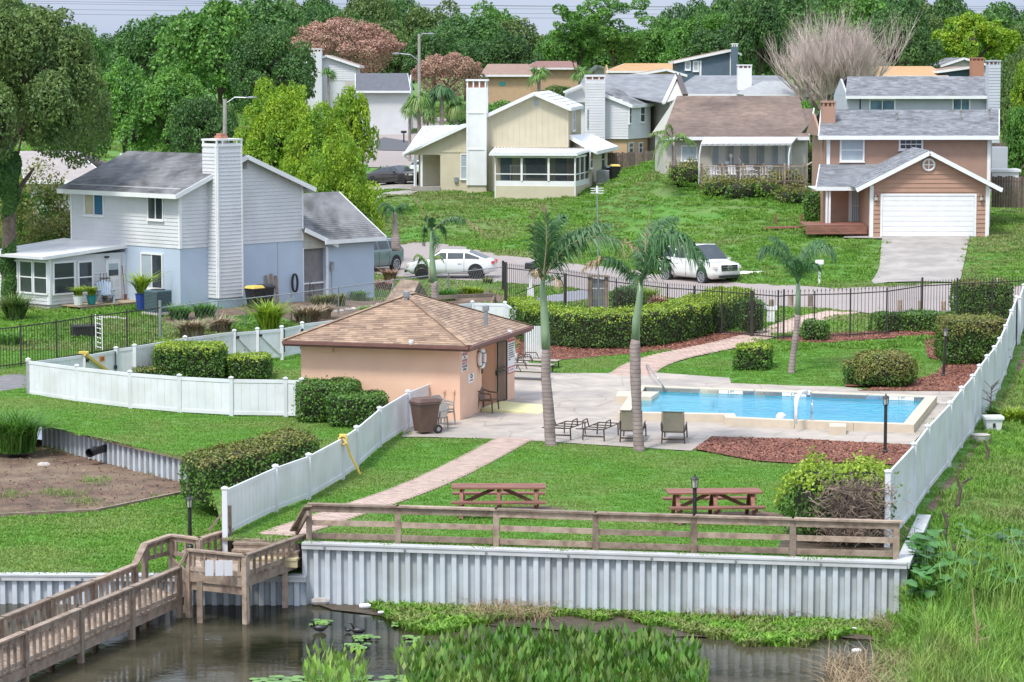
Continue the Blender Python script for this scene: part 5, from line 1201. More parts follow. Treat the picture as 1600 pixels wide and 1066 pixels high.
def pchair(loc, rz, label, m='whitep'):
    c = thing('patio_chair', label, 'chair', loc); L_ = Vector(loc); Mz = Matrix.Rotation(rz,3,'Z'); T = lambda x,y,z: L_+Mz@Vector((x,y,z))
    b = MB(); b.box(T(0,0,.42), (.5,.5,.05), rz); b.build('seat', M[m], c)
    b = MB(); [b.bar(T(-.2+.1*k,.23,.42), T(-.2+.1*k,.32,.92), .06, .02) for k in range(5)]; b.bar(T(-.25,.32,.92), T(.25,.32,.92), .05, .05); b.build('backrest', M[m], c)
    for x,y in ((-.22,-.22),(.22,-.22),(.22,.22),(-.22,.22)): b = MB(); b.bar(T(x,y,0), T(x,y,.42), .05, .05); b.build('leg', M[m], c)
    b = MB(); [b.bar(T(s,-.22,.64), T(s,.25,.64), .05, .03) for s in (-.27,.27)]; b.build('armrest', M[m], c); return c
for k, (px, dy, rz) in enumerate(((1118,1.6,.2),(1130,.9,2.8),(1146,1.4,.1),(1163,.9,3.1),(1177,1.5,.4),(1196,1.0,2.9),(1207,1.8,.3))):
    pchair((xat(px,161), 160.5+dy, zd+.03), rz, ('white patio chair nearest the left end of the patio deck railing','white patio chair second from the left on the deck','white patio chair left of the white table on the deck','white patio chair in front of the white table on the deck','white patio chair behind the white table on the deck','white patio chair right of the white table on the deck','white patio chair nearest the green plant on the deck')[k])
tb_ = thing('patio_table', 'round white table among the chairs on the patio deck', 'table', (xat(1168,162),162.4,zd))
b = MB(); b.lathe([(.5,.70),(.52,.73),(.5,.75)], 16, (xat(1168,162),162.4,zd)); b.build('tabletop', M['whitep'], tb_); b = MB(); b.lathe([(.25,0),(.06,.1),(.06,.7)], 10, (xat(1168,162),162.4,zd)); b.build('pedestal', M['whitep'], tb_)
gp = thing('globe_lamp', 'white garden lamp post with two round globes on the patio deck', 'lamp', AT(1142,262,163)); p = AT(1142,262,163); b = MB(); b.tube([p-UP*.7, p+UP*.6], .03, 6); b.build('pole', M['whitep'], gp)
for dx, dz in ((0,.72),(-.22,.28)): b = MB(); b.lathe([(.01,-.13),(.1,-.09),(.13,0),(.1,.09),(.01,.13)], 10, p+Vector((dx,0,dz))); b.build('globe', M['whitep'], gp, smooth=True)
b = MB(); p = AT(1156.5,251.5,163); b.lathe([(.02,-.06),(.15,-.03),(.25,.04)], 12, (0,0,0)); b.v = [tuple(p+Matrix.Rotation(1.0,3,'Y')@Vector(q)) for q in b.v]; b.tube([p, p-UP*.9], .025, 5); tag(b.build('satellite_dish', M['whitep']), 'small white tilted dish on a pole on the patio deck', 'dish')

# ================= white and tan house behind the beige one =================
wh = thing('house', 'white sided house with tan ground floor and white chimney behind the beige house', 'house', (xat(975,206),207,4.6))
Yw = 204.0
WA = Wall((xat(944,Yw),Yw), (xat(979,Yw),Yw-.4)); WBq = Wall((xat(979,Yw),Yw-.4), (xat(1011,209),208.5))
poly = [WA.a, WA.b, WBq.b, WBq.b+V2d(0,6), WA.a+V2d(0,8), WA.a+V2d(-3,8), WA.a+V2d(-3,1)]
solid(wh, 'lower_wall', poly, 4.0, zat(218,Yw), M['tanwall']); solid(wh, 'upper_wall', [WA.a+V2d(0,-.15),WA.b+V2d(.1,-.2),WBq.b+V2d(.2,-.1)]+poly[3:], zat(217.5,Yw), zat(162,Yw), M['siding'])
MB().extr([WA.at(-2.6,zat(163,Yw),.15), WA.at(WA.L,zat(163,Yw),.15), WA.at(0.05,zat(147,Yw),.15), WA.at(-2.6,zat(140,Yw),.15)], V2d(0,2)).build('gable_wall', M['siding'], wh)
W_a = Wall((WA.a+V2d(0,-.16)).xy, (WA.b+V2d(.1,-.21)).xy); W_b = Wall((WA.b+V2d(.1,-.21)).xy, (WBq.b+V2d(.2,-.1)).xy)
clap(wh, W_a, 0, W_a.L, zat(217,Yw), lambda u: zat(160,Yw)+(.6*(1-u/W_a.L)), M['siding'], .2); clap(wh, W_b, 0, W_b.L, zat(217,Yw), lambda u: zat(165,Yw), M['siding'], .2)
for px in ((982.5,167,985.5,192),(1000,167,1006.5,190)): window(wh, W_b, px, 0, ft=.07)
for px in ((982,224,988,238),(998,224,1002.5,238)): window(wh, WBq, px, 0, ft=.07)
ro = [AT(943,146,203.6), AT(988,164,203.2), AT(1025,161,209.5), AT(958,137,209)]
slab(wh, 'roof', ro, M['shd'], .12); beam(wh, 'fascia', ro[0]-UP*.12-V2d(0,.05), ro[1]-UP*.12-V2d(0,.05), .05, .25, M['whitep']); beam(wh, 'fascia', ro[1]-UP*.12-V2d(0,.05), ro[2]-UP*.12-V2d(0,.05), .05, .25, M['whitep'])
chim(wh, 914, 945, 118, 203, 4, M['siding'], 1.2, clapm=M['siding'], capm=M['whitep'])
lg = [AT(884,143,204), AT(908,133.5,204), AT(914,135,204), AT(914,160,204), AT(884,160,204)]
MB().extr(lg, V2d(0,3)).build('gable_wall', M['siding'], wh); beam(wh, 'fascia', AT(880,144.5,203.7), AT(909,132.5,203.7), .3, .14, M['whitep'])
# big grey roof with its right gable
bg_ = [AT(955,138,212), AT(1037,161,206), AT(1058,116,214), AT(915,116.5,214), AT(905,133,211)]
roof_plane('roof', [AT(905,134,210.5), AT(1037,161,206), AT(1058.5,116,215), AT(914,116.5,214.5)], M['shg'], wh, tabs=False)
MB().extr([AT(1037,162,206.3), AT(1069,150,208), AT(1058.5,117.5,214.8)], V2d(.1,.3)).build('gable_wall', M['beigew'], wh); beam(wh, 'fascia', AT(1058.5,116,214.6), AT(1071,149,207.8), .4, .2, M['bronze']); beam(wh, 'fascia', AT(1037,161.5,205.9), AT(1058.5,116,214.5), .25, .16, M['whitep'])
solid(wh, 'rear_wall', [AT(1012,200,209.5), AT(1046,200,207), AT(1068,200,209), AT(1040,200,216)], 4, zat(160,207), M['beigew'])
b = MB(); p0, p1 = AT(1011.5,207,208.9), AT(1022,207,208.2); b.extr([flat(p0,zat(208,208.5)), flat(p1,zat(208,208.5)), flat(p1,zat(166,208.5)), flat(p0,zat(166,208.5))], V2d(0,.1)); b.build('entry_recess', M['bronze'], wh)

# ================= far houses =================
h1 = front_house('grey hipped roof house just behind the brown roof', 1062, 1262, 147, 118, 225, 14, M['beigew'], M['shg'], rpx=(1085,1215), tabs=False, hip=1)
h1b = front_house('grey roofed wing with pale hip behind the brown roof, right part', 1160, 1268, 148, 127, 218, 8, M['beigew'], mat('pale_roof', (.36,.37,.37), (.30,.31,.31), .9, 3), rpx=(1190,1225), tabs=False, hip=1)
chim(h1[0], 1151.5, 1173, 101, 226, 6, M['whitep'], 1.2)
h2 = gable_house('slate blue two-storey house with white trim near the far tree line', 1052, 1156, 1142, 96, 77, 262, 9, M['blueg'], M['shbrownfar'], ye1=84, zb=5)
for px in ((1072,98,1077.5,108),(1084.5,97,1090,110)): window(h2[0], h2[1], px, 0, ft=.12, gl=M['blind'])
trim(h2[0], h2[1], h2[1].hit(1093,100)[0], 6, h2[1].hit(1096,100)[0], zat(95,262), M['whitep'])
chim(h2[0], 1142, 1151, 68, 260, 6, M['blueg'], 1.2, capm=M['whitep'])
trim(h2[0], h2[1], h2[1].hit(1142,100)[0]-.1, 6, h2[1].hit(1142,100)[0]+.15, zat(80,262), M['whitep'])
h3 = front_house('ochre house with orange brown roof right of the tall pine', 946, 1056, 111, 99, 275, 10, M['ochre'], M['shorange'], rpx=(975,1055), tabs=False)
h3b = gable_house('small dark tan gabled roof in front of the ochre house', 984, 1072, 1040, 117, 107.5, 255, 6, M['tanwall'], M['shbrownfar'])
h4 = front_house('tan hipped house with dull pink roof beneath the far trees', 750, 832, 117, 100, 285, 12, M['tanwall'], M['shbrownfar'], rpx=(762,825), tabs=False, hip=1)
window(h4[0], h4[1], (752,122,761,143), 0, hz=False, ft=.1); b = MB(); u, z = h4[1].hit(785,131); rectbox(b, h4[1], u-.28, z-.2, u+.28, z+.2, .01, .06); b.build('wall_plaque', mat('turquoise_paint', (.03,.38,.38), rough=.5), h4[0])
h4b = front_house('wide low house with red brown roof left of the tall pine', 818, 905, 106, 95.5, 300, 12, M['tanwall'], mat('redbrown_roof', (.27,.145,.12), (.22,.12,.10), .9, 2), rpx=(838,900), tabs=False)
h4c = gable_house('small white gabled house between the palm and the pine', 922, 962, 934, 111, 102, 290, 9, M['siding'], M['shnavy'], ye1=110)
h5 = gable_house('white gabled house with navy wing far left of the street lamps', 463, 563, 512, 101, 86, 268, 8, M['siding'], M['shbrownfar'], zb=4, ye1=103)
clap(h5[0], h5[1], 0, h5[1].L, zat(126,268), lambda u: zat(100,268), M['siding'], .22)
chim(h5[0], 485, 504, 76, 266.5, 5, M['siding'], 1.3, capm=M['whitep'])
b = MB(); w5 = h5[1]; rectbox(b, w5, w5.hit(540,140)[0], 4, w5.L, zat(126.5,268), .02, .1); b.build('lower_wall', M['beigew'], h5[0])
h5b = front_house('low white house with a charcoal roof beside the far white gabled house', 556, 643, 142, 114.5, 255, 9, M['siding'], M['shnavy'], rpx=(556,638), tabs=False)
h6 = front_house('pale house with a brown grey roof far left behind the vine-hung tree', 40, 178, 282, 236, 152, 9, M['siding'], M['shfl'], rpx=(30,120), tabs=False)
bpy.data.objects.remove(h6[1] and h6[0].children[0]) if False else None
h7 = front_house('orange roofed house behind the bare tree', 1328, 1478, 118.5, 103.5, 250, 12, M['tanwall'], M['shorange'], rpx=(1350,1452), tabs=False, hip=1)
h8 = gable_house('beige gabled house at the far right behind the grey house', 1466, 1545, 1502, 102, 90, 262, 10, M['beigew'], M['shd'])
h8b = gable_house('small teal gabled house with brick chimney at the far right', 1460, 1530, 1512, 111, 104, 250, 9, M['teal'], M['shbrownfar'], ye1=106)
chim(h8b[0], 1515, 1534, 90, 248, 5, M['brickred'], 1.2)
# ================= foliage =================
def unit(v): return v/np.maximum(np.linalg.norm(v, axis=1, keepdims=True), 1e-9)
def leaves(C_, N_, size, jit=.7, asp=.55, curl=0):
    """one diamond leaf per point, facing roughly along N_"""
    n = len(C_); N2 = unit(N_+RNG.normal(0, jit, (n,3))); a = unit(np.cross(N2, RNG.normal(0,1,(n,3)))); b_ = np.cross(N2, a)
    s = (size*RNG.uniform(.6, 1.3, n))[:,None]
    V = np.stack([C_-a*s, C_-b_*s*asp, C_+a*s, C_+b_*s*asp], 1).reshape(-1,3); return V, np.arange(4*n).reshape(-1,4)
def lobes_crown(kind, seed):
    rg = np.random.default_rng(seed); L_ = []
    if kind in ('oak', 'oakbig'):
        for i in range(26 if kind == 'oak' else 46):
            v = rg.normal(0,1,3); v /= np.linalg.norm(v); v[2] = abs(v[2])*.95-.3; v[:2] *= rg.uniform(.75,1.1); r_ = rg.uniform(.14,.38) if kind == 'oak' else rg.uniform(.10,.30); L_.append((v*(1-r_)*rg.uniform(.75,1.02), r_))
    elif kind == 'dome':
        for i in range(40):
            v = rg.normal(0,1,3); v /= np.linalg.norm(v); v[2] = abs(v[2])*1.0-.1; L_.append((v*.86, .17))
        L_.append((np.array((0,0,0)), .85))
    elif kind == 'umb':
        for i in range(34):
            a = rg.uniform(0,2*PI); rr = math.sqrt(rg.uniform(0,1))*.85; L_.append((np.array((rr*math.cos(a), rr*math.sin(a), .5*(1-rr*rr)+rg.uniform(-.25,.15))), rg.uniform(.14,.24)))
    elif kind == 'pine':
        for i in range(46):
            a = rg.uniform(0,2*PI); z = rg.uniform(-.9,1); w_ = .78*math.sqrt(max(.05,1-((z-.25)/1.0)**2)) if z > .25 else .78*(.35+.65*(z+.9)/1.15); rr = rg.uniform(.25,1)*w_; L_.append((np.array((rr*math.cos(a), rr*math.sin(a), z*.85)), rg.uniform(.12,.2)))
    return L_
CROWNS = {}
def crown_mesh(kind, n, ls, m, seed=1, core=True):
    key = (kind, n, ls, m.name, seed)
    if key in CROWNS: return CROWNS[key]
    L_ = lobes_crown(kind, seed); rg = np.random.default_rng(seed+50); w_ = np.array([r_*r_ for _, r_ in L_]); w_ /= w_.sum()
    cen = np.array([c for c,_ in L_]); rad = np.array([r_ for _, r_ in L_]); idx = rg.choice(len(L_), int(n*1.5), p=w_)
    d = unit(rg.normal(0,1,(len(idx),3))); d[:,2] = np.where(rg.random(len(idx)) < .35, np.abs(d[:,2]), d[:,2]); d = unit(d)
    rr = rad[idx]*(1-np.abs(rg.normal(0,.16,len(idx)))); P = cen[idx]+d*rr[:,None]
    D = np.linalg.norm(P[:,None,:]-cen[None], axis=2)/rad[None]; keep = (D.min(1) > .62) | (rg.random(len(idx)) < .12); P, d = P[keep][:n], d[keep][:n]
    lo = {'dome':-.12,'umb':-.35,'pine':-.9}.get(kind, -.42); hi = .72 if kind == 'umb' else 1.0
    q1, q2 = np.percentile(P, .4, 0), np.percentile(P, 99.6, 0); mid = (q1+q2)/2; P = np.stack([(P[:,0]-mid[0])/((q2[0]-q1[0])/2), (P[:,1]-mid[1])/((q2[1]-q1[1])/2), lo+(P[:,2]-q1[2])/(q2[2]-q1[2])*(hi-lo)], 1)
    nz_ = np.array([mnoise.noise(Vector(p)*4.5) for p in P]); keep = rg.random(len(P)) > np.clip(-nz_*1.1, 0, .8); P = P*(1+nz_[:,None]*.10); P, d = P[keep], d[keep]
    V, Fc = leaves(P, d+np.array((0,0,.35)), ls, 1.0)
    # a few ragged sprigs that break the outline
    me = npmesh(kind+'_crown', V, Fc, [m]); CROWNS[key] = me; return me
CORE = {}
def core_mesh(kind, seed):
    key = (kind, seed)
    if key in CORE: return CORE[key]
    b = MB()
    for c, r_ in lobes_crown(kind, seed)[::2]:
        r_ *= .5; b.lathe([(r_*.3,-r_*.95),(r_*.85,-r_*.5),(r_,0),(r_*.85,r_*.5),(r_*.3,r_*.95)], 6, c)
    CORE[key] = b.mesh('dark_inner_fill', M['core']); return CORE[key]  # solid lumps that paint the inside of the crown dark
TRUNKS = {}
def trunk_mesh(seed, m):
    if (seed, m.name) in TRUNKS: return TRUNKS[(seed, m.name)]
    rg = random.Random(seed); b = MB(); b.tube([(0,0,-.1),(.02,0,.3),(-.01,.02,.6),(.03,0,.85)], [.07,.05,.042,.02], 8)
    for i in range(7):
        a = rg.uniform(0,6.28); z = rg.uniform(.35,.7); r_ = rg.uniform(.35,.6); b.tube([(0,0,z),(r_*.5*math.cos(a),r_*.5*math.sin(a),z+.14),(r_*math.cos(a),r_*math.sin(a),z+rg.uniform(.2,.38))], [.03,.02,.008], 5)
    TRUNKS[(seed, m.name)] = b.mesh('trunk', m); return TRUNKS[(seed, m.name)]
def tree(label, px, top, hw, Y, kind='oak', m='oak', n=9000, ls=.05, seed=1, bot=None, group=None, name='tree', zb=None, core=True, deep=.9, trunkm='bark'):
    """px centre, top row, half width in photo pixels, at distance Y; bot: row where the crown ends"""
    x = xat(px, Y); zt = zat(top, Y); r_ = hw*1.04/F*Y; z0 = H(x, Y)-.1 if zb is None else zb
    zc0 = zat(bot, Y) if bot else z0+(zt-z0)*.22
    lo = {'dome':-.12,'umb':-.35,'pine':-.9}.get(kind, -.42); sz = (zt-zc0)/(1.0-lo) if kind != 'umb' else (zt-zc0)/(.72-lo); cz = zc0-lo*sz
    t = thing(name, label, 'tree', (x, Y, z0), group)
    o = link('trunk', trunk_mesh(seed, M[trunkm]), t); o.scale = (r_*.8, r_*.8, (zt-z0)*.8)
    core = core and kind != 'pine'; c = link('crown', crown_mesh(kind, n, ls, M[m], seed), t, (0,0,cz-z0)); c.scale = (r_, r_*deep, sz); c.rotation_euler.z = random.uniform(0,.6) if deep > .8 else 0
    if core: q = link('dark_inner_fill', core_mesh(kind, seed), c); q['kind'] = 'stuff'
    return t
sky_line = [(-400,-25),(0,-30),(60,18),(110,40),(160,62),(215,40),(320,12),(400,2),(460,-12),(600,-8),(690,0),(735,32),(762,10),(800,16),(845,50),(880,62),(1000,60),(1012,40),(1060,14),(1100,0),(1200,-14),(1480,-12),(1530,16),(1560,2),(1650,-10),(2000,-20)]
def skyl(px): return float(np.interp(px, [a for a,_ in sky_line], [b for _,b in sky_line]))
kinds = [('oak','oak'),('oak','mid'),('oak','olive')]
rs = random.Random(3); k = 0; px = -190; LM = ((-400,60,'above the huge corner tree'),(60,210,'in the left sky gap'),(210,380,'behind the deep green trees at left'),(380,470,'left of the large brown dome'),(470,620,'over the large brown dome'),(620,760,'behind the tall street lamp'),(760,870,'left of the tall pines'),(870,1010,'behind the tall pines'),(1010,1130,'above the slate blue house'),(1130,1260,'left of the bare tree top'),(1260,1420,'behind the bare tree'),(1420,1540,'above the vivid yellow-green tree'),(1540,2400,'at the far right edge'))
ORD = ('leftmost','second','third','fourth','fifth','sixth','seventh','eighth','ninth','tenth','eleventh','twelfth','thirteenth','fourteenth')
def name_row(row, what, group):
    row.sort(key=lambda q: q[0])
    for lo, hi, w_ in LM:
        for i, (p_, t_) in enumerate([q for q in row if lo <= q[0] < hi]): t_['label'] = '%s from left of the %s %s' % (ORD[i], what, w_) if i else 'leftmost of the %s %s' % (what, w_)
    for _, t_ in row: t_['group'] = group
row = []
while px < 1800:
    Y = rs.uniform(325, 375); kd, mm = kinds[k%3] if rs.random() < .6 else ('oak','oak'); hw = rs.uniform(44, 72)
    row.append((px, tree('x', px, skyl(px)+rs.uniform(-4,12), hw, Y, kd, mm, 9000, .042, k%4+1, bot=118))); px += hw*rs.uniform(.6,.85); k += 1
name_row(row, 'farthest tall trees', 'trees of the far tree line'); row = []; px = -150
while px < 1760:
    if not (840 < px < 1035): row.append((px, tree('x', px, skyl(px)+rs.uniform(26,50), rs.uniform(36,55), rs.uniform(300,318), 'oak', rs.choice(('oak','mid','oak','olive')), 9000, .042, k%4+1, bot=125)))
    px += rs.uniform(48,68); k += 1
for px, tp, hw in ((870,52,34),(935,66,36),(1000,52,36),(1040,30,40)): row.append((px, tree('x', px, tp, hw, 325, 'oak', 'mid', 7000, .05, 2, bot=118)))
name_row(row, 'lower nearer trees', 'lower trees before the far tree line')
G1 = [
 ('huge spreading tree at the upper left corner above the vine-hung trunk', 14,6,142,120,'oakbig','olive',70000,.021,11,256),
 ('second part-hidden olive green crown hanging over the far left roof', 108,55,60,168,'oakbig','olive',36000,.024,14,238),
 ('dark tree top left of the sky gap behind the huge corner tree', 120,45,46,200,'oak','mid',9000,.045,2,150),
 ('large deep green tree left of centre, tallest beside the pale sky', 250,28,78,250,'oakbig','oak',18000,.035,12,165),
 ('large bright-edged dark green tree whose top touches the photo edge', 345,2,92,240,'oakbig','mid',20000,.033,13,175),
 ('dark rounded tree left of the brown-leafed dome', 425,48,66,225,'oakbig','oak',18000,.035,12,170),
 ('mid green leafy tree behind the white house roof, leftmost of three', 195,98,66,190,'oakbig','mid',18000,.034,13,235),
 ('mid green leafy tree with bare branch ends, in the middle behind the white house roof', 268,110,74,185,'oakbig','mid',18000,.034,14,240),
 ('green leafy tree just left of the wide white chimney', 318,150,52,180,'oakbig','oak',14000,.036,12,245),
 ('lime green tree rising behind the peak of the blue and white house', 436,132,66,168,'oakbig','lime',26000,.03,15,290),
 ('lime green tree hanging over the grey garage roof', 530,222,62,150,'oakbig','lime',24000,.028,16,385),
 ('wide lime green crown filling the gap above the chimney house ridge', 495,168,70,162,'oakbig','lime',26000,.028,17,330),
 ('loose yellow-green top of the tree between the lime tree and far car', 548,140,40,172,'oakbig','lime',9000,.045,14,260),
 ('dark full tree right of the slate blue house', 1185,-14,52,285,'oakbig','oak',16000,.036,13,112),
 ('green tree left behind the bare tree', 1120,20,60,318,'oakbig','mid',14000,.04,12,90),
 ('dense dark tree directly right of the bare tree', 1400,8,62,262,'oakbig','oak',18000,.034,14,118),
 ('tall dark tree behind the top of the bare tree', 1330,-12,72,292,'oakbig','mid',16000,.04,15,110),
 ('mixed green tree at the right photo edge beside the grey chimney', 1595,80,40,205,'oakbig','olive',16000,.04,11,225),
 ('bright green leafy tree cut by the right photo edge above the dark fence', 1612,150,44,165,'oakbig','mid',18000,.04,16,285),
 ('bright green tree at the right edge in front of the long fence end', 1618,78,34,190,'oak','lime',9000,.05,2,180),
 ('round green bush in front of the tan hipped house', 790,160,44,262,'oak','mid',9000,.05,2,205),
 ('dark bush left of the round one before the tan hipped house', 735,172,30,250,'oak','oak',7000,.06,3,215),
 ('green bushy tree at the foot of the bare tree', 1262,160,26,206,'oak','mid',9000,.055,4,215),
 ('low green tree between the far tan house and the pines', 870,135,26,258,'oak','olive',7000,.06,2,165),
 ('small dense tree right of the grey chimney', 1566,120,24,215,'oak','oak',9000,.06,3,195),
]
for lb, px, tp, hw, Y, kd, mm, n, ls, sd_, bt in G1: tree(lb, px, tp, hw, Y, kd, mm, n, ls, sd_, bot=bt)
tree('broad dome of brown dead leaves behind the far white house', 540,30,84,292,'dome','dead',34000,.021,21,bot=118, core=False)
tree('smaller pinkish brown dead-leafed dome behind the street lamp', 700,85,53,278,'dome','dead',22000,.028,22,bot=150, core=False)
tree('vivid yellow-green spreading tree at the upper right', 1520,24,66,276,'umb','lime',20000,.04,23,bot=92, trunkm='bark')
tree('tall pine with dark bare trunk, right one of the pair', 957,-2,56,285,'pine','mid',15000,.04,24,bot=88)
tree('pine with rounder top, left one of the pair', 905,9,46,288,'pine','mid',13000,.045,25,bot=95)
# bare tree
bt = thing('bare_tree', 'big leafless pinkish grey tree behind the grey house', 'tree', (xat(1290,215),215,4.6))
BT0 = Vector((xat(1290,215),215,4.5)); rg = random.Random(5); bk_ = MB(); tw = MB()
def limb(p, d, L_, r_, lev):
    pts = [p]; q = p; dd = d.normalized()
    for i in range(3): dd = (dd+Vector((rg.uniform(-.14,.14), rg.uniform(-.14,.14), .10))).normalized(); q = q+dd*L_/3; pts.append(q)
    (bk_ if lev < 2 else tw).tube(pts, [r_, r_*.8, r_*.6, r_*.35], 5 if lev < 2 else 3, False)
    if lev >= 5: return
    n = (11,7,6,5,4)[lev]
    for i in range(n):
        s_ = pts[1+int(rg.random()*3)].lerp(pts[-1], rg.random()*.6); a = rg.uniform(0,6.28); sp_ = (.95,.6,.45,.35,.3)[lev]
        nd = (dd+Vector((math.cos(a)*sp_*1.25, math.sin(a)*sp_, rg.uniform(.0,.4)))).normalized(); limb(s_, nd, L_*rg.uniform(.6,.95), r_*(.5 if lev < 1 else .43), lev+1)
limb(BT0, Vector((.0,0,1)), 2.2, .34, 0)
bk_.build('trunk', M['bark'], bt); 
# fit the twig crown to the size the tree has
vs = bk_.v+tw.v; zmx = max(v[2] for v in vs); xmn, xmx = min(v[0] for v in vs), max(v[0] for v in vs)
tgt = zat(4,215)-BT0.z; sx = (xat(1424,215)-xat(1200,215))/(xmx-xmn)*1.16; sz = tgt/(zmx-BT0.z)*1.1
o = tw.build('crown', M['twig'], bt)
for ch in bt.children: ch.scale = (sx, sx, sz); ch.location.x = (xat(1311,215)-(BT0.x+((xmn+xmx)/2-BT0.x)*sx))
# ---------------- hedges and bushes ----------------
def hedge(label, pts, hwid, h, k=7, ls=.045, dens=420, m='hedge', mt='hedgetop', cat='hedge', name='hedge', core=True, topf=.72, rough=.05, group=None, jit=.6, z0=None):
    """pts: centre line on the ground; rounded box section; leaves on all of it over a solid core in a painted dark shade"""
    if len(pts) > 2:
        pts = [Vector(p) for p in pts]; pts = [pts[0]]+[a.lerp(b_, t)*.5+a2.lerp(a, .5+t/2)*.0+a.lerp(b_, t)*.5 for a2, a, b_ in zip([pts[0]]+pts[:-2], pts[:-1], pts[1:]) for t in (.25,.5,.75,1)]
        for _ in range(4): pts = [pts[0]]+[(pts[i-1]+pts[i]*2+pts[i+1])/4 for i in range(1, len(pts)-1)]+[pts[-1]]
    P = [np.array(p) for p in pts]; seg = [np.linalg.norm(b-a) for a, b in zip(P[:-1],P[1:])]; Lt = sum(seg); cum = np.concatenate([[0],np.cumsum(seg)])
    hl = Lt/2+hwid; A = [2*hl*2*hwid, 2*hl*h, 2*hl*h, 2*hwid*h, 2*hwid*h]; tot = sum(A); n = int(tot*dens*(1 if k > 4 else .8)); f = RNG.choice(5, n, p=np.array(A)/tot)
    u, v = RNG.uniform(-1,1,n), RNG.uniform(-1,1,n); q = np.zeros((n,3))
    for i, (ax, sg) in enumerate(((2,1),(1,-1),(1,1),(0,-1),(0,1))):
        s_ = f == i; oth = [j for j in range(3) if j != ax]; q[s_,ax] = sg; q[s_,oth[0]] = u[s_]; q[s_,oth[1]] = v[s_]
    def m_(q):
        kn = (np.abs(q)**k).sum(1)**(1/k); qq = q*(np.abs(q).max(1)/kn)[:,None]; nn = np.sign(qq)*np.abs(qq)**(k-1); return qq, nn
    def place(qq):
        s = qq[:,0]*hl+Lt/2; out = np.zeros_like(qq)
        sc_ = np.clip(s, 0, Lt); i = np.clip(np.searchsorted(cum, sc_, side='right')-1, 0, len(seg)-1)
        Pa, Pb = np.array(P[:-1])[i], np.array(P[1:])[i]; t = ((sc_-cum[i])/np.array(seg)[i])[:,None]; d = (Pb-Pa)/np.array(seg)[i][:,None]
        Dv = np.array([(P[min(j+1,len(P)-1)]-P[max(j-1,0)]) for j in range(len(P))]); Dv[:,2] = 0; Dv = unit(Dv); d2 = unit(Dv[i]*(1-t)+Dv[i+1]*t); nrm = np.stack([-d2[:,1], d2[:,0], 0*d2[:,0]],1); c = Pa+(Pb-Pa)*t+d*(s-sc_)[:,None]; w_ = c+nrm*(qq[:,1]*hwid)[:,None]; w_[:,2] = c[:,2]+(qq[:,2]+1)/2*h; return w_, d, nrm
    qq, nn = m_(q); W_, d, nr = place(qq); N_ = d*nn[:,:1]+nr*nn[:,1:2]; N_[:,2] = nn[:,2]; N_ = unit(N_+1e-6)
    bump = np.array([mnoise.noise(Vector(w)*1.7) for w in W_])*rough*2.4+RNG.normal(0,rough*.5,n)+(RNG.random(n) < .03)*RNG.uniform(0,.17,n); W_ = W_+N_*bump[:,None]
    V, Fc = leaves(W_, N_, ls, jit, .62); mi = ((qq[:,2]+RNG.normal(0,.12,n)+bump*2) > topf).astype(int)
    # core
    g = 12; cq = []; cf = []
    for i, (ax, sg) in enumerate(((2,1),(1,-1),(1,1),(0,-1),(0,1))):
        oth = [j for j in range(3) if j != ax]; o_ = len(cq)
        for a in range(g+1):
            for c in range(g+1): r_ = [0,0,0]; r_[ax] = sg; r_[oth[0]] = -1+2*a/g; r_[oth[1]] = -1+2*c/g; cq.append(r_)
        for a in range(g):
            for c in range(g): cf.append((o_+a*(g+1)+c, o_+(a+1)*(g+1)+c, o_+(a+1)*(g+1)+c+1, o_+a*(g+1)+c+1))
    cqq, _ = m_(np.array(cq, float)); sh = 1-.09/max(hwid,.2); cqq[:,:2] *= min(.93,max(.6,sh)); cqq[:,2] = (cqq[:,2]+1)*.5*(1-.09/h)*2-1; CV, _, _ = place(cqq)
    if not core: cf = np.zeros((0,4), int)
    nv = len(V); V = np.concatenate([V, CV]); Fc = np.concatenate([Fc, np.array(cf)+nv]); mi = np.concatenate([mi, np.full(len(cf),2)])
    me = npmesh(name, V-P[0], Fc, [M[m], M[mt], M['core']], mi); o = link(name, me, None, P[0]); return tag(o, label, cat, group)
def ctr(px0, px1, py, dep, zz=None, skew=0):
    """centre line of a clipped bush whose front foot runs px0..px1 at row py"""
    f_ = (lambda a, b: G(a, b, zz)) if zz is not None else GT
    a, b = f_(px0, py), f_(px1, py+skew); d = (b-a).normalized(); n_ = Vector((-d.y, d.x, 0)); a2, b2 = a+d*dep+n_*dep, b-d*dep+n_*dep
    if (b2-a2).dot(d) < .1: mm_ = (a+b)/2+n_*dep; a2, b2 = mm_-d*.05, mm_+d*.05
    return [a2, b2]
hedge('large round-cornered clipped bush inside the white fence at left', ctr(240,352,596,1.0,0.1,-1), 1.0, 1.25, 8)
hedge('smaller clipped bush touching the right side of the large one', ctr(352,418,594,.75,0.1), .75, .85, 6)
hedge('low clipped bush mostly hidden behind the left white fence', ctr(206,262,596,.7,0.1), .7, .45, 6, mt='hedgeol')
hedge('clipped wedge-shaped bush against the bath house wall, left of two', ctr(466,556,662,.95,0), .95, 1.25, 7, mt='hedge')
hedge('clipped bush between the peach wall and the near white fence, right of two', ctr(516,598,670,.85,0), .85, 1.02, 7, mt='hedge')
hedge('big box-shaped bush left of the near white fence, above the boardwalk', [G(352,776,-.35), G(428,757,-.1)], 1.05, 1.3, 8, m='hedge', mt='hedgeol')
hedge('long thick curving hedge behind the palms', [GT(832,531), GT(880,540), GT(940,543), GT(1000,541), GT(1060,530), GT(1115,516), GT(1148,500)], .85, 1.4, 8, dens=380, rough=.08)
hedge('hedge end behind the white fence corner, left of the first palm', [GT(815,505), GT(835,514)], .6, 1.1, 6)
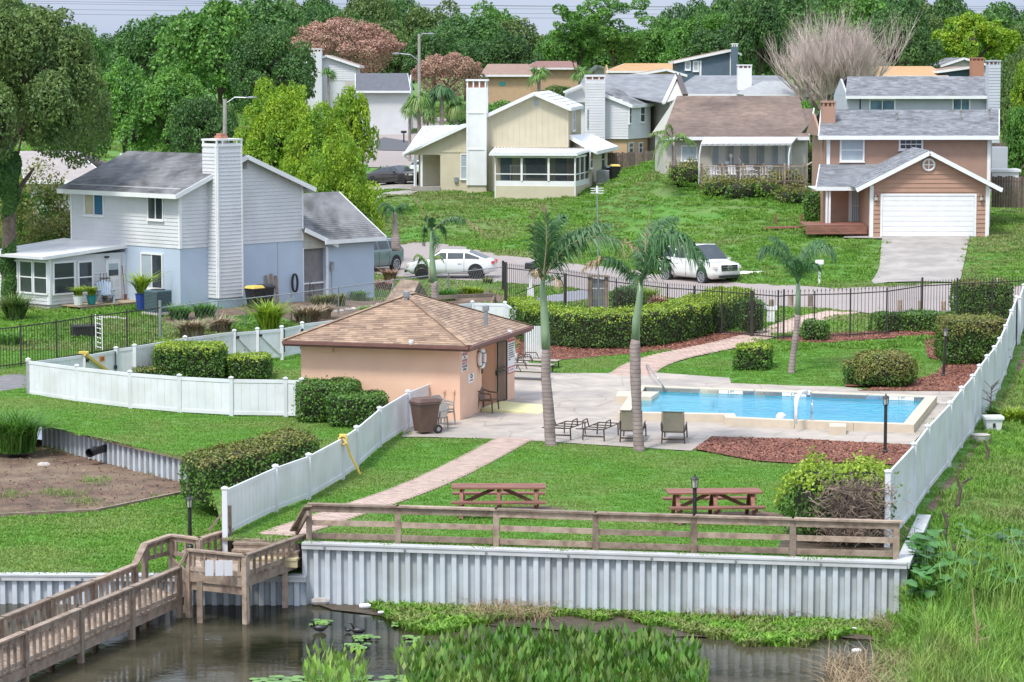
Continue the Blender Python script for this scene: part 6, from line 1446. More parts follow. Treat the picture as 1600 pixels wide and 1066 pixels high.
hedge('small cube-shaped bush on the lawn above the pool steps', ctr(1146,1201,580,.62), .62, .92, 9)
hedge('dark square bush hidden partly by the mound bush', ctr(1323,1362,604,.45), .45, .85, 9, m='hedge', mt='hedgeol')
hedge('wide mound-shaped bush at the far pool edge', ctr(1338,1436,609,1.05), 1.05, 1.25, 3, mt='hedgeol', topf=-.3, dens=450)
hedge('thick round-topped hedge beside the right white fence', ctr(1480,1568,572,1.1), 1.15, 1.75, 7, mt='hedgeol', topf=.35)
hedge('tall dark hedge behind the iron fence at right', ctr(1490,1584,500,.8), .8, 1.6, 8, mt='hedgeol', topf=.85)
hedge('long low hedge just behind the iron fence', ctr(1358,1492,520,.5), .5, .78, 7, mt='hedge')
hedge('small round bush in front of the iron fence near the gate', ctr(1252,1291,534,.45), .45, .8, 4, mt='hedge')
hedge('dark green bush by the entry deck of the terracotta house', ctr(1254,1291,349,.6), .6, 1.75, 3, m='hedge', mt='hedge', ls=.07, dens=260)
hedge('low rounded dark shrub beside the notice board', ctr(956,1002,490,.7), .7, 1.15, 3, m='oak', mt='hedge', dens=250)
hedge('shaggy shrub at the right end of the long curving hedge', ctr(1150,1192,525,.5), .5, 1.5, 3, m='oak', mt='hedge', dens=220, rough=.12)
for i, (a_, b_, y_, h_, l_) in enumerate(((1092,1140,310,1.0,'overgrown shrub at the left end under the patio deck'),(1135,1185,314,1.1,'overgrown purplish shrub under the middle of the patio deck'),(1180,1225,313,1.1,'overgrown shrub under the right half of the patio deck'),(1220,1262,308,1.3,'overgrown shrub at the right end of the patio deck'),(1258,1285,290,2.2,'tall pale green grassy shrub left of the terracotta house'),(1046,1095,290,1.2,'grassy green shrub left of the patio deck'),(1236,1272,322,.9,'low bushy growth left of the terracotta house'))):
    hedge(l_, ctr(a_,b_,y_,.9), .9, h_, 3, m='blade2' if i in (0,2,4,5) else 'hedge', mt='hedgeol', ls=.075, dens=170, rough=.28, cat='bush', name='shrub', jit=1)
for l_, a_, b_, Yq, h_, d_ in (('tall pale-leafed shrub between the vine-hung trunk and the far left house', 38, 78, 127, 5.6, 75), ('loose green shrub against the white siding left of the blue house', 78, 106, 125, 3.6, 80), ('dark shrub mass at the left edge behind the sunroom', -20, 16, 130, 4.5, 90)):
    hedge(l_, [Vector((xat(a_,Yq),Yq,.8)), Vector((xat(b_,Yq),Yq,.8))], .9, h_, 2.6, m='mid', mt='hedgeol', ls=.075, dens=d_*2.6, rough=.5, cat='shrub', name='tall_shrub', jit=1, topf=.0, core=False)
# half-dead bush by the seawall
db = hedge('large bush by the seawall, bright green on top with bare dead twigs in front', ctr(1262,1380,853,1.15,0), 1.15, 1.75, 3.5, m='hedge', mt='hedgetop', ls=.05, dens=420, rough=.17, topf=.5, cat='bush', name='bush', jit=.9)
rg = random.Random(9); b = MB()
for i in range(900):
    p = AT(1335+rg.gauss(0,26), rg.uniform(760,846), 63.3+rg.uniform(-.15,.15)); d = Vector((rg.uniform(-1,1),rg.uniform(-.5,.3),rg.uniform(-.5,.9))).normalized(); q = p+d*rg.uniform(.15,.35); e = q+Vector((rg.uniform(-.2,.2),rg.uniform(-.1,.1),rg.uniform(-.15,.2)))
    b.tube([p,q,e], [.012,.009,.005], 3, False)
o = b.build('dead_twigs', mat('dead_twig', (.30,.22,.17), (.20,.15,.12), .9, 3)); o['kind'] = 'stuff'; o.parent = db; o.location = -Vector(db.location)

# ---------------- palms ----------------
def bez(P, t):
    P = [Vector(p) for p in P]
    while len(P) > 1: P = [a.lerp(b, t) for a, b in zip(P[:-1], P[1:])]
    return P[0]
def frond_mb(P, ll, n=34, dry=0, droop=.55, w=.035, start=.12):
    b = MB(); N = 14; pts = [bez(P, i/N) for i in range(N+1)]; b.cm = 1 if dry else 0; b.tube(pts, [.03*(1-i/N*.75) for i in range(N+1)], 4, False)
    for i in range(n):
        t = start+(1-start)*(i+.5)/n; 
        p = bez(P, t); tg = (bez(P, min(1,t+.02))-bez(P, max(0,t-.02))).normalized(); sd2 = tg.cross(Vector((0,0,1))); sd2 = sd2.normalized() if sd2.length > .05 else Vector((1,0,0)); up = sd2.cross(tg)
        env = math.sin(PI*min(1,max(.12,(t-.02)))**.8)**.6
        b.cm = 1 if (dry and t > dry) else 0
        if b.cm and random.random() < .5: continue
        for s in (-1, 1):
            for rep in (0, 1):
                L_ = ll*env*random.uniform(.75,1.1); d = (sd2*s*random.uniform(.5,1)+tg*random.uniform(.4,.8)+up*random.uniform(-.25,.5)).normalized(); m1 = p+d*L_*.5; e = p+d*L_*.9-Vector((0,0,droop*L_*random.uniform(.5,1.1)))
                wv = tg*w*random.uniform(.7,1.2); b.add([p-wv*.5, p+wv*.5, m1+wv*.7, m1-wv*.7, e], [(0,1,2,3),(3,2,4)])
    return b
def palm(label, base, trunk, fronds, Y, shaft=None, name='palm_tree', fm='frond', rings=True):
    """trunk: list of (px, py, radius px); fronds: lists of (px, py, depth offset), leaflet length, dry start"""
    s = F/Y; tr = [(AT(x, y, Y), r_*.82/s) for x, y, r_ in trunk]; t = thing(name, label, 'palm', tr[0][0]); b = MB(); 
    pts = []; rs_ = []
    for (p, r1), (q, r2) in zip(tr[:-1], tr[1:]):
        n = max(2, int((q-p).length/.16))
        for i in range(n): pts.append(p.lerp(q, i/n)); rs_.append((r1+(r2-r1)*i/n)*(1.03 if i%2 else .97))
    pts.append(tr[-1][0]); rs_.append(tr[-1][1]); b.tube(pts, rs_, 12); o = b.build('trunk', M['barkp'], t, smooth=True)
    if shaft:
        b = MB(); sp2 = [(AT(x, y, Y), r_*.84/s) for x, y, r_ in shaft]; b.tube([p for p,_ in sp2], [r_ for _,r_ in sp2], 12); b.build('crownshaft', M['shaft'], t, smooth=True)
    for fr in fronds:
        P = [AT(x, y, Y)+Vector((0,dy,0)) for x, y, dy in fr[0]]; b = frond_mb(P, fr[1]/s, fr[4] if len(fr) > 4 else 34, fr[2], fr[3] if len(fr) > 3 else .55); b.build('frond', [M[fm], M['straw']], t)
    return t
Y1 = G(862,697,0).y
palm('tall palm nearest the peach pool house, fronds swept to the right', None, [(862,702,13),(860,690,10.5),(857,640,11),(853,590,9),(853,550,8.5),(853,543,7)], [
  ([(849,440,0),(838,400,.1),(834,370,.2),(832,328,.2)], 34, .75, .3), ([(849,440,0),(850,400,-.1),(862,350,-.2),(846,322,-.1)], 42, .85, .25), ([(849,440,0),(852,390,.3),(870,345,.5),(880,340,.6)], 40, 0, .4),
  ([(849,440,0),(868,400,0),(885,362,0),(945,355,-.2),(1000,392,-.3)], 46, .82, .75, 46), ([(849,440,0),(870,395,.4),(900,360,.5),(955,352,.6)], 46, 0, .8, 44), ([(849,440,0),(858,430,-.4),(868,425,-.6),(875,445,-.7)], 26, .5, .8, 20), ([(849,440,0),(860,400,.5),(880,370,.9),(925,360,1.2)], 42, 0, .8, 40), ([(848,440,0),(840,425,-.3),(836,412,-.5),(834,430,-.5)], 20, .5, .8, 16)],
  Y1, [(853,545,8.5),(852,520,8.3),(850,480,7),(848,455,6),(848,436,4.5)])
Y2 = G(999,705,0).y
palm('tall palm between the two upright lounge chairs, leaning fronds to both sides', None, [(999,708,13),(998,696,10.5),(995,640,9),(993,590,10.5),(992,545,10.5),(993,530,8)], [
  ([(1001,445,0),(1008,400,0),(1012,360,0),(1016,322,0)], 18, .35, .3, 16), ([(1001,445,0),(1010,400,.2),(1020,355,.3),(1062,352,.3),(1108,412,.2)], 50, 0, .85, 52), ([(1001,445,0),(1015,400,-.4),(1035,350,-.6),(1075,362,-.8),(1098,420,-.8)], 48, 0, .9, 48), ([(1001,445,0),(1005,395,.6),(1022,345,1.0),(1060,345,1.3)], 44, 0, .7, 40),
  ([(1001,445,0),(1008,420,-.6),(1022,392,-1),(1040,412,-1.2)], 40, 0, .8, 30), ([(1001,445,0),(985,425,0),(965,400,0),(935,392,-.1),(908,424,-.2)], 26, .62, .9, 40), ([(1001,445,0),(990,430,.3),(968,408,.4),(948,406,.5)], 26, 0, .8, 30), ([(1001,445,0),(1000,430,-.6),(996,415,-.9),(985,445,-1)], 24, 0, .8, 22)],
  Y2, [(993,532,8),(994,500,7.5),(999,470,6.5),(1001,442,5)])
Y3 = GT(1236,583).y
palm('curved palm on the lawn behind the pool', None, [(1236,586,8),(1237,576,6.5),(1240,550,6),(1245,510,5.5),(1246,490,5.2)], [
  ([(1246,445,0),(1238,410,0),(1215,385,0),(1192,380,0),(1186,402,0)], 28, 0, .9, 40), ([(1246,445,0),(1240,400,.3),(1225,378,.4),(1205,372,.5)], 26, 0, .8, 34), ([(1246,445,0),(1256,400,0),(1275,375,0),(1298,380,0),(1306,405,-.1)], 28, 0, .9, 40), ([(1246,445,0),(1252,405,.4),(1268,382,.7),(1290,378,.9)], 26, 0, .8, 34), ([(1246,445,0),(1242,415,-.5),(1240,395,-.9),(1228,410,-1.2)], 24, 0, .8, 28), ([(1246,445,0),(1252,420,-.5),(1262,400,-.9),(1272,418,-1.1)], 24, 0, .8, 28)],
  Y3, [(1246,492,5.2),(1247,465,4.6),(1247,440,3.5)])
Y4 = 111.0
palm('broken palm behind the pool house roof with bare frond stems', None, [(683,500,8),(680,470,7),(679,448,7),(678,440,6.5)], [
  ([(675,358,0),(668,340,0),(655,322,0),(646,306,0)], 12, .35, .3, 14), ([(675,362,0),(668,350,.2),(662,355,.2),(662,385,.2)], 14, 0, .7, 24), ([(675,362,0),(676,350,-.2),(672,335,-.3),(668,345,-.3)], 16, 0, .6, 20), ([(675,362,0),(690,345,0),(712,325,0),(735,345,0),(762,372,0)], 14, .62, .8, 34), ([(675,362,0),(685,350,.2),(695,352,.3),(697,378,.3)], 14, 0, .8, 24), ([(675,362,0),(680,365,-.3),(684,372,-.4),(680,392,-.4)], 12, 0, .8, 20), ([(675,362,0),(690,345,.3),(708,335,.4),(722,350,.4)], 14, 0, .9, 24)],
  Y4, [(678,442,6.5),(676,420,6),(675,400,5),(675,385,4.5),(675,360,3.5)])
palm('short palm with shaggy brown base beyond the grey garage roof', None, [(619,392,8),(618,375,9),(618,365,6),(617,345,4),(616,332,3.2)], [
  ([(616,335,0),(608,315,0),(596,312,0),(590,330,0)], 9, 0, .9, 24), ([(616,335,0),(612,315,.3),(600,318,.4),(596,345,.4)], 9, 0, .9, 24), ([(616,335,0),(622,318,0),(634,312,0),(641,332,0)], 9, 0, .9, 24), ([(616,335,0),(618,320,.3),(626,318,.4),(630,345,.4)], 9, 0, .9, 24), ([(616,335,0),(613,322,-.3),(606,322,-.5),(602,345,-.5)], 9, 0, .9, 20)], 141.0, None)
palm('green palm in front of the left end of the brown-roofed house', None, [(1053,262,4.5),(1053,235,3.8),(1052,222,3)], [
  ([(1052,224,0),(1040,205,0),(1028,215,0),(1018,255,0)], 13, 0, .9, 30), ([(1052,224,0),(1045,200,.3),(1030,205,.4),(1014,212,.5)], 12, 0, .9, 28), ([(1052,224,0),(1058,202,0),(1072,205,0),(1082,240,0)], 12, 0, .9, 30), ([(1052,224,0),(1050,195,0),(1046,190,0),(1040,205,0)], 12, 0, .8, 28), ([(1052,224,0),(1060,210,.4),(1078,216,.5),(1090,228,.6)], 11, 0, .9, 28), ([(1052,224,0),(1044,215,-.4),(1032,225,-.6),(1026,262,-.6)], 12, 0, .9, 28)], 160.0, None, fm='frondl')
palm('pale young palm beside the green palm trunk near the white sedan', None, [(672,440,3),(671,420,2.5)], [
  ([(671,424,0),(660,395,0),(650,392,0),(645,410,0)], 9, 0, .9, 20), ([(671,424,0),(664,400,.2),(655,398,.3),(650,425,.3)], 9, 0, .9, 20), ([(671,424,0),(678,398,0),(688,392,0),(694,412,0)], 9, 0, .9, 20)], 124.0, None, fm='frondl')
# fan and bushy palms farther off
def fanpalm(label, px, py, hw, Y, n=260, m='frondl', trunk=True, droop=1.0):
    c = AT(px, py, Y); r_ = hw/F*Y; z0 = H(c.x, Y)-.1; t = thing('palm_tree', label, 'palm', (c.x, Y, z0)); rg = random.Random(int(px)); b = MB()
    b.tube([(c.x,Y,z0),(c.x,Y,c.z)], [r_*.12,r_*.1], 8); b.build('trunk', M['barkp'], t)
    nb = 14
    for k in range(nb):
        b = MB(); a0 = k*2.4; e0 = rg.uniform(-.5,1.25)
        for i in range(n//nb+4):
            a = a0+rg.uniform(-.45,.45); e = e0+rg.uniform(-.3,.3); L_ = r_*rg.uniform(.75,1.05); d = Vector((math.cos(a)*math.cos(e), math.sin(a)*math.cos(e), math.sin(e)))
            p = c+d*r_*.1; q = c+d*L_*.65; e2 = c+d*L_-Vector((0,0,L_*.32*droop)); s_ = d.cross(Vector((0,0,1)))*r_*.035; b.add([p-s_*.3,p+s_*.3,q+s_,q-s_,e2], [(0,1,2,3),(3,2,4)])
        b.build('frond', M[m], t)
    return t
fanpalm('fan palm with drooping pale skirt, left one behind the beige house roof', 842,118,26,235)
fanpalm('fan palm right of the other one behind the beige house roof', 908,114,22,238, m='frondl')
fanpalm('small fan palm below the far white chimney', 513,116,18,250)
for i, (px, py, hw) in enumerate(((655,160,28),(690,150,30),(712,165,24),(640,172,20),(668,182,20))):
    fanpalm(('drooping palm at the left of the palm clump by the street lamp','tallest palm in the clump by the street lamp','palm of the clump nearest the tall white chimney','yellowish small palm at the left foot of the clump','low palm at the front of the clump by the lamp')[i], px, py, hw, 215+i*3, 380, 'frondl' if i != 1 else 'frond', droop=1.7)
def blade_mesh(name, P, h, w, lean, m, mi=None, parent=None, droopy=.5):
    """three-triangle blades; P base points, h, w arrays"""
    n = len(P); a = RNG.uniform(0, 2*PI, n); d = np.stack([np.cos(a), np.sin(a), 0*a], 1); s = np.stack([-np.sin(a), np.cos(a), 0*a], 1)
    b2 = RNG.uniform(0, 2*PI, n); d = d*.7+np.stack([np.cos(b2), np.sin(b2), 0*a],1)*.3; ln = (lean*RNG.uniform(.2,1.6,n)*h)[:,None]; hh = h[:,None]; up = np.array((0,0,1.))
    mid = P+d*ln*.35+up*hh*.6; tip = P+d*ln*(1+droopy)+up*hh*RNG.uniform(.75,1.05,n)[:,None]; ww = w[:,None]
    V = np.stack([P-s*ww*.5, P+s*ww*.5, mid+s*ww*.5, mid-s*ww*.5, tip], 1).reshape(-1,3); o = (np.arange(n)*5)[:,None]
    Fc = np.concatenate([o+np.array([[0,1,2]]), o+np.array([[0,2,3]]), o+np.array([[3,2,4]])], 1).reshape(-1,3)
    return npmesh(name, V, Fc, [m], n=3)
# ================= swimming pool =================
def offset_poly(P, d):
    n = len(P); out = []
    A = sum(P[i][0]*P[(i+1)%n][1]-P[(i+1)%n][0]*P[i][1] for i in range(n)); sg = 1 if A > 0 else -1
    for i in range(n):
        a, b, c = [Vector((q[0],q[1])) for q in (P[i-1], P[i], P[(i+1)%n])]; e1 = (b-a).normalized(); e2 = (c-b).normalized(); n1 = Vector((e1.y,-e1.x))*sg; n2 = Vector((e2.y,-e2.x))*sg
        m = (n1+n2); m = m/max(.4, m.length_squared/2); out.append(Vector((b.x+m.x*d, b.y+m.y*d, 0)))
    return out
sp_ = thing('swimming_pool', 'long blue swimming pool with raised beige coping and wide corner steps', 'pool', (pin[0].x, pin[0].y, 0))
IN = [Vector((p.x,p.y,0)) for p in pin]; OUT = offset_poly(IN, .36); NP = len(IN)
for i in range(NP):
    j = (i+1)%NP; a, b2, c, d = IN[i], IN[j], OUT[j], OUT[i]; Ls = (b2-a).length; n = max(1, round(Ls/1.8))
    for k in range(n):
        t0, t1 = k/n, (k+1)/n-(.004 if k < n-1 else 0); q = [a.lerp(b2,t0), a.lerp(b2,t1), d.lerp(c,t1), d.lerp(c,t0)]
        MB().hexa([flat(p,.02) for p in q], [flat(p,CZ) for p in q]).build('coping', M['coping'], sp_)
WP = .12
b = MB()
for i in range(NP):
    a, c = IN[i], IN[(i+1)%NP]; e = ((a+c)/2-sum(IN, Vector())/NP); b.add([flat(a,-1.3), flat(c,-1.3), flat(c,-.02), flat(a,-.02)], [(0,1,2,3)])
b.add([flat(p,-1.25) for p in IN], [tuple(range(NP))]); b.build('basin', M['plaster'], sp_)
b = MB()
for i in range(NP):
    a, c = IN[i], IN[(i+1)%NP]; b.add([flat(a,-.02), flat(c,-.02), flat(c,CZ-.03), flat(a,CZ-.03)], [(0,1,2,3)])
b.build('tile_band', M['tile'], sp_)
sub = subsheet('water_surface', IN, M['pool'], lambda x, y: WP, 2.0); sub.parent = sp_; sub.location = -Vector(sp_.location)
stp = mat('pool_step', (.50,.80,.88), rough=.6)
for k in range(3):
    z = -.1-.28*k; o_ = .45+.42*k; q = [G(1008,604,CZ), G(1114+k*10,608+k*.5,CZ), G(1110+k*13,612+k*4.0,CZ), G(1030+k*2,611+k*4,CZ), G(1012-k*4,622+k*7,CZ), G(1000-k*0,622+k*7,CZ)]
    MB().prism([p.xy for p in q], -1.25, z).build('pool_step', stp, sp_)
for px, tx in ((1142,'3 FT'),(1241,'4 FT'),(1409,'5 FT')):
    wq = Wall(IN[0].xy, IN[1].xy); t = wq.hit(px, 609)[0]; b = MB(); rectbox(b, wq, t-.42, WP+.01, t+.42, CZ-.035, .004, .012); o = b.build('depth_marker', M['whitep'], sp_); text(sp_, wq, t, (WP+CZ)/2-.01, tx, .13, M['ink'], .016)
MB().prism([p.xy for p in (G(962,619,.26), G(1018,620,.26), G(1030,612,.26), G(966,611,.26))], .02, .26).build('coping_block', M['coping'], sp_)
MB().prism([p.xy for p in (G(1296,661,.27), G(1322,662,.27), G(1322,667,.27), G(1296,667,.27))], .02, .275).build('coping_block', M['coping'], sp_)
def rail(label, pts, r_=.024, name='handrail', m='chrome', cat='handrail'): return tag(MB().tube([Vector(p) for p in pts], r_, 8).build(name, M[m], None, smooth=True), label, cat)
p = G(1040,612,0); q = G(1011,588,0); rail('slanting steel handrail over the pool steps', [G(1041,612,-.1), G(1037,605,.35), G(1012,571,.62), G(1010,571,.6), G(1010,573,.0)])
for k, (px, l_) in enumerate(((1241,'left steel ladder rail at the front edge of the pool'),(1268,'right steel ladder rail at the front edge of the pool'))):
    b0 = G(px+.5,671,0); i0 = b0+Vector((.1,1.15,0)); rail(l_, [b0, b0+UP*.75, b0+Vector((.02,.12,.88)), b0+Vector((.05,.4,.9)), b0+Vector((.08,.85,.55)), i0+UP*.1, i0-UP*.5], .026, name='ladder_rail')
b0 = G(1244,663,CZ)+Vector((0,.1,0)); pl = thing('pool_lift', 'curved white pool lift arm at the left ladder rail', 'pool lift', b0)
b = MB(); b.tube([b0, b0+UP*.5, b0+Vector((.05,.3,.75)), b0+Vector((.2,.7,.9)), b0+Vector((.42,1.0,.9))], [.05,.05,.08,.08,.07], 8); b.build('arm', M['whitep'], pl, smooth=True); b = MB(); b.box(b0+Vector((.46,1.05,.86)), (.16,.14,.14)); b.build('end_cap', M['whitep'], pl)
b = MB(); c = G(1220,653,CZ); b.lathe([(.16,0),(.16,.08),(.08,.16)], 12, c); tag(b.build('pool_float', M['whitep']), 'small white rounded cap on the pool edge left of the ladder', 'cap')
# ================= brick paths =================
def brickpath(name, pts, w, sp, z0, label, nobj, across, zf=None, bw=.215, bl=.108):
    P = [Vector(p) for p in pts]; P = [bez([P[max(0,i-1)].lerp(P[i],.5) if i else P[0], P[i], P[i].lerp(P[min(len(P)-1,i+1)],.5) if i < len(P)-1 else P[-1]], t) for i in range(len(P)) for t in (0,.25,.5,.75)]+[P[-1]]
    L_, R_ = [], []
    for i, p in enumerate(P):
        d = (P[min(i+1,len(P)-1)]-P[max(i-1,0)]); d.z = 0; d.normalize(); n = Vector((-d.y,d.x,0)); L_.append(p+n*w/2); R_.append(p-n*w/2)
    f = zf or (lambda x, y: 0); EXC.append([tuple(q.xy) for q in L_+R_[::-1]])
    b = MB()
    for i in range(len(P)-1):
        if (L_[i]-L_[i+1]).length < 1e-4: continue
        b.add([flat(q, f(q.x,q.y)+.022) for q in (R_[i],R_[i+1],L_[i+1],L_[i])], [(0,1,2,3)])
    base = struct(b.build(name, M['joint'])); ORG[base] = Vector((0,0,0))
    cum = [0]
    for a, c in zip(P[:-1], P[1:]): cum.append(cum[-1]+(c-a).length)
    me = MB().box((0,0,.02), (bl*.93,bw*.95,.035)).mesh('brick', M['brick']); rest = MB(); s = bl/2; items = []; k = 0
    while s < cum[-1]:
        i = max(0, min(len(P)-2, int(np.searchsorted(cum, s))-1)); t = (s-cum[i])/max(1e-6,cum[i+1]-cum[i]); c = P[i].lerp(P[i+1], t); d = P[min(i+2,len(P)-1)]-P[max(0,i-1)]; ang = math.atan2(d.y,d.x); n = Vector((-math.sin(ang),math.cos(ang),0))
        for j in range(across): items.append((c+n*((j-(across-1)/2)*bw+(bw*.25 if k%2 else -bw*.25)*(1 if across > 1 else 0)), ang))
        s += bl; k += 1
    items.sort(key=lambda q: q[0].y)
    for q, ang in items[:nobj]: o = put('brick', me, base, (q.x, q.y, f(q.x,q.y)+random.uniform(0,.006)), ang+random.uniform(-.03,.03))
    for q, ang in items[nobj:]: rest.box((q.x,q.y,f(q.x,q.y)+.02+random.uniform(0,.006)), (bl*.93,bw*.95,.035), ang)
    if rest.v: o = rest.build('far_bricks', M['brick'], base); o['kind'] = 'stuff'
    return base
brickpath('brick_path', [G(*p) for p in brick_px], 1.12, 0, 0, '', 300, 5)
brickpath('far_brick_path', [GT(985,590), GT(1000,575), GT(1040,560), GT(1100,548), GT(1160,535), GT(1215,520), GT(1262,500), GT(1318,489)], 1.5, 0, 0, '', 0, 5, zf=lambda x, y: H(x,y)+.03, bw=.3, bl=.15)

# ================= loungers, chairs, tables, bins =================
def lounger(label, loc, rz, back, group=None, sling=True, seat='sling'):
    t = thing('lounge_chair', label, 'lounge chair', loc, group); o = Vector(loc); Mz = Matrix.Rotation(rz,3,'Z'); T = lambda x,y,z: o+Mz@Vector((x,y,z)); w = .33; hz = .36
    b = MB(); 
    for s in (-w, w): b.tube([T(s,-.35,hz), T(s,1.15,hz), T(s,1.25,hz-.02)], .02, 6)
    for y in (-.35,.1,.6,1.22): b.tube([T(-w,y,hz), T(w,y,hz)], .018, 6)
    for z in (.14,): b.tube([T(-w,-.3,z), T(w,-.3,z)], .015, 6); b.tube([T(-w,-.2,z-.03), T(w,-.2,z-.03)], .015, 6)
    b.build('frame', M['bronze'], t)
    for x, y in ((-w,-.3),(w,-.3),(-w,1.1),(w,1.1)): b = MB(); b.tube([T(x*1.05,y,0), T(x,y,hz+.0)], .024, 6); b.build('leg', M['bronze'], t)
    for s in (-1,1): b = MB(); b.tube([T(s*w*1.08,-.32,hz+.02), T(s*w*1.15,-.2,hz+.23), T(s*w*1.15,.2,hz+.24), T(s*w*1.08,.32,hz)], .02, 6); b.build('armrest', M['bronze'], t)
    b = MB(); b.box(T(0,.45,hz+.01), (w*1.86,1.55,.012), rz); b.build('seat', M[seat], t) if sling else None
    c, s_ = math.cos(back), math.sin(back); bl = .68; y0 = -.33; f = lambda x,u: T(x, y0-u*c, hz+u*s_)
    b = MB(); b.tube([f(-w,0), f(-w,bl), f(w,bl), f(w,0)], .018, 6); b.build('back_frame', M['bronze'], t)
    b = MB(); b.add([f(-w*.93,.02), f(w*.93,.02), f(w*.93,bl-.02), f(-w*.93,bl-.02)], [(0,1,2,3)]); b.extr([f(-w*.93,.02)+UP*.006, f(w*.93,.02)+UP*.006, f(w*.93,bl-.02)+UP*.006, f(-w*.93,bl-.02)+UP*.006], T(0,.01,0)-T(0,0,0)); b.build('backrest', M[seat], t) if sling else None
    return t
for px, py, l_ in ((988,690,'upright sling lounge chair partly hidden by the palm trunk'),(1053,692,'upright sling lounge chair right of the palm trunk')): lounger(l_, G(px,py,.03)+Vector((0,.1,0)), -.12, 1.25)
for px, py, l_ in ((880,684,'low flat lounge frame nearest the left palm trunk'),(932,686,'low flat lounge frame between the two palms')): lounger(l_, G(px,py,.03)+Vector((0,-.1,0)), -.35, .12, seat='bronze', sling=False)
for px, py, l_ in ((806,594,'nearest of three low sun loungers behind the pool house corner'),(815,584,'middle one of three low sun loungers behind the pool house'),(825,577,'farthest of three low sun loungers behind the pool house')): lounger(l_, G(px,py,.03), -1.9, .1)
def armchair(label, loc, rz, m, stack=1):
    t = thing('plastic_chair', label, 'chair', loc); o = Vector(loc); Mz = Matrix.Rotation(rz,3,'Z'); T = lambda x,y,z: o+Mz@Vector((x,y,z))
    for k in range(stack):
        z = k*.09; b = MB(); b.hexa([T(-.23,-.24,.40+z),T(.23,-.24,.40+z),T(.2,.2,.37+z),T(-.2,.2,.37+z)],[T(-.24,-.25,.44+z),T(.24,-.25,.44+z),T(.21,.2,.41+z),T(-.21,.2,.41+z)]); b.build('seat', M[m], t)
        b = MB(); P0_ = [(-.21,.2,.40),(.21,.2,.40),(.25,.29,.76),(.16,.31,.84),(-.16,.31,.84),(-.25,.29,.76)]; b.extr([T(x,y,zz_+z) for x,y,zz_ in P0_], T(0,.03,0)-T(0,0,0)); b.build('backrest', M[m], t)
        for s in (-1,1):
            b = MB(); b.tube([T(s*.25,-.22,.42+z), T(s*.27,-.2,.63+z), T(s*.27,.1,.65+z), T(s*.25,.27,.72+z)], [.03,.028,.028,.025], 6); b.build('armrest', M[m], t)
    for x, y in ((-.24,-.24),(.24,-.24),(-.2,.26),(.2,.26)): b = MB(); b.tube([T(x*1.1,y*1.12,0), T(x,y,.42)], [.022,.035], 6); b.build('leg', M[m], t)
    return t
armchair('brown plastic armchair beside the pool house doorway', G(763,644,.03), 1.15, 'brownpl'); armchair('stack of two grey plastic armchairs between the brown bin and the peach wall', G(693,664,.03), .9, 'greypl', 2)
armchair('grey plastic armchair half hidden behind the brown bin', G(683,672,.03), -.6, 'greypl')
def cart(label, loc, rz, body, lid, h=1.05, w=.58, d=.68):
    t = thing('wheeled_bin', label, 'bin', loc); o = Vector(loc); Mz = Matrix.Rotation(rz,3,'Z'); T = lambda x,y,z: o+Mz@Vector((x,y,z))
    q = lambda a, c, z, oy=0: [T(-a,-c+oy,z), T(a,-c+oy,z), T(a,c+oy,z), T(-a,c+oy,z)]
    b = MB(); b.hexa(q(w*.38,d*.34,.06), q(w/2,d/2,h*.86)); b.hexa(q(w*.53,d*.53,h*.82), q(w*.53,d*.53,h*.88)); bevel(b.build('body', M[body], t), .02)
    b = MB(); b.hexa(q(w*.54,d*.55,h*.885), q(w*.42,d*.42,h)); bevel(b.build('lid', M[lid], t), .02)
    b = MB(); b.tube([T(-w*.4,d*.56,h*.9), T(-w*.4,d*.64,h*.93), T(w*.4,d*.64,h*.93), T(w*.4,d*.56,h*.9)], .02, 6); b.build('handle', M[body], t)
    for s in (-1,1):
        wh = MB(); c = T(s*w*.44,d*.42,.14); ax = (T(1,0,0)-T(0,0,0)); wh.tube([c-ax*.035, c+ax*.035], .14, 14); wo = wh.build('wheel', M['rubber'], t); wh = MB(); wh.tube([c-ax*.04, c+ax*.04], .07, 10); wh.build('hub', M['greypl'], wo)
    return t
cart('brown wheeled bin at the end of the near white fence', G(664,677,.03), -1.0, 'brownpl', 'brownpl', 1.12, .64, .74)
cart('black bin with yellow lid against the chimney of the blue house', GT(398,483)+Vector((0,0,.0)), -.7, 'black', 'yellow'); cart('black bin right of the yellow-lidded one', GT(414,481), -.7, 'black', 'black')
cart('black bin with yellow lid by the wooden fence behind the beige house', GT(961,281), .2, 'black', 'yellow'); cart('dark green bin beside the grey air conditioner', GT(952,283), .2, 'black', 'acu')
def picnic(label, c, rz):
    t = thing('picnic_table', label, 'picnic table', c); o = Vector(c); Mz = Matrix.Rotation(rz,3,'Z'); T = lambda x,y,z: o+Mz@Vector((x,y,z)); me = MB().box((0,0,0), (2.4,.14,.045)).mesh('top_board', M['redwood'])
    for k in range(5): put('top_board', me, t, T(0,-.3+.15*k,.74), rz)
    for s in (-1,1):
        for k in (0,1): put('seat_board', me, t, T(0,s*(.68+.15*k),.44), rz)
    for x in (-.95,0,.95):
        for s in (-1,1): b = MB(); b.bar(T(x,s*.75,0), T(x,s*.2,.72), .09, .09); b.build('leg', M['redwood'], t)
        b = MB(); b.bar(T(x+.05,-.8,.38), T(x+.05,.8,.38), .05, .13); b.build('seat_support', M['redwood'], t); b = MB(); b.bar(T(x+.05,-.34,.68), T(x+.05,.34,.68), .05, .09); b.build('top_support', M['redwood'], t)
    for s in (-1,1): b = MB(); b.bar(T(s*.85,0,.34), T(s*.12,0,.68), .05, .09); b.build('brace', M['redwood'], t)
    return t
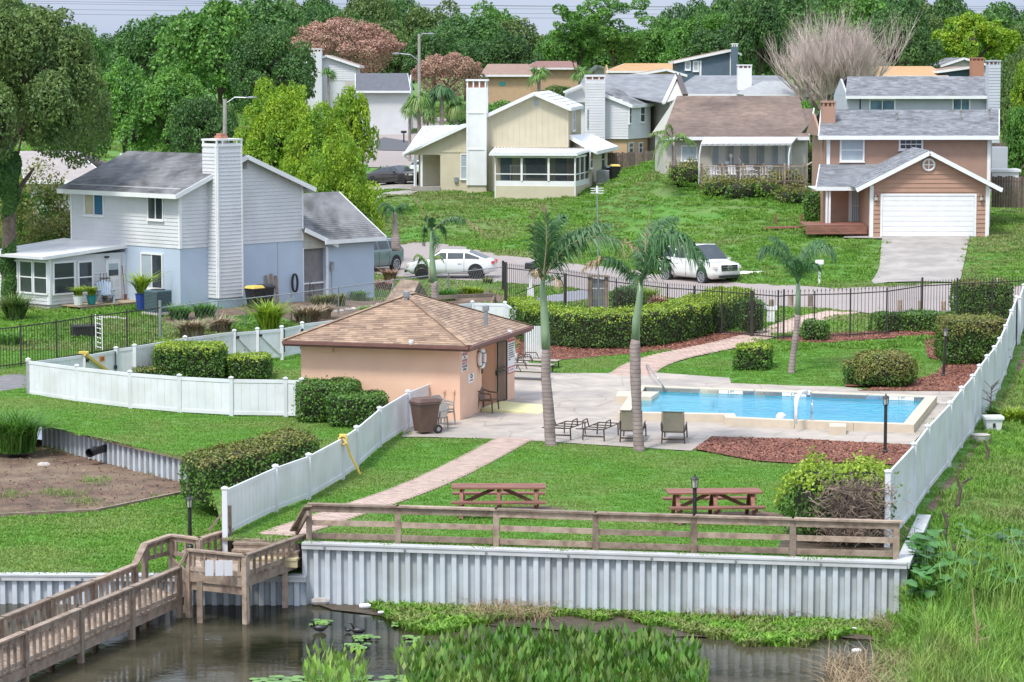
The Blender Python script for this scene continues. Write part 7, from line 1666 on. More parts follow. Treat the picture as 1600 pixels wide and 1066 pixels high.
picnic('long red-brown picnic table left of the lamp post on the front lawn', AT(779,813,67.9)*1.0 if False else Vector((xat(779,67.9),68.1,0)), .0); picnic('long red-brown picnic table behind the lamp post on the front lawn', Vector((xat(1120,67.0),67.3,0)), .055)
def lamppost(label, foot, h, lean=0):
    t = thing('lamp_post', label, 'lamp', foot); f = Vector(foot); top = f+Vector((lean,0,h-.34)); b = MB(); b.lathe([(.09,0),(.09,.06),(.06,.1)], 10, f); b.tube([f, top], .05, 10); b.build('pole', M['dark'], t)
    b = MB(); b.lathe([(.03,0),(.07,.02),(.075,.04)], 8, top); b.lathe([(.10,.24),(.11,.25),(.07,.29),(.025,.31),(.012,.37)], 8, top); 
    for a in (0,1.57,3.14,4.71): b.bar(top+Vector((.068*math.cos(a),.068*math.sin(a),.03)), top+Vector((.088*math.cos(a),.088*math.sin(a),.25)), .014, .014)
    h_ = b.build('lantern_frame', M['dark'], t); b = MB(); b.lathe([(.05,.04),(.07,.24)], 8, top); b.build('lantern_glass', M['clam'], h_)
lamppost('black lamp post in front of the right picnic table', G(1085,846,0), 1.62); lamppost('black lamp post in the mulch at the front right of the pool', G(1383,708,.03), 1.75); lamppost('short black lamp post on the lower lawn by the boardwalk', G(297,857,LOW), 1.36); lamppost('tilted black lamp post in the mulch beside the round-topped hedge', GT(1474,589), 1.8, .06)
# ================= iron and wire fences =================
def ironfence(label, rails, h, sp, finial=True, posts=(), pk=.016, maxp=300, low=.12, mid=None):
    P = [GT(x, y, h) for x, y in rails]; P = [flat(p, p.z-h) for p in P]; t = thing('iron_fence', label, 'fence', P[0]); b = MB(); b.box((0,0,(h+(.2 if finial else 0))/2), (pk,pk,h+(.14 if finial else 0)))
    if finial: b.add([(-.028,0,h+.14),(0,-.028,h+.14),(.028,0,h+.14),(0,.028,h+.14),(0,0,h+.26)], [(0,1,4),(1,2,4),(2,3,4),(3,0,4)])
    me = b.mesh('picket', M['iron'])
    for p, q in zip(P[:-1], P[1:]):
        d = q-p; n = max(1, round(d.length/sp)); ang = math.atan2(d.y, d.x)
        for i in range(n): put('picket', me, t, p.lerp(q, i/n), ang)
        for z in [h, low]+([mid] if mid else []): b = MB(); b.bar(p+UP*z, q+UP*z, .035, .04); b.build('rail', M['iron'], t)
    for x, y, w, hh in posts: p = GT(x, y, h); b = MB(); b.box((p.x,p.y,p.z-h+hh/2), (w,w,hh)); b.build('post', M['iron'], t)
    return t, P
ironfence('long black spiked iron fence between the road and the pool yard', [(793,419),(883,429),(963,441),(1043,450),(1128,456),(1216,463)], 1.75, .16, posts=((790,418,.13,2.0),(883,429,.12,1.8),(963,441,.06,1.9),(1043,449,.06,1.9),(1085,452.5,.06,1.9),(1128,456,.06,1.9),(1175,460,.12,1.9),(1216,463,.06,2.0)))
ironfence('black spiked iron gate across the far brick path', [(1217,463),(1224,462.5)], 1.75, .12, posts=())[0].update_tag()
ironfence('black spiked iron fence from the gate to the right photo edge', [(1225,462),(1329,459),(1386,455.5),(1441,447),(1496,444),(1600,439),(1660,436)], 1.75, .16, posts=((1225,462,.07,2.0),(1273,460.5,.05,1.9),(1329,459,.06,1.95),(1386,455.5,.06,1.9),(1441,447,.08,2.1),(1496,444,.07,2.0),(1551,441.5,.06,1.9)))
ironfence('plain black iron fence in the yard left of the chain-link corner', [(-60,519),(0,514),(32,510.5),(88,503),(143,494.5),(198,487.5),(250,481)], 1.5, .135, finial=False, posts=((32,510.5,.06,1.6),(88,503,.06,1.6),(143,494.5,.06,1.6),(198,487.5,.06,1.6),(-30,517,.06,1.6)))
b = MB(); p, q = GT(793,470), GT(883,430); b.tube([GT(805,419,1.75)-UP*1.2, GT(880,428,1.75)-UP*.1], .02, 5); tag(b.build('brace_rod', M['iron']), 'thin dark diagonal rod bracing the iron fence left of the palm', 'rod')
cl = thing('chain_link_fence', 'chain-link fence with galvanised pipe in front of the blue house', 'fence', GT(250,560)); CP = [(250,481),(341,470.5),(383,467),(455,459),(529,449.5),(615,438),(701,427),(786,417)]; CQ = [flat(p, p.z-1.2) for p in (GT(x, y, 1.2) for x, y in CP)]
b = MB(); b.tube([p+UP*1.2 for p in CQ], .022, 6); b.build('top_pipe', M['galv'], cl)
for i, p in enumerate(CQ): b = MB(); b.tube([p, p+UP*(1.25 if i not in (0,7) else 1.5)], .03 if i not in (0,7) else .06, 8); b.build('post', M['galv'] if i != 7 else M['iron'], cl)
b = MB()
for p, q in zip(CQ[:-1], CQ[1:]):
    n = int((q-p).length/.22)
    for i in range(n):
        a, c = p.lerp(q,i/n), p.lerp(q,min(1,(i+4)/n)); b.bar(a+UP*.03, c+UP*1.18, .004, .004); b.bar(a+UP*1.18, c+UP*.03, .004, .004)
o = b.build('wire_mesh', M['galv'], cl); o['kind'] = 'stuff'
def plankfence(label, a, c, h, bw=.15, m='wood2', z=None):
    t = thing('wooden_fence', label, 'fence', a); d = c-a; n = int(d.length/bw); ang = math.atan2(d.y,d.x); me = MB().box((0,0,h/2), (bw*.9,.025,h)).mesh('board', M[m])
    for i in range(n): o = put('board', me, t, a.lerp(c,(i+.5)/n), ang); o.scale.z = random.uniform(.96,1.02)
    for zz in (.3,h-.3): b = MB(); nn = Vector((d.y,-d.x,0)).normalized()*-.04; b.bar(a+nn+UP*zz, c+nn+UP*zz, .04, .09); b.build('rail', M[m], t)
plankfence('grey board fence between the beige house and the brown-roofed house', AT(949,281,192), AT(1046,276,190), 1.9)
plankfence('dark board fence at the right edge beside the terracotta house', AT(1549,324,150.5), AT(1640,326,149), 1.75); plankfence('darker board fence farther back right of the terracotta house', AT(1549,262,172), AT(1600,262,170), 1.6); plankfence('short grey fence behind the far left house shrubs', AT(30,385,133), AT(112,378,133), 1.6)
for i, (px, py, h_) in enumerate(((1071,484,.62),(1123,486,.62),(1205,490,.6),(1236,479,.5),(1266,480,.5),(1406,487,.5),(1438,487,.45),(1474,487,.45))):
    p = GT(px, py); b = MB(); b.lathe([(.11,-.1),(.11,h_),(.09,h_+.03)], 10, p); tag(b.build('bollard', M['wood']), ('wooden bollard behind the middle of the curving hedge','wooden bollard behind the right part of the curving hedge','wooden bollard left of the iron gate','wooden bollard right of the iron gate behind the curved palm','wooden bollard right of the curved palm trunk','leftmost of three wooden bollards near the long low hedge','middle one of three wooden bollards near the long low hedge','rightmost of three bollards, by the tall dark hedge')[i], 'bollard', 'wooden bollards along the road')
# notice board, mailboxes, mast, lamps, wires
nb = thing('notice_board', 'tall notice board seen from behind, brown posts and grey panels', 'notice board', GT(935,494)); Yn = GT(935,494).y; zb0 = GT(935,494).z
for px in (922,948): b = MB(); b.box((xat(px,Yn),Yn,zb0+.85), (.2,.14,1.8)); b.build('post', M['wood'], nb)
b = MB(); b.box((xat(935,Yn),Yn,zb0+1.78), (.95,.3,.09)); b.build('roof', M['wood'], nb)
for k in range(3): b = MB(); b.box((xat(935,Yn),Yn+.02,zb0+.6+.42*k), (.55,.04,.38)); b.build('panel', M['galv'], nb)
mbx = thing('mailbox', 'black mailbox on a thick white post near the road bend', 'mailbox', GT(829,470)); p = GT(829,470); b = MB(); b.box(p+UP*.9, (.14,.14,1.8)); b.box(p+UP*.3, (.3,.3,.6)); b.build('post', M['whitep'], mbx)
b = MB(); b.hexa([p+Vector(v) for v in ((-.3,-.15,1.5),(.3,-.15,1.5),(.3,.15,1.5),(-.3,.15,1.5))], [p+Vector(v) for v in ((-.26,-.12,1.8),(.26,-.12,1.8),(.26,.12,1.8),(-.26,.12,1.8))]); bevel(b.build('box', M['black'], mbx), .06, 3)
mb2 = thing('mailbox', 'white mailbox on a numbered white post left of the concrete driveway', 'mailbox', GT(1280,446)); p = GT(1280,446); b = MB(); b.box(p+UP*.5, (.09,.09,1.1)); b.build('post', M['whitep'], mb2); b = MB(); b.box(p+UP*1.12, (.42,.2,.24)); bevel(b.build('box', M['whitep'], mb2), .05, 3)
mw = Wall((p.x-.5,p.y-.05), (p.x+.5,p.y-.05)); 
for k, ch in enumerate('4128'): text(mb2, mw, .5, p.z+.88-.17*k, ch, .15, M['ink'], .006)
mb3 = thing('mailbox', 'black mailbox on a dark post beyond the lime tree', 'mailbox', GT(631,224)); p = GT(631,224); b = MB(); b.box(p+UP*.45, (.12,.12,1)); b.build('post', M['dark'], mb3); b = MB(); b.box(p+UP*1.02, (.5,.25,.22)); b.build('box', M['black'], mb3)
b = MB(); p = GT(575,232); b.box(p+UP*.5, (.12,.12,1.1)); b.box(p+UP*1.05+V2d(.15,0), (.7,.3,.3)); b.lathe([(.02,.75),(.3,.95),(.33,1.2),(.2,1.4)], 10, p-V2d(.45,0)); tag(b.build('mailbox', M['whitep']), 'white mailbox with a rounded top peeking through the lime leaves', 'mailbox')
mast = thing('antenna_mast', 'thin tall metal mast with a small antenna crossing the lawn', 'mast', GT(936,500)); p = GT(936,500); Ya = p.y; b = MB(); b.tube([p, AT(933,296,Ya)], .032, 6); b.build('pole', M['galv'], mast)
b = MB(); q = AT(933,298,Ya); [b.bar(q+Vector((-.28,0,.05*k)), q+Vector((.28,.1*k,.05*k)), .03, .03) for k in (-2,0,2)]; b.bar(q+Vector((-.2,-.2,0)), q+Vector((.2,.3,.1)), .03, .03); b.tube([q-UP*.1, q+UP*.2], .05, 6); b.build('antenna', M['whitep'], mast)
def streetlamp(label, px, ptop, pbot, Y, arms):
    t = thing('street_lamp', label, 'street lamp', AT(px,pbot,Y)); b = MB(); b.tube([AT(px,pbot,Y), AT(px,ptop,Y)], [.16,.12], 8); b.build('pole', M['stone'], t)
    for x0, y0, x1, y1 in arms:
        a, c = AT(x0,y0,Y), AT(x1,y1,Y); b = MB(); b.tube([a, a.lerp(c,.45)+UP*.25*(1 if y1 <= y0 else .4), c], .05, 6); b.build('arm', M['galv'], t)
        b = MB(); s = .35 if x1 > x0 else -.35; b.lathe([(.05,-.08),(.22,-.04),(.24,.02),(.08,.09)], 10, (0,0,0)); b.v = [(c.x+s*.8+x_*1.6, c.y+y_, c.z+z_) for x_,y_,z_ in b.v]; b.build('lamp_head', M['galv'], t)
streetlamp('street lamp with single arm to the right behind the blue house', 351.5,155,260,172, ((351.5,163,386,153),)); streetlamp('tall street lamp with two arms above the palm clump', 655,53,215,233, ((655,60,668,53),(655,95,624,84)))
for k, (ya, yb) in enumerate(((-3,20),(4,15),(7,22),(17,28),(25,35))):
    b = MB(); Yp = 395; xa_, xb_ = (-300, 2000); pts = []
    for i in range(15): t_ = i/14; px = xa_+(xb_-xa_)*t_; pts.append(AT(px, ya+(yb-ya)*t_+ (26-k*2)*4*(t_-.0)*(1-t_)*.35-8, Yp))
    b.tube(pts, .02, 4, False); tag(b.build('power_line', M['dark']), ('topmost power line in the pale sky','second power line from the top','third power line from the top','fourth power line from the top','lowest power line above the trees')[k], 'cable', 'power lines across the sky')
# yard things by the blue house
ad = thing('garden_chair', 'blue-grey slatted garden chair on the small porch deck', 'chair', SR_.at(2.6,1,.8)); o = SR_.at(2.55,SF-.02,.75); Mz = Matrix.Rotation(SR_.rz-.5,3,'Z'); T = lambda x,y,z: o+Mz@Vector((x,y,z))
me = None
for k in range(6): b = MB(); x_ = -.25+.1*k; b.bar(T(x_*.9,.2,.3), T(x_*1.15,.45,.98-abs(k-2.5)*.05), .085, .02); b.build('back_slat', M['adir'], ad)
for k in range(5): b = MB(); b.bar(T(-.27,-.35+.12*k,.38-.02*k), T(.27,-.35+.12*k,.38-.02*k), .1, .02); b.build('seat_slat', M['adir'], ad)
for s in (-1,1): b = MB(); b.bar(T(s*.32,-.4,.58), T(s*.32,.35,.56), .12, .025); b.build('armrest', M['adir'], ad); b = MB(); b.bar(T(s*.3,-.36,0), T(s*.3,-.36,.57), .08, .04); b.build('leg', M['adir'], ad); b = MB(); b.bar(T(s*.3,.4,0), T(s*.3,-.36,.36), .04, .1); b.build('leg', M['adir'], ad)
def pot(label, pos, r_, h_, m, n=120, ph=.45, pm='hedgetop'):
    t = thing('potted_plant', label, 'potted plant', pos); p = Vector(pos); b = MB(); b.lathe([(r_*.7,0),(r_,h_*.9),(r_*1.1,h_),(r_*.9,h_)], 12, p); b.build('pot', M[m], t)
    a = RNG.uniform(0,6.28,n); rr = r_*.6*RNG.random(n); P = np.stack([p.x+rr*np.cos(a), p.y+rr*np.sin(a), np.full(n,p.z+h_)],1); me = blade_mesh('foliage', P-np.array(p), ph*RNG.uniform(.5,1.1,n), .07*RNG.uniform(.6,1.3,n), 1.0, M[pm]); link('foliage', me, t)
pot('white pot with plant at the left end of the porch deck', SR_.at(.75,SF,1.05), .24, .42, 'whitep'); pot('teal pot with leafy plant on the porch deck', SR_.at(1.45,SF,1.1), .23, .4, 'tealp'); pot('cobalt blue pot with a big arching plant beside the air conditioner', GT(221,487), .26, .8, 'bluep', 200, 1.0, 'hedgetop'); pot('small potted plant by the metal shelf on the porch', SR_.at(2.95,SF,.25), .12, .2, 'greypl', 60, .3)
b = MB(); 
for z_ in (.1,.55,1.0): b.box(SR_.at(2.95,SF+z_,.25), (.4,.25,.03), SR_.rz)
for u, w in ((2.77,.14),(3.13,.14),(2.77,.36),(3.13,.36)): b.tube([SR_.at(u,SF,w), SR_.at(u,SF+1.25,w)], .012, 4)
tag(b.build('plant_shelf', M['iron']), 'thin black metal plant shelf beside the sunroom door', 'shelf')
b = MB(); b.tube([SR_.at(4.1,SF+.05,.25), SR_.at(4.05,SF+1.5,.12)], .02, 5); b.box(SR_.at(4.1,SF+.1,.26), (.16,.03,.25), SR_.rz); tag(b.build('shovel', M['redwood']), 'shovel leaning on the wall right of the sunroom door', 'shovel')
tb2 = thing('storage_tub', 'low black ribbed tub lying on the grass behind the iron fence', 'tub', GT(133,526)); p = GT(133,526); b = MB(); b.box(p+UP*.22, (1.05,.8,.4), .3); bevel(b.build('tub', M['black'], tb2), .04); b = MB(); [b.box(p+Vector((-.5+.17*k,-.42+.05*k,.22)), (.05,.04,.36), .3) for k in range(7)]; b.box(p+UP*.43, (1.12,.87,.05), .3); b.build('rim', M['black'], tb2)
b = MB(); a, c = GT(150,546), GT(160,549)
ld = thing('ladder', 'narrow white ladder standing against the left iron fence', 'ladder', a); zt_ = UP*1.35
for p in (a, c): MB().bar(p, p+zt_+V2d(-.03,.2), .035, .05).build('rail', M['whitep'], ld)
for k in range(7): MB().bar(a+UP*(.12+.18*k)+V2d(0,.03*k), c+UP*(.12+.18*k)+V2d(0,.03*k), .03, .03).build('rung', M['whitep'], ld)
for i, (px, h_) in enumerate(((413,1.25),(421,1.3),(428,1.2))): p = BR.at(BR.hit(px,440)[0],.7,.25); MB(); tag(MB().bar(p, p+UP*h_+BR.n*-.15, .14, .025).build('leaning_board', M['wood']), ('leftmost weathered board leaning on the blue wall','middle weathered board leaning on the blue wall','rightmost weathered board leaning on the blue wall')[i], 'board', 'boards leaning on the blue wall')
b = MB(); p = BR.at(BR.hit(457,440)[0],.75,.12)
for k in range(4): b.tube([p+Vector((.12*math.cos(t)+.02*k,-.03*k,.75+.42*math.sin(t))) for t in np.linspace(0,6.28,14)], .03, 5)
tag(b.build('hose', M['black']), 'coiled black hose hanging on the pale blue wall', 'hose')
b = MB(); q = p+gR*.7+BR.n*.3; b.tube([q, q+UP*.7, q+UP*.8+gR*.15], .02, 5); b.tube([q+gR*.3, q+gR*.2+UP*.6, q+UP*.45], .02, 5); b.lathe([(.02,-.05),(.16,0),(.02,.05)], 10, q+UP*.18); tag(b.build('hose_reel', M['iron']), 'small dark hose cart on the ground beside the coiled hose', 'hose cart')
# wooden play structure roof, beam and legs
pr_ = thing('swing_frame', 'old wooden swing frame with a plank-roofed end behind the pool house', 'swing set', GT(640,500)); Yp = 112.0; A_, B_, C2_, D2_ = AT(602,470,Yp-1.0), AT(627,437,Yp), AT(655,440,Yp), AT(641,470,Yp-1.0); E2_ = AT(672,467,Yp+.6)
n = 8
for k in range(n): t0, t1 = k/n, (k+.9)/n; q = [A_.lerp(B_,t0), D2_.lerp(C2_,t0), D2_.lerp(C2_,t1), A_.lerp(B_,t1)]; MB().extr(q, (0,.05,.03)).build('roof_plank', M['wood'], pr_)
for k in range(6): t0, t1 = k/6, (k+.9)/6; q = [D2_.lerp(E2_,t0), D2_.lerp(E2_,t1), C2_.lerp(E2_,t1) if t1 < 1 else E2_, C2_.lerp(E2_,t0)]; MB().extr([q[0], q[1], q[2]+UP*.0, q[3]], (0,.05,0)).build('gable_plank', M['wood2'], pr_)
b = MB(); [b.bar(AT(x,485,Yp), AT(x+1,466,Yp), .1, .1) for x in (606,640,668)]; b.build('leg', M['wood'], pr_)
MB().bar(AT(660,466,Yp+.1), AT(776,461,Yp+1), .12, .16).build('beam', M['wood'], pr_)
for dx, dy in ((-9,-.5),(9,.8)): MB().bar(AT(772,461,Yp+1), AT(772+dx,497,Yp+1+dy), .1, .12).build('leg', M['wood'], pr_)
# slatted white panel, pole, white cabinets, planter, litter, birds
sp3 = thing('slatted_panel', 'white slatted panel leaning in front of the hedge by the pool house', 'panel', GT(834,564)); P_ = G(834,566,.1); me = MB().box((0,0,.7), (.055,.03,1.35)).mesh('slat', M['whitep'])
for k in range(8): put('slat', me, sp3, (P_.x-.28+.08*k, P_.y, .12), .25)
for z in (.2,1.3): MB().box((P_.x,P_.y+.03,.12+z), (.68,.03,.05), .1).build('crossbar', M['dark'], sp3)
b = MB(); p = G(820,570,.0); b.tube([p, p+UP*1.5], .035, 6); b.lathe([(.06,0),(.07,.05),(.03,.09)], 8, p+UP*1.5); tag(b.build('grey_pole', M['galv']), 'thin grey pole with round cap left of the white slatted panel', 'pole')
for i, (px, py, w, h) in enumerate(((1187,497,.34,.62),(1204,506,.52,.75))): p = GT(px, py); b = MB(); b.box(p+UP*h/2, (w*.6,.3,h)); b.box(p+UP*(h-.08), (w,.36,.16)); tag(b.build('utility_box', M['whitep']), ('smaller white utility box behind the iron gate','larger white utility box on the grass by the iron gate')[i], 'utility box')
pl2 = thing('planter', 'white square planter pot outside the right fence', 'planter', GT(1551,673)); p = GT(1551,673); b = MB(); b.hexa([p+Vector(v) for v in ((-.22,-.22,0),(.22,-.22,0),(.22,.22,0),(-.22,.22,0))], [p+Vector(v) for v in ((-.27,-.27,.4),(.27,-.27,.4),(.27,.27,.4),(-.27,.27,.4))]); b.box(p+UP*.43, (.62,.62,.08)); b.build('pot', M['whitep'], pl2); b = MB(); b.box(p+Vector((0,-.27,.2)), (.08,.03,.14)); b.build('emblem', M['dark'], pl2)
b = MB(); p = GT(1532,692); b.lathe([(.24,0),(.28,.22),(.3,.26),(.22,.27)], 10, p); tag(b.build('stone_bowl', M['stone']), 'grey stone bowl at the foot of the right fence', 'bowl')
b = MB(); p = GT(1548,655); rg = random.Random(2)
for k in range(14): a = rg.uniform(0,6.28); q = p+UP*rg.uniform(.4,1.1); b.tube([p, q, q+Vector((.3*math.cos(a),.1,rg.uniform(.1,.35)))], [.02,.014,.006], 4)
tag(b.build('bare_shrub', M['bark']), 'leafless thin shrub against the right white fence', 'shrub')
for i, (px, py) in enumerate(((501,986),(545,987),(562,990))): 
    p = G(px, py, WATER+.02); t = thing('water_bird', ('leftmost small dark water bird with raised neck','middle tiny dark water bird','rightmost dark water bird by the floating leaves')[i], 'bird', p); k = (1,.5,1)[i]
    b = MB(); b.tube([p+Vector((-.2*k,0,.08*k)), p+Vector((-.1*k,0,.07*k)), p+Vector((.05*k,0,.07*k)), p+Vector((.13*k,0,.09*k))], [.01,.07*k,.075*k,.03*k], 8); b.tube([p+Vector((-.13*k,0,.1*k)), p+Vector((-.17*k,0,.2*k)), p+Vector((-.19*k,0,.24*k)), p+Vector((-.25*k,0,.23*k))], [.03*k,.022*k,.03*k,.006], 6); b.build('body', M['black'], t, smooth=True)
for i, (px, py, m, s) in enumerate(((516,934,'whitep',.12),(522,933,'terracotta',.09),(525,938,'bluep',.1),(570,947,'whitep',.13),(595,957,'whitep',.07),(1334,983,'whitep',.08),(1338,1017,'whitep',.1),(500,940,'stone',.2),(68,727,'stone',.18))):
    p = G(px, py, WATER+.1 if i < 8 else LOW); b = MB(); b.tube([p-V2d(s,0), p-V2d(s*.5,0), p+V2d(s*.6,.02), p+V2d(s*1.1,.02)], [s*.3,s*.5,s*.5,s*.25], 8); tag(b.build('litter', M[m]), ('white scrap at the seawall foot by the boardwalk','red scrap at the seawall foot by the boardwalk','blue bottle among the scraps near the boardwalk','white bag lying in the shore weeds','tiny white scrap at the water edge','white scrap in the water at right','white floating scrap in the lower right water','pale stone by the boardwalk pile','pale stone on the bare dirt')[i], 'litter')
b = MB(); p = GT(1172,428); b.hexa([p+Vector(v) for v in ((-.6,-.3,.02),(.8,-.35,.02),(.95,.1,.02),(-.55,.3,.02))], [p+Vector(v) for v in ((-.5,-.2,.12),(.6,-.2,.16),(.7,.05,.1),(-.4,.2,.14))]); tag(b.build('white_sheet', M['whitep']), 'crumpled white sheet on the grass right of the white car', 'sheet')
b = MB(); p = GT(1559,447); b.lathe([(.14,0),(.16,.25),(.08,.38)], 8, p); tag(b.build('white_marker', M['whitep']), 'small white marker post on the grass beyond the tall dark hedge', 'marker')
b = MB(); p = AT(1560,275,158); b.box(p+UP*.4, (.9,.8,2.6)); tag(b.build('grey_shed', M['grey']), 'small grey shed right of the terracotta house', 'shed'); b = MB(); p = AT(1568,280,152); b.box(p, (1.5,1.2,.9)); b.box(p+UP*.5, (1.7,1.4,.15)); tag(b.build('trailer', M['whitep']), 'low white trailer behind the dark fence at right', 'trailer')
# garden edging stones along the beds
for i in range(26):
    t_ = i/25; px, py = (150+100*t_, 497+6*t_) if i < 12 else (500+120*(t_-.5)*2, 492-18*(t_-.5)*2); p = GT(px, py); s = random.uniform(.1,.17); b = MB(); b.lathe([(s*.8,-.02),(s,s*.3),(s*.6,s*.75)], 6, p); o = b.build('edging_stone', M['stone']); j = i if i < 12 else i-12; tag(o, ORD[j]+(' stone from the left in the row below the porch deck' if i < 12 else ' stone from the left along the garage wall bed'), 'stone', 'stones below the porch deck' if i < 12 else 'stones of the garage bed')
# ================= grass and water plants =================
PROTO = {}
def patch(key, rad, n, h, w, lean, m):
    r_ = rad*np.sqrt(RNG.random(n)); a = RNG.uniform(0,2*PI,n); P = np.stack([r_*np.cos(a), r_*np.sin(a), 0*r_-.01], 1)
    me = blade_mesh('grass_patch_'+key, P, h*RNG.uniform(.6,1.15,n), w*RNG.uniform(.7,1.3,n), lean, m); PROTO[key] = bpy.data.objects.new('grass_patch', me)
patch('short', .30, 95, .055, .024, .5, M['blade']); patch('field', .55, 130, .11, .045, .5, M['blade2']); patch('bank', .40, 95, .20, .028, .55, M['blade2']); patch('far', 1.2, 160, .22, .09, .5, M['blade2'])
def scatter(key, pts, sc, label, name='grass'):
    me = bpy.data.meshes.new(name); me.vertices.add(len(pts)); me.vertices.foreach_set('co', np.asarray(pts, np.float32).ravel()); o = link(name, me)
    g = bpy.data.node_groups.new('scatter_'+key+name, 'GeometryNodeTree'); g.interface.new_socket('Geometry', in_out='INPUT', socket_type='NodeSocketGeometry'); g.interface.new_socket('Geometry', in_out='OUTPUT', socket_type='NodeSocketGeometry')
    N = g.nodes.new; gi, go = N('NodeGroupInput'), N('NodeGroupOutput'); ip = N('GeometryNodeInstanceOnPoints'); oi = N('GeometryNodeObjectInfo'); oi.inputs['Object'].default_value = PROTO[key]
    rr = N('FunctionNodeRandomValue'); rr.data_type = 'FLOAT_VECTOR'; rr.inputs[0].default_value = (-.08,-.08,0); rr.inputs[1].default_value = (.08,.08,6.283)
    rv = N('FunctionNodeRandomValue'); rv.data_type = 'FLOAT'; rv.inputs[2].default_value = sc[0]; rv.inputs[3].default_value = sc[1]; rv.inputs['Seed'].default_value = 5
    L = g.links.new; L(gi.outputs[0], ip.inputs['Points']); L(oi.outputs['Geometry'], ip.inputs['Instance']); L(rr.outputs[0], ip.inputs['Rotation']); L(rv.outputs[1], ip.inputs['Scale']); L(ip.outputs[0], go.inputs[0])
    md = o.modifiers.new('scatter', 'NODES'); md.node_group = g; return tag(o, label, 'grass', kind='stuff')
def inpoly_np(X, Y, P):
    c = np.zeros(len(X), bool)
    for (x0, y0), (x1, y1) in zip(P, P[1:]+P[:1]):
        if y0 == y1: continue
        k = ((y0 > Y) != (y1 > Y)) & (X < (x1-x0)*(Y-y0)/(y1-y0)+x0); c ^= k
    return c
def zone(y0, y1, sp, keep, pxr=(-220, 1850)):
    out = []; y = y0
    while y < y1:
        xa, xb = (pxr[0]-CX)/F*y, (pxr[1]-CX)/F*y; n = max(1, int((xb-xa)/sp)); xs = xa+(np.arange(n)+RNG.random(n))*sp; ys = y+RNG.uniform(-.5,.5,n)*sp; out.append(np.stack([xs, ys], 1)); y += sp
    Q = np.concatenate(out); X, Y = Q[:,0], Q[:,1]; k = keep(X, Y)
    for P in EXC:
        k &= ~inpoly_np(X, Y, P)
    return Q[k]
BW = [tuple(G(*b).xy) for b in BND]; upper = [(BW[0][0], 60)]; 
POLYU = BW[1:]+[tuple(FA.xy), tuple(FB.xy), (G(1600,545,0).x, 110.0), (200, 110), (-200, 110)]
for P in EXC: pass
def notfoot(X, Y):
    k = np.ones(len(X), bool)
    for P in ([Lc,C,Rc,Bc], [P0+gL*.2,P1,P2+gR*4.5,P2+gR*4.5+gL*8,P3], [K2,K,J,J+gL*4.2]): k &= ~inpoly_np(X, Y, [tuple(Vector(p).xy) for p in P])
    for P in (POOLBIG,): k &= ~inpoly_np(X, Y, P)
    return k
q = zone(62, 104, .34, lambda X, Y: inpoly_np(X, Y, POLYU) & notfoot(X, Y)); scatter('short', [(x, y, H(x, y)) for x, y in q], (.7, 1.2), 'short mown lawn around the pool yard', 'lawn_grass')
def Lside(X, Y): return ((X-FA.x)*FN.x+(Y-FA.y)*FN.y)
q = zone(104, 150, .62, lambda X, Y: notfoot(X, Y) & ((Lside(X,Y) < 0) | (Y > 110))); scatter('field', [(x, y, H(x, y)) for x, y in q], (.6, 1.3), 'rough grass of the yards and the empty lot behind the road', 'field_grass')
q = zone(150, 212, .85, lambda X, Y: notfoot(X, Y)); scatter('field', [(x, y, H(x, y)) for x, y in q], (.7, 1.7), 'grass on the slope by the beige and brown-roofed houses', 'slope_grass')
q = zone(212, 330, 2.2, lambda X, Y: X < 1e9); scatter('far', [(x, y, H(x, y)) for x, y in q], (.7, 1.2), 'grass around the distant houses', 'far_grass')
LA = [tuple(p.xy) for p in lowA]; q = zone(58, 90, .36, lambda X, Y: inpoly_np(X, Y, LA)); scatter('short', [(x, y, LW(x, y)) for x, y in q], (.9, 1.6), 'bright mown grass of the lower left lawn', 'lower_lawn_grass')
def bz(x, y): 
    c = CX+F*x/y; return min(H(x, y), -.12-.075*max(0,72-y)) if c < 1449 else H(x, y)
cap_p = [tuple(SB.xy), tuple(SR.xy)]
q = zone(54, 112, .40, lambda X, Y: (Lside(X, Y) > .25) & (CX+F*X/Y > 1418) & ((CX+F*X/Y > 1452) | (Y < SB.y-.3+(SR.y-SB.y)*np.clip((CX+F*X/Y-1417)/33,0,1))), (1410, 1900)); scatter('bank', [(x, y, bz(x, y)) for x, y in q], (.35, 1.15), 'uneven grass of the bank outside the right fence', 'bank_grass')
def clump(name, label, P, h, w, lean, m, cat='plants', kind='stuff', droopy=.5):
    P = np.asarray(P, float); o = link(name, blade_mesh(name, P, h*RNG.uniform(.5,1.15,len(P)), w*RNG.uniform(.6,1.3,len(P)), lean, m, droopy=droopy)); return tag(o, label, cat, kind=kind)
def pxpts(n, x0, x1, y0, y1, z, f=None):
    out = []
    while len(out) < n:
        px, py = RNG.uniform(x0,x1), RNG.uniform(y0,y1)
        if f and not f(px, py): continue
        p = G(px, py, z); out.append((p.x, p.y, z if z is not None else 0))
    return out
wedge = lambda x: 930+ (x-550)*.045
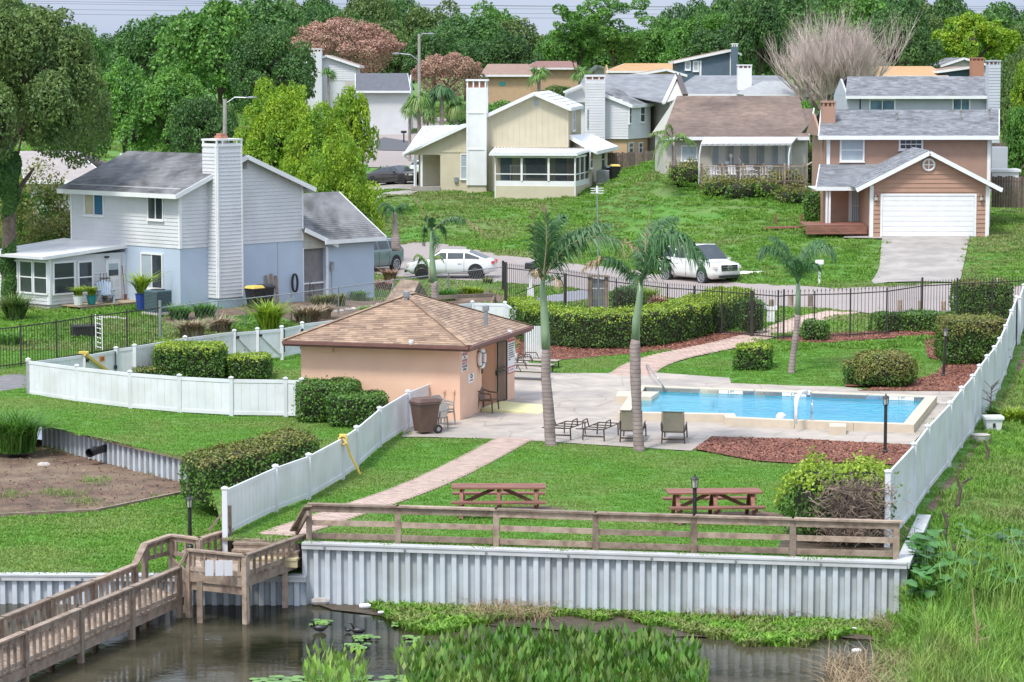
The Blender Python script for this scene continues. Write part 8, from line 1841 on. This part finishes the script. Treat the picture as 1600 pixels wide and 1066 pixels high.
# shore mud and its growth
smx = [(478,925),(560,934),(700,938),(900,945),(1150,955),(1300,960),(1440,968),(1440,1005),(1300,996),(1180,1000),(1000,992),(860,985),(700,972),(600,962),(520,953),(478,940)]
struct(subsheet('shore_mud', [G(x, y, WATER+.02) for x, y in smx], M['mud'], lambda x, y: WATER+.03+.05*mnoise.noise(Vector((x*1.3,y*1.3,1))), .4))
sh = lambda px, py: (py-(930+(px-550)*.036)) < 52*max(.1,(.72+.28*math.sin(px*.011+1)+.3*mnoise.noise(Vector((px*.02,py*.03,0)))))*min(1,max(0,(px-545)/90)) and py > 930+(px-550)*.036
clump('shore_plants', 'low bright green weeds growing along the foot of the seawall', pxpts(22000, 550, 1420, 928, 1012, WATER, sh), .20, .055, .8, mat('weed_leaf', (.22,.42,.04), (.13,.28,.03), .6, 3, island=.4, tr=.3, c3=(.30,.24,.12), scale3=1.2, w3=.5))
clump('dry_stalks', 'dry straw-coloured grass tangled in the shore weeds', pxpts(900, 740, 860, 945, 975, WATER)+pxpts(700, 1120, 1240, 940, 975, WATER)+pxpts(900, 1380, 1440, 955, 1000, WATER)+pxpts(1200, 1060, 1400, 930, 975, WATER), .42, .012, 1.6, M['straw'], droopy=.8)
# emergent plants in the lake
def lance(name, label, P, h, m, n_leaf=1):
    P = np.asarray(P, float); n = len(P); hs_ = h*RNG.uniform(.55,1.1,n); st = blade_mesh(name, P, hs_, np.full(n,.014), .25, m, droopy=-.2)
    a = RNG.uniform(0,2*PI,n); d = np.stack([np.cos(a)*.35, np.sin(a)*.35, np.full(n,.9)],1); s = np.stack([-np.sin(a), np.cos(a), 0*a],1); B = P+np.stack([np.cos(a)*.06, np.sin(a)*.06, hs_*.8],1)
    L_ = (.30*RNG.uniform(.6,1.3,n))[:,None]; V = np.stack([B, B+d*L_*.45+s*.05, B+d*L_, B+d*L_*.45-s*.05],1).reshape(-1,3); o = link(name, npmesh(name, V, np.arange(4*n).reshape(-1,4), [m])); tag(o, label, 'plants', kind='stuff')
    link(name+'_stems', st, o); return o
f1 = lambda px, py: py > 1068-46*math.sin(min(1,max(0,(px-640)/460))*PI)**.5-10*mnoise.noise(Vector((px*.02,0,0)))
lance('water_plants', 'dense clump of broad-leaved water plants at the bottom of the photo', pxpts(2600, 640, 1102, 1026, 1120, WATER, f1), .68, mat('pickerel_leaf', (.11,.26,.03), (.07,.17,.022), .4, 2, island=.45, tr=.3, c3=(.28,.30,.08), scale3=1.5, w3=.4))
lance('water_plants', 'thinner stand of water plants left of the dense clump', pxpts(130, 480, 570, 1056, 1110, WATER)+pxpts(60, 620, 700, 1040, 1100, WATER), .65, M['blade3'])
clump('grassy_reeds', 'slender reeds among the left water plants', pxpts(170, 475, 575, 1060, 1115, WATER)+pxpts(900, 650, 1100, 1070, 1120, WATER), .65, .02, .35, M['blade3'])
for i, (px, py) in enumerate(((505,975),(570,998),(625,975),(560,1012),(650,1000))):
    p = G(px, py, WATER+.01); b = MB()
    for k in range(14): a = RNG.uniform(0,6.28); r_ = RNG.uniform(0,.3); c = p+Vector((r_*math.cos(a), r_*math.sin(a)*1.3, .01+.003*k)); b.add([c+Vector((.09*math.cos(t),.09*math.sin(t),.02*math.sin(3*t))) for t in np.linspace(0,5.4,7)], [tuple(range(7))])
    tag(b.build('floating_plants', M['lily']), ('floating leaves below the small dark birds','floating leaves nearest the middle bird','floating leaves right of the birds','lowest tuft of floating leaves by the birds','floating leaves near the dense water plants')[i], 'plants', kind='stuff')
b = MB()
for k in range(260):
    p = G(RNG.uniform(395,660), RNG.uniform(1056,1085), WATER+.012+.0004*k); b.add([p+Vector((.11*math.cos(t),.11*math.sin(t),0)) for t in np.linspace(0,5.6,8)], [tuple(range(8))])
tag(b.build('lily_pads', M['lily']), 'flat round lily pads floating at the bottom edge', 'lily pads', kind='stuff')
# tall reeds on the right bank, elephant ears, dead sticks
gz_ = lambda p: bz(p.x, p.y)
def gpts(n, x0, x1, y0, y1, f=None):
    out = []
    while len(out) < n:
        px, py = RNG.uniform(x0,x1), RNG.uniform(y0,y1)
        if f and not f(px, py): continue
        p = G(px, py, -1.1); z = bz(p.x, p.y); p = G(px, py, z); out.append((p.x, p.y, z))
    return out
clump('tall_reeds', 'tall pale green reeds at the lower right corner', gpts(6500, 1430, 1640, 985, 1120, lambda x, y: x > 1425+(1066-y)*.25), .85, .022, .4, M['blade3'])
clump('tall_reeds', 'tall thin grass stems rising behind the reeds at right', gpts(1300, 1470, 1640, 900, 985), 1.25, .02, .35, M['blade3'])
clump('reed_edge', 'ragged green growth between the seawall corner and the reeds', gpts(3200, 1412, 1520, 915, 1000)+pxpts(1500, 1395, 1450, 975, 1110, WATER)+pxpts(500, 1365, 1420, 960, 1110, WATER), .45, .03, .8, M['blade2'])
clump('dry_stalks', 'straw-coloured dead grass in the water at the lower right', pxpts(900, 1290, 1420, 1035, 1110, WATER)+pxpts(500, 1390, 1440, 960, 1060, WATER), .45, .014, 1.5, M['straw'], droopy=.8)
b = MB(); rg = random.Random(4)
for k in range(300):
    px, py = rg.uniform(1418,1610), rg.uniform(872,968); p = G(px, py, -1.0); z = gz_(p); p = G(px, py, z)
    a = rg.uniform(0,6.28); L_ = rg.uniform(.16,.32); hh_ = rg.uniform(.35,.9); c = p+Vector((0,0,hh_)); dx = Vector((math.cos(a),math.sin(a),-.35)).normalized(); sx_2 = dx.cross(Vector((0,0,1))).normalized()
    b.cm = 0; b.tube([p, c], [.012,.008], 3, False); b.add([c-dx*L_*.35, c-dx*L_*.45+sx_2*L_*.4, c+dx*L_*.2+sx_2*L_*.5, c+dx*L_, c+dx*L_*.2-sx_2*L_*.5, c-dx*L_*.45-sx_2*L_*.4], [(0,1,2,3),(0,3,4,5)])
tag(b.build('broad_leaf_plants', mat('taro_leaf', (.07,.22,.035), (.045,.15,.025), .35, 3, island=.4, tr=.2)), 'dark green heart-shaped leaves beside the seawall corner', 'plants', kind='stuff')
for i, (px, py, h_) in enumerate(((1496,786,.75),(1475,835,.6),(1485,878,.6),(1540,720,.6),(1520,1070,2.1))):
    p = G(px, py, -.6); p = G(px, py, gz_(p)); b = MB(); q1 = p+Vector((.08,0,h_*.5)); b.tube([p-UP*.1, q1, p+Vector((-.05,0,h_))], [.07,.05,.03] if h_ < 1 else [.03,.025,.012], 6)
    for k in range(2 if h_ < 1 else 6): s_ = p.lerp(q1, rg.uniform(.6,1.6)); b.tube([s_, s_+Vector((rg.uniform(-.25,.3),0,rg.uniform(.05,.3)))], [.03 if h_ < 1 else .012,.008], 5)
    tag(b.build('dead_stump' if h_ < 1 else 'dead_stalk', M['bark'] if h_ < 1 else M['straw']), ('crooked dark stump nearest the fence on the right bank','small dark stump below the crooked one','lowest small dark stump above the broad leaves','forked dark stump highest on the right bank','tall pale dead stalk rising in the lower right reeds')[i], 'stump' if h_ < 1 else 'stalk')
clump('dry_leaves', 'brown dead leaves and straw scattered over the bare dirt', [(p.x, p.y, LOW+.02) for p in (G(RNG.uniform(-40,320), RNG.uniform(690,800), LOW) for _ in range(1300)) if inpoly((p.x, p.y), [tuple(q.xy) for q in lowB])], .05, .05, 1.6, mat('dead_leaf_litter', (.25,.16,.10), (.15,.095,.06), .9, 4, island=.4))
clump('grass_tufts', 'scattered green grass tufts on the bare dirt', [(p.x, p.y, LOW) for p in [G(px+RNG.normal(0,14), py+RNG.normal(0,3), LOW) for px, py in ((85,770),(110,772),(150,752),(130,785),(90,702),(20,775),(260,740)) for _ in range(130)]], .13, .02, .8, M['blade2'])
# strap-leaved plants and garden beds
def strap(label, px, py, hw, n, h_, m='mid', z=None, cat='plant', w_=.05, name='strap_leaf_plant'):
    c = GT(px, py) if z is None else G(px, py, z); r_ = hw/F*c.y; a = RNG.uniform(0,2*PI,n); rr = r_*.45*np.sqrt(RNG.random(n)); P = np.stack([c.x+rr*np.cos(a), c.y+rr*np.sin(a), np.full(n, c.z)],1)
    return tag(link(name, blade_mesh(name, P, h_*RNG.uniform(.6,1.1,n), w_*RNG.uniform(.7,1.3,n), .8, M[m])), label, cat)
strap('big clump of long arching leaves at the left edge above the dirt', 26,706,62,620,1.35,'mid',-.62,w_=.06); strap('second arching-leaf clump cut by the left photo edge', -25,702,50,300,1.3,'mid',-.62,w_=.06)
strap('spiky green plants by the white planter outside the right fence', 1585,662,34,340,.55,'hedgetop',w_=.06); strap('short leafy plant right behind the white planter', 1553,655,16,160,.5,'mid')
for i, (px, py, hw, h_, m, n) in enumerate(((280,500,30,.7,'mid',300),(320,498,30,.75,'mid',300),(300,528,34,.75,'pinkgr',700),(345,520,30,.7,'pinkgr',500),(420,515,28,1.25,'hedgetop',500),(480,505,36,.75,'pinkgr',800),(505,498,24,.65,'pinkgr',400),(498,478,20,.5,'hedgeol',300),(525,478,30,.6,'hedgeol',400),(560,470,26,.5,'mid',300),(562,455,24,.55,'dead',300),(600,455,26,.6,'dead',350),(610,440,18,.7,'dead',300),(582,490,40,.35,'blade2',600),(700,470,26,.6,'mid',350),(725,462,24,.5,'hedgetop',300),(745,462,20,.45,'hedgetop',250),(762,445,14,.4,'hedgeol',200),(15,540,40,.6,'mid',400),(15,450,26,1.6,'olive',600),(24,500,26,1.2,'olive',500),(1105,500,8,.4,'mid',80),(1010,480,30,1.0,'hedgetop',350),(1030,485,22,.7,'dead',250),(985,482,20,.6,'mid',200),(1140,510,20,.6,'mid',200))):
    names_ = ['leafy green shrub row, left part, against the chimney house','leafy green shrub near the chain-link corner','feathery pinkish grass below the leafy shrub row','feathery grass left of the bright green shrub','bright green bush beside the white picket bits','wide feathery reddish grass along the wire fence','pale feathery grass at the wire fence bend','olive shrub by the black bin','olive shrub beneath the electric meter','small green shrub at the garage wall','dark reddish shrub against the garage wall','reddish shrub left of the wooden roof','dark red shrub beside the green car','low bright green ground plants left of the pool house roof','green shrub under the broken palm','light green shrub in front of the white sedan','light green shrub at the right of the garden bed','small shrub near the dark corner post','leafy weeds at the foot of the left iron fence','hanging greyish plant by the vine-hung trunk','shaggy bush at the left edge by the sunroom','tiny plant by the notice board','yellow-green spiky plant behind the curving hedge','reddish plant behind the curving hedge','small green plant left of the spiky one','small plant by the hedge end']
    strap(names_[i], px, py, hw, n, h_, m, cat='shrub', name='garden_shrub', w_=.06)
# vine-covered trunk at the left edge
vt = thing('vine_covered_trunk', 'tree trunk wrapped in hanging dark green vines at the left edge', 'tree', GT(14,478)); p0 = GT(14,478); Yv = p0.y
b = MB(); b.tube([p0, AT(14,350,Yv), AT(10,200,Yv)], [.35,.3,.25], 8); b.build('trunk', M['bark'], vt)
n = 16000; t_ = RNG.random(n); a = RNG.uniform(0,2*PI,n); rad = (13+7*np.sin(t_*9)+4*np.sin(t_*23+a))/F*Yv*(1-.35*t_); cz = np.interp(t_, [0,1], [AT(14,238,Yv).z, AT(14,462,Yv).z]); cx = xat(13,Yv); N_ = np.stack([np.cos(a), np.sin(a), 0*a+.1],1); P = np.stack([cx+rad*np.cos(a), Yv+rad*np.sin(a), cz],1)
V, Fc = leaves(P, N_, .09, .6); me = npmesh('vine_leaves', V-p0, Fc, [M['oak']]); link('vine_leaves', me, vt)

ch = []; A_m = [P for P in EXC]; mp = [[tuple(GT(*p).xy) for p in q] for q in ([(1085,704),(1110,685),(1250,688),(1424,698),(1424,735),(1330,725),(1180,722)], [(1340,612),(1498,613),(1545,575),(1560,530),(1440,520),(1450,560),(1478,566),(1462,585),(1400,600)], [(1215,535),(1290,537),(1472,524),(1480,516),(1300,522)], [(806,562),(860,564),(1000,552),(1170,530),(1100,520),(806,530)])]
for P in mp:
    xs, ys = [p[0] for p in P], [p[1] for p in P]; n = int((max(xs)-min(xs))*(max(ys)-min(ys))*130); X, Y = RNG.uniform(min(xs),max(xs),n), RNG.uniform(min(ys),max(ys),n); k = inpoly_np(X, Y, P); ch += [(x, y, H(x, y)+.05) for x, y in zip(X[k], Y[k])]
clump('mulch_chips', 'loose red-brown wood chips on the mulch beds', ch, .035, .05, 2.2, mat('wood_chip', (.33,.13,.085), (.19,.075,.05), .9, 3, island=.5, c3=(.38,.24,.17), scale3=2, w3=.3))
# ================= cars =================
def car(label, cat, front_px, rear_px, L_, W_, Hh, paint, kind='sedan', cabin=None, rims='galv', grille=False, rails=False):
    """front_px / rear_px: where the near front and near rear tyres meet the ground in the photo"""
    a, c = GT(*front_px), GT(*rear_px); wb = L_*.6; d = (a-c); d.z = 0; d.normalize(); side = Vector((d.y,-d.x,0))
    if side.y > 0: side = -side            # towards the camera
    mid = (a+c)/2-side*(W_/2-.1); slope = (a.z-c.z)/max(.1,(a-c).length); o = Vector((mid.x,mid.y,(a.z+c.z)/2+.06)); sg = -side
    T = lambda x, y, z: o+d*x+sg*y+Vector((0,0,z+slope*x))
    root = thing('parked_car', label, cat, o); X = lambda f: L_*(.5-f)
    belt = {'sedan':(.62,.78,.88,.93,.95,.97,.98,.96,.72),'suv':(.76,.93,1.02,1.08,1.10,1.10,1.12,1.12,.85),'coupe':(.60,.78,.86,.90,.93,.97,1.0,.98,.74)}[kind]
    bx = (0,.04,.16,.30,.45,.6,.8,.96,1)
    cab = cabin or {'sedan':(.24,.40,.70,.93),'suv':(.25,.38,.86,.985),'coupe':(.28,.44,.66,.90)}[kind]; w = W_/2
    def sec(f):
        bz_ = float(np.interp(f, bx, belt)); bw_ = w*float(np.interp(f, (0,.03,.08,.16,.9,.97,1), (.60,.80,.95,1,1,.95,.80)))
        rz_ = float(np.interp(f, cab, (bz_, Hh, Hh*.985, bz_))) if cab[0] < f < cab[3] else bz_
        k = (rz_-bz_)/max(.01,Hh-bz_); rw = bw_*(.94-.20*k)
        zs = .22 if .08 < f < .94 else .34
        return [(0,zs),(bw_*.8,zs),(bw_*.98,zs+.12),(bw_,.55 if bz_ > .6 else .5),(bw_*.99,bz_-.12),(bw_*.95,bz_),(rw,max(bz_+.015,rz_-.05)),(rw*.82,rz_+.02),(0,rz_+.045)]
    fs = sorted(set(list(np.linspace(0,1,25))+list(cab))); b = MB(); S = [sec(f) for f in fs]; n = len(S[0]); ring = 2*n-2
    V = []; Fc = []
    for f, s in zip(fs, S):
        V += [T(X(f), y, z) for y, z in s]+[T(X(f), -y, z) for y, z in s[-2:0:-1]]
    for i in range(len(fs)-1):
        for k in range(ring): Fc.append((i*ring+k, i*ring+(k+1)%ring, (i+1)*ring+(k+1)%ring, (i+1)*ring+k))
    Fc += [tuple(range(ring)), tuple(range((len(fs)-1)*ring, len(fs)*ring))[::-1]]; b.add(V, Fc); bo = b.build('body', paint, root, smooth=True); fixn(bo.data)
    def P(f, t, s, off=.012):    # on the glasshouse side
        q = sec(f); (y0,z0),(y1,z1) = q[5], q[6]; return T(X(f), s*(y0+(y1-y0)*t+off), z0+(z1-z0)*t)
    g = M['glass']
    cuts = {'sedan':[(cab[0]+.07,.47),(.485,.66),(.675,cab[3]-.09)],'suv':[(cab[0]+.06,.47),(.485,.68),(.70,cab[3]-.05)],'coupe':[(cab[0]+.07,.56),(.575,cab[3]-.12)]}[kind]
    for s in (-1,1):
        for f0, f1 in cuts:
            N_ = 5; vs = [P(f0+(f1-f0)*i/N_, t, s) for t in (.14,.90) for i in range(N_+1)]; b = MB(); b.add(vs, [(i,i+1,N_+2+i,N_+1+i) for i in range(N_)]); b.build('side_window', g, root)
    for nm, f0, f1 in (('windshield', cab[0]+.015, cab[1]-.01), ('rear_window', cab[2]+.02, cab[3]-.015)):
        b = MB(); vs = []
        for f in np.linspace(f0, f1, 4):
            q = sec(f); yy, zz = q[6][0]*.9, q[7][1]+.02; vs += [T(X(f), -yy, zz-.015), T(X(f), 0, q[8][1]+.018), T(X(f), yy, zz-.015)]
        b.add(vs, [(i*3+k,i*3+k+1,i*3+k+4,i*3+k+3) for i in range(3) for k in range(2)]); b.build(nm, g, root)
    wr = .35 if kind != 'suv' else .38
    for fx in (.5-.3+.0, .8):
        for s in (-1,1):
            xc = X(fx); b = MB(); b.tube([T(xc,s*(w-.16),wr+.02), T(xc,s*(w+.004),wr+.02)], wr+.06, 20); b.build('wheel_arch', M['rubber'], root)
            b = MB(); b.tube([T(xc,s*(w-.2),wr-.06), T(xc,s*(w+.02),wr-.06)], wr, 20); wo = b.build('wheel', M['rubber'], root)
            b = MB(); cc = T(xc,s*(w+.025),wr-.06); b.tube([cc-sg*s*.03, cc], wr*.28, 10)
            for k in range(9): t_ = k*2*PI/9; e = cc+d*math.cos(t_)*wr*.68+UP*math.sin(t_)*wr*.68; b.bar(cc, e, .05, .02, up=sg)
            b.tube([cc+d*math.cos(t)*wr*.7+UP*math.sin(t)*wr*.7 for t in np.linspace(0,2*PI,21)], .03, 4, False); b.build('rim', M[rims], wo)
    for s in (-1,1):
        b = MB(); b.hexa([T(X(.012),s*w*.45,.62*belt[1]/.78),T(X(.012),s*w*.80,.62*belt[1]/.78),T(X(.10),s*w*.97,.66*belt[1]/.78),T(X(.10),s*w*.5,.6)], [T(X(.02),s*w*.45,.72*belt[1]/.78),T(X(.02),s*w*.80,.73*belt[1]/.78),T(X(.13),s*w*.97,.78*belt[1]/.78),T(X(.1),s*w*.5,.7)]); b.build('headlight', M['clam'], root)
        b = MB(); b.box(T(X(.985),s*w*.70,belt[6]-.16), (.14,.34 if kind != 'suv' else .2,.14 if kind != 'suv' else .3), math.atan2(d.y,d.x)); b.build('taillight', M['redp'], root)
        b = MB(); b.box(T(X(cab[0]+.06),s*(w+.07),belt[3]+.05), (.12,.2,.12), math.atan2(d.y,d.x)); bevel(b.build('mirror', paint, root), .03)
    rz = math.atan2(d.y,d.x); gz0 = belt[0]
    b = MB(); b.box(T(L_/2+.0,0,gz0-.08 if not grille else gz0+.02), (.05,w*1.0,.16 if not grille else .30), rz); go = b.build('grille', M['black'], root)
    b = MB(); b.box(T(L_/2-.02,0,.36), (.1,w*1.2,.12), rz); b.build('air_intake', M['black'], root)
    if grille:
        b = MB(); cc = T(L_/2+.04,0,gz0+.03); b.tube([cc+sg*math.cos(t)*.13+UP*math.sin(t)*.13 for t in np.linspace(0,2*PI,17)], .016, 5, False)
        for k in range(3): t_ = PI/2+k*2*PI/3; b.bar(cc, cc+sg*math.cos(t_)*.12+UP*math.sin(t_)*.12, .03, .02)
        for z_ in (-.05,.08): b.box(T(L_/2+.03,0,gz0+z_-.02), (.02,w*.95,.025), rz)
        b.build('emblem', M['chrome'], go)
    if rails:
        for s in (-1,1): b = MB(); b.tube([T(X(cab[1]+.02),s*w*.7,Hh+.03), T(X(.5),s*w*.72,Hh+.09), T(X(cab[2]),s*w*.7,Hh+.04)], .025, 5); b.build('roof_rail', M['dark'], root)
    for s in (-1,1):
        for f in ([.47,.67] if kind != 'coupe' else [.565]): b = MB(); b.bar(T(X(f),s*(w*1.004),.32), T(X(f),s*(w*.995),belt[4]-.02), .012, .01, up=sg); b.build('door_seam', M['dark'], bo)
        b = MB(); b.box(T(X(.62),s*(w+.01),belt[4]-.16), (.2,.03,.035), rz); b.build('door_handle', paint, bo)
    return root
pw = mat('white_car_paint', (.72,.73,.74), rough=.18, coat=.6); pcr = mat('pearl_car_paint', (.70,.70,.66), rough=.15, coat=.6); pg = mat('green_grey_paint', (.15,.22,.21), rough=.25, coat=.5); pd2 = mat('dark_bronze_paint', (.05,.042,.045), rough=.2, coat=.6); ps = mat('silver_grey_paint', (.17,.17,.18), rough=.25, coat=.5)
car('pearl white SUV with star grille parked beyond the iron fence', 'car', (1104,445), (1038,439), 5.0, 2.0, 1.86, pcr, 'suv', cabin=(.23,.41,.82,.985), grille=True)
car('white sedan parked between the broken palm and the road', 'car', (661,437), (742,437), 4.7, 1.85, 1.42, pw, 'sedan', rims='dark')
car('grey-green SUV partly hidden behind the garage corner', 'car', (556,429), (629,423), 4.6, 1.85, 1.72, pg, 'suv', rails=True)
car('dark coupe on the side driveway left of the beige house', 'car', (629,290), (583,293), 4.8, 1.9, 1.38, pd2, 'coupe', rims='dark')
car('grey sedan half hidden by palms beneath the street lamp', 'car', (576,189), (608,190), 4.8, 1.85, 1.45, ps, 'sedan')
car('white car showing only its rear behind the beige house corner', 'car', (668,281), (648,282), 4.6, 1.85, 1.5, pw, 'suv')
car('dark car barely visible behind the brown-roofed house and palm', 'car', (1030,207), (1012,208), 4.6, 1.85, 1.45, pd2, 'sedan')
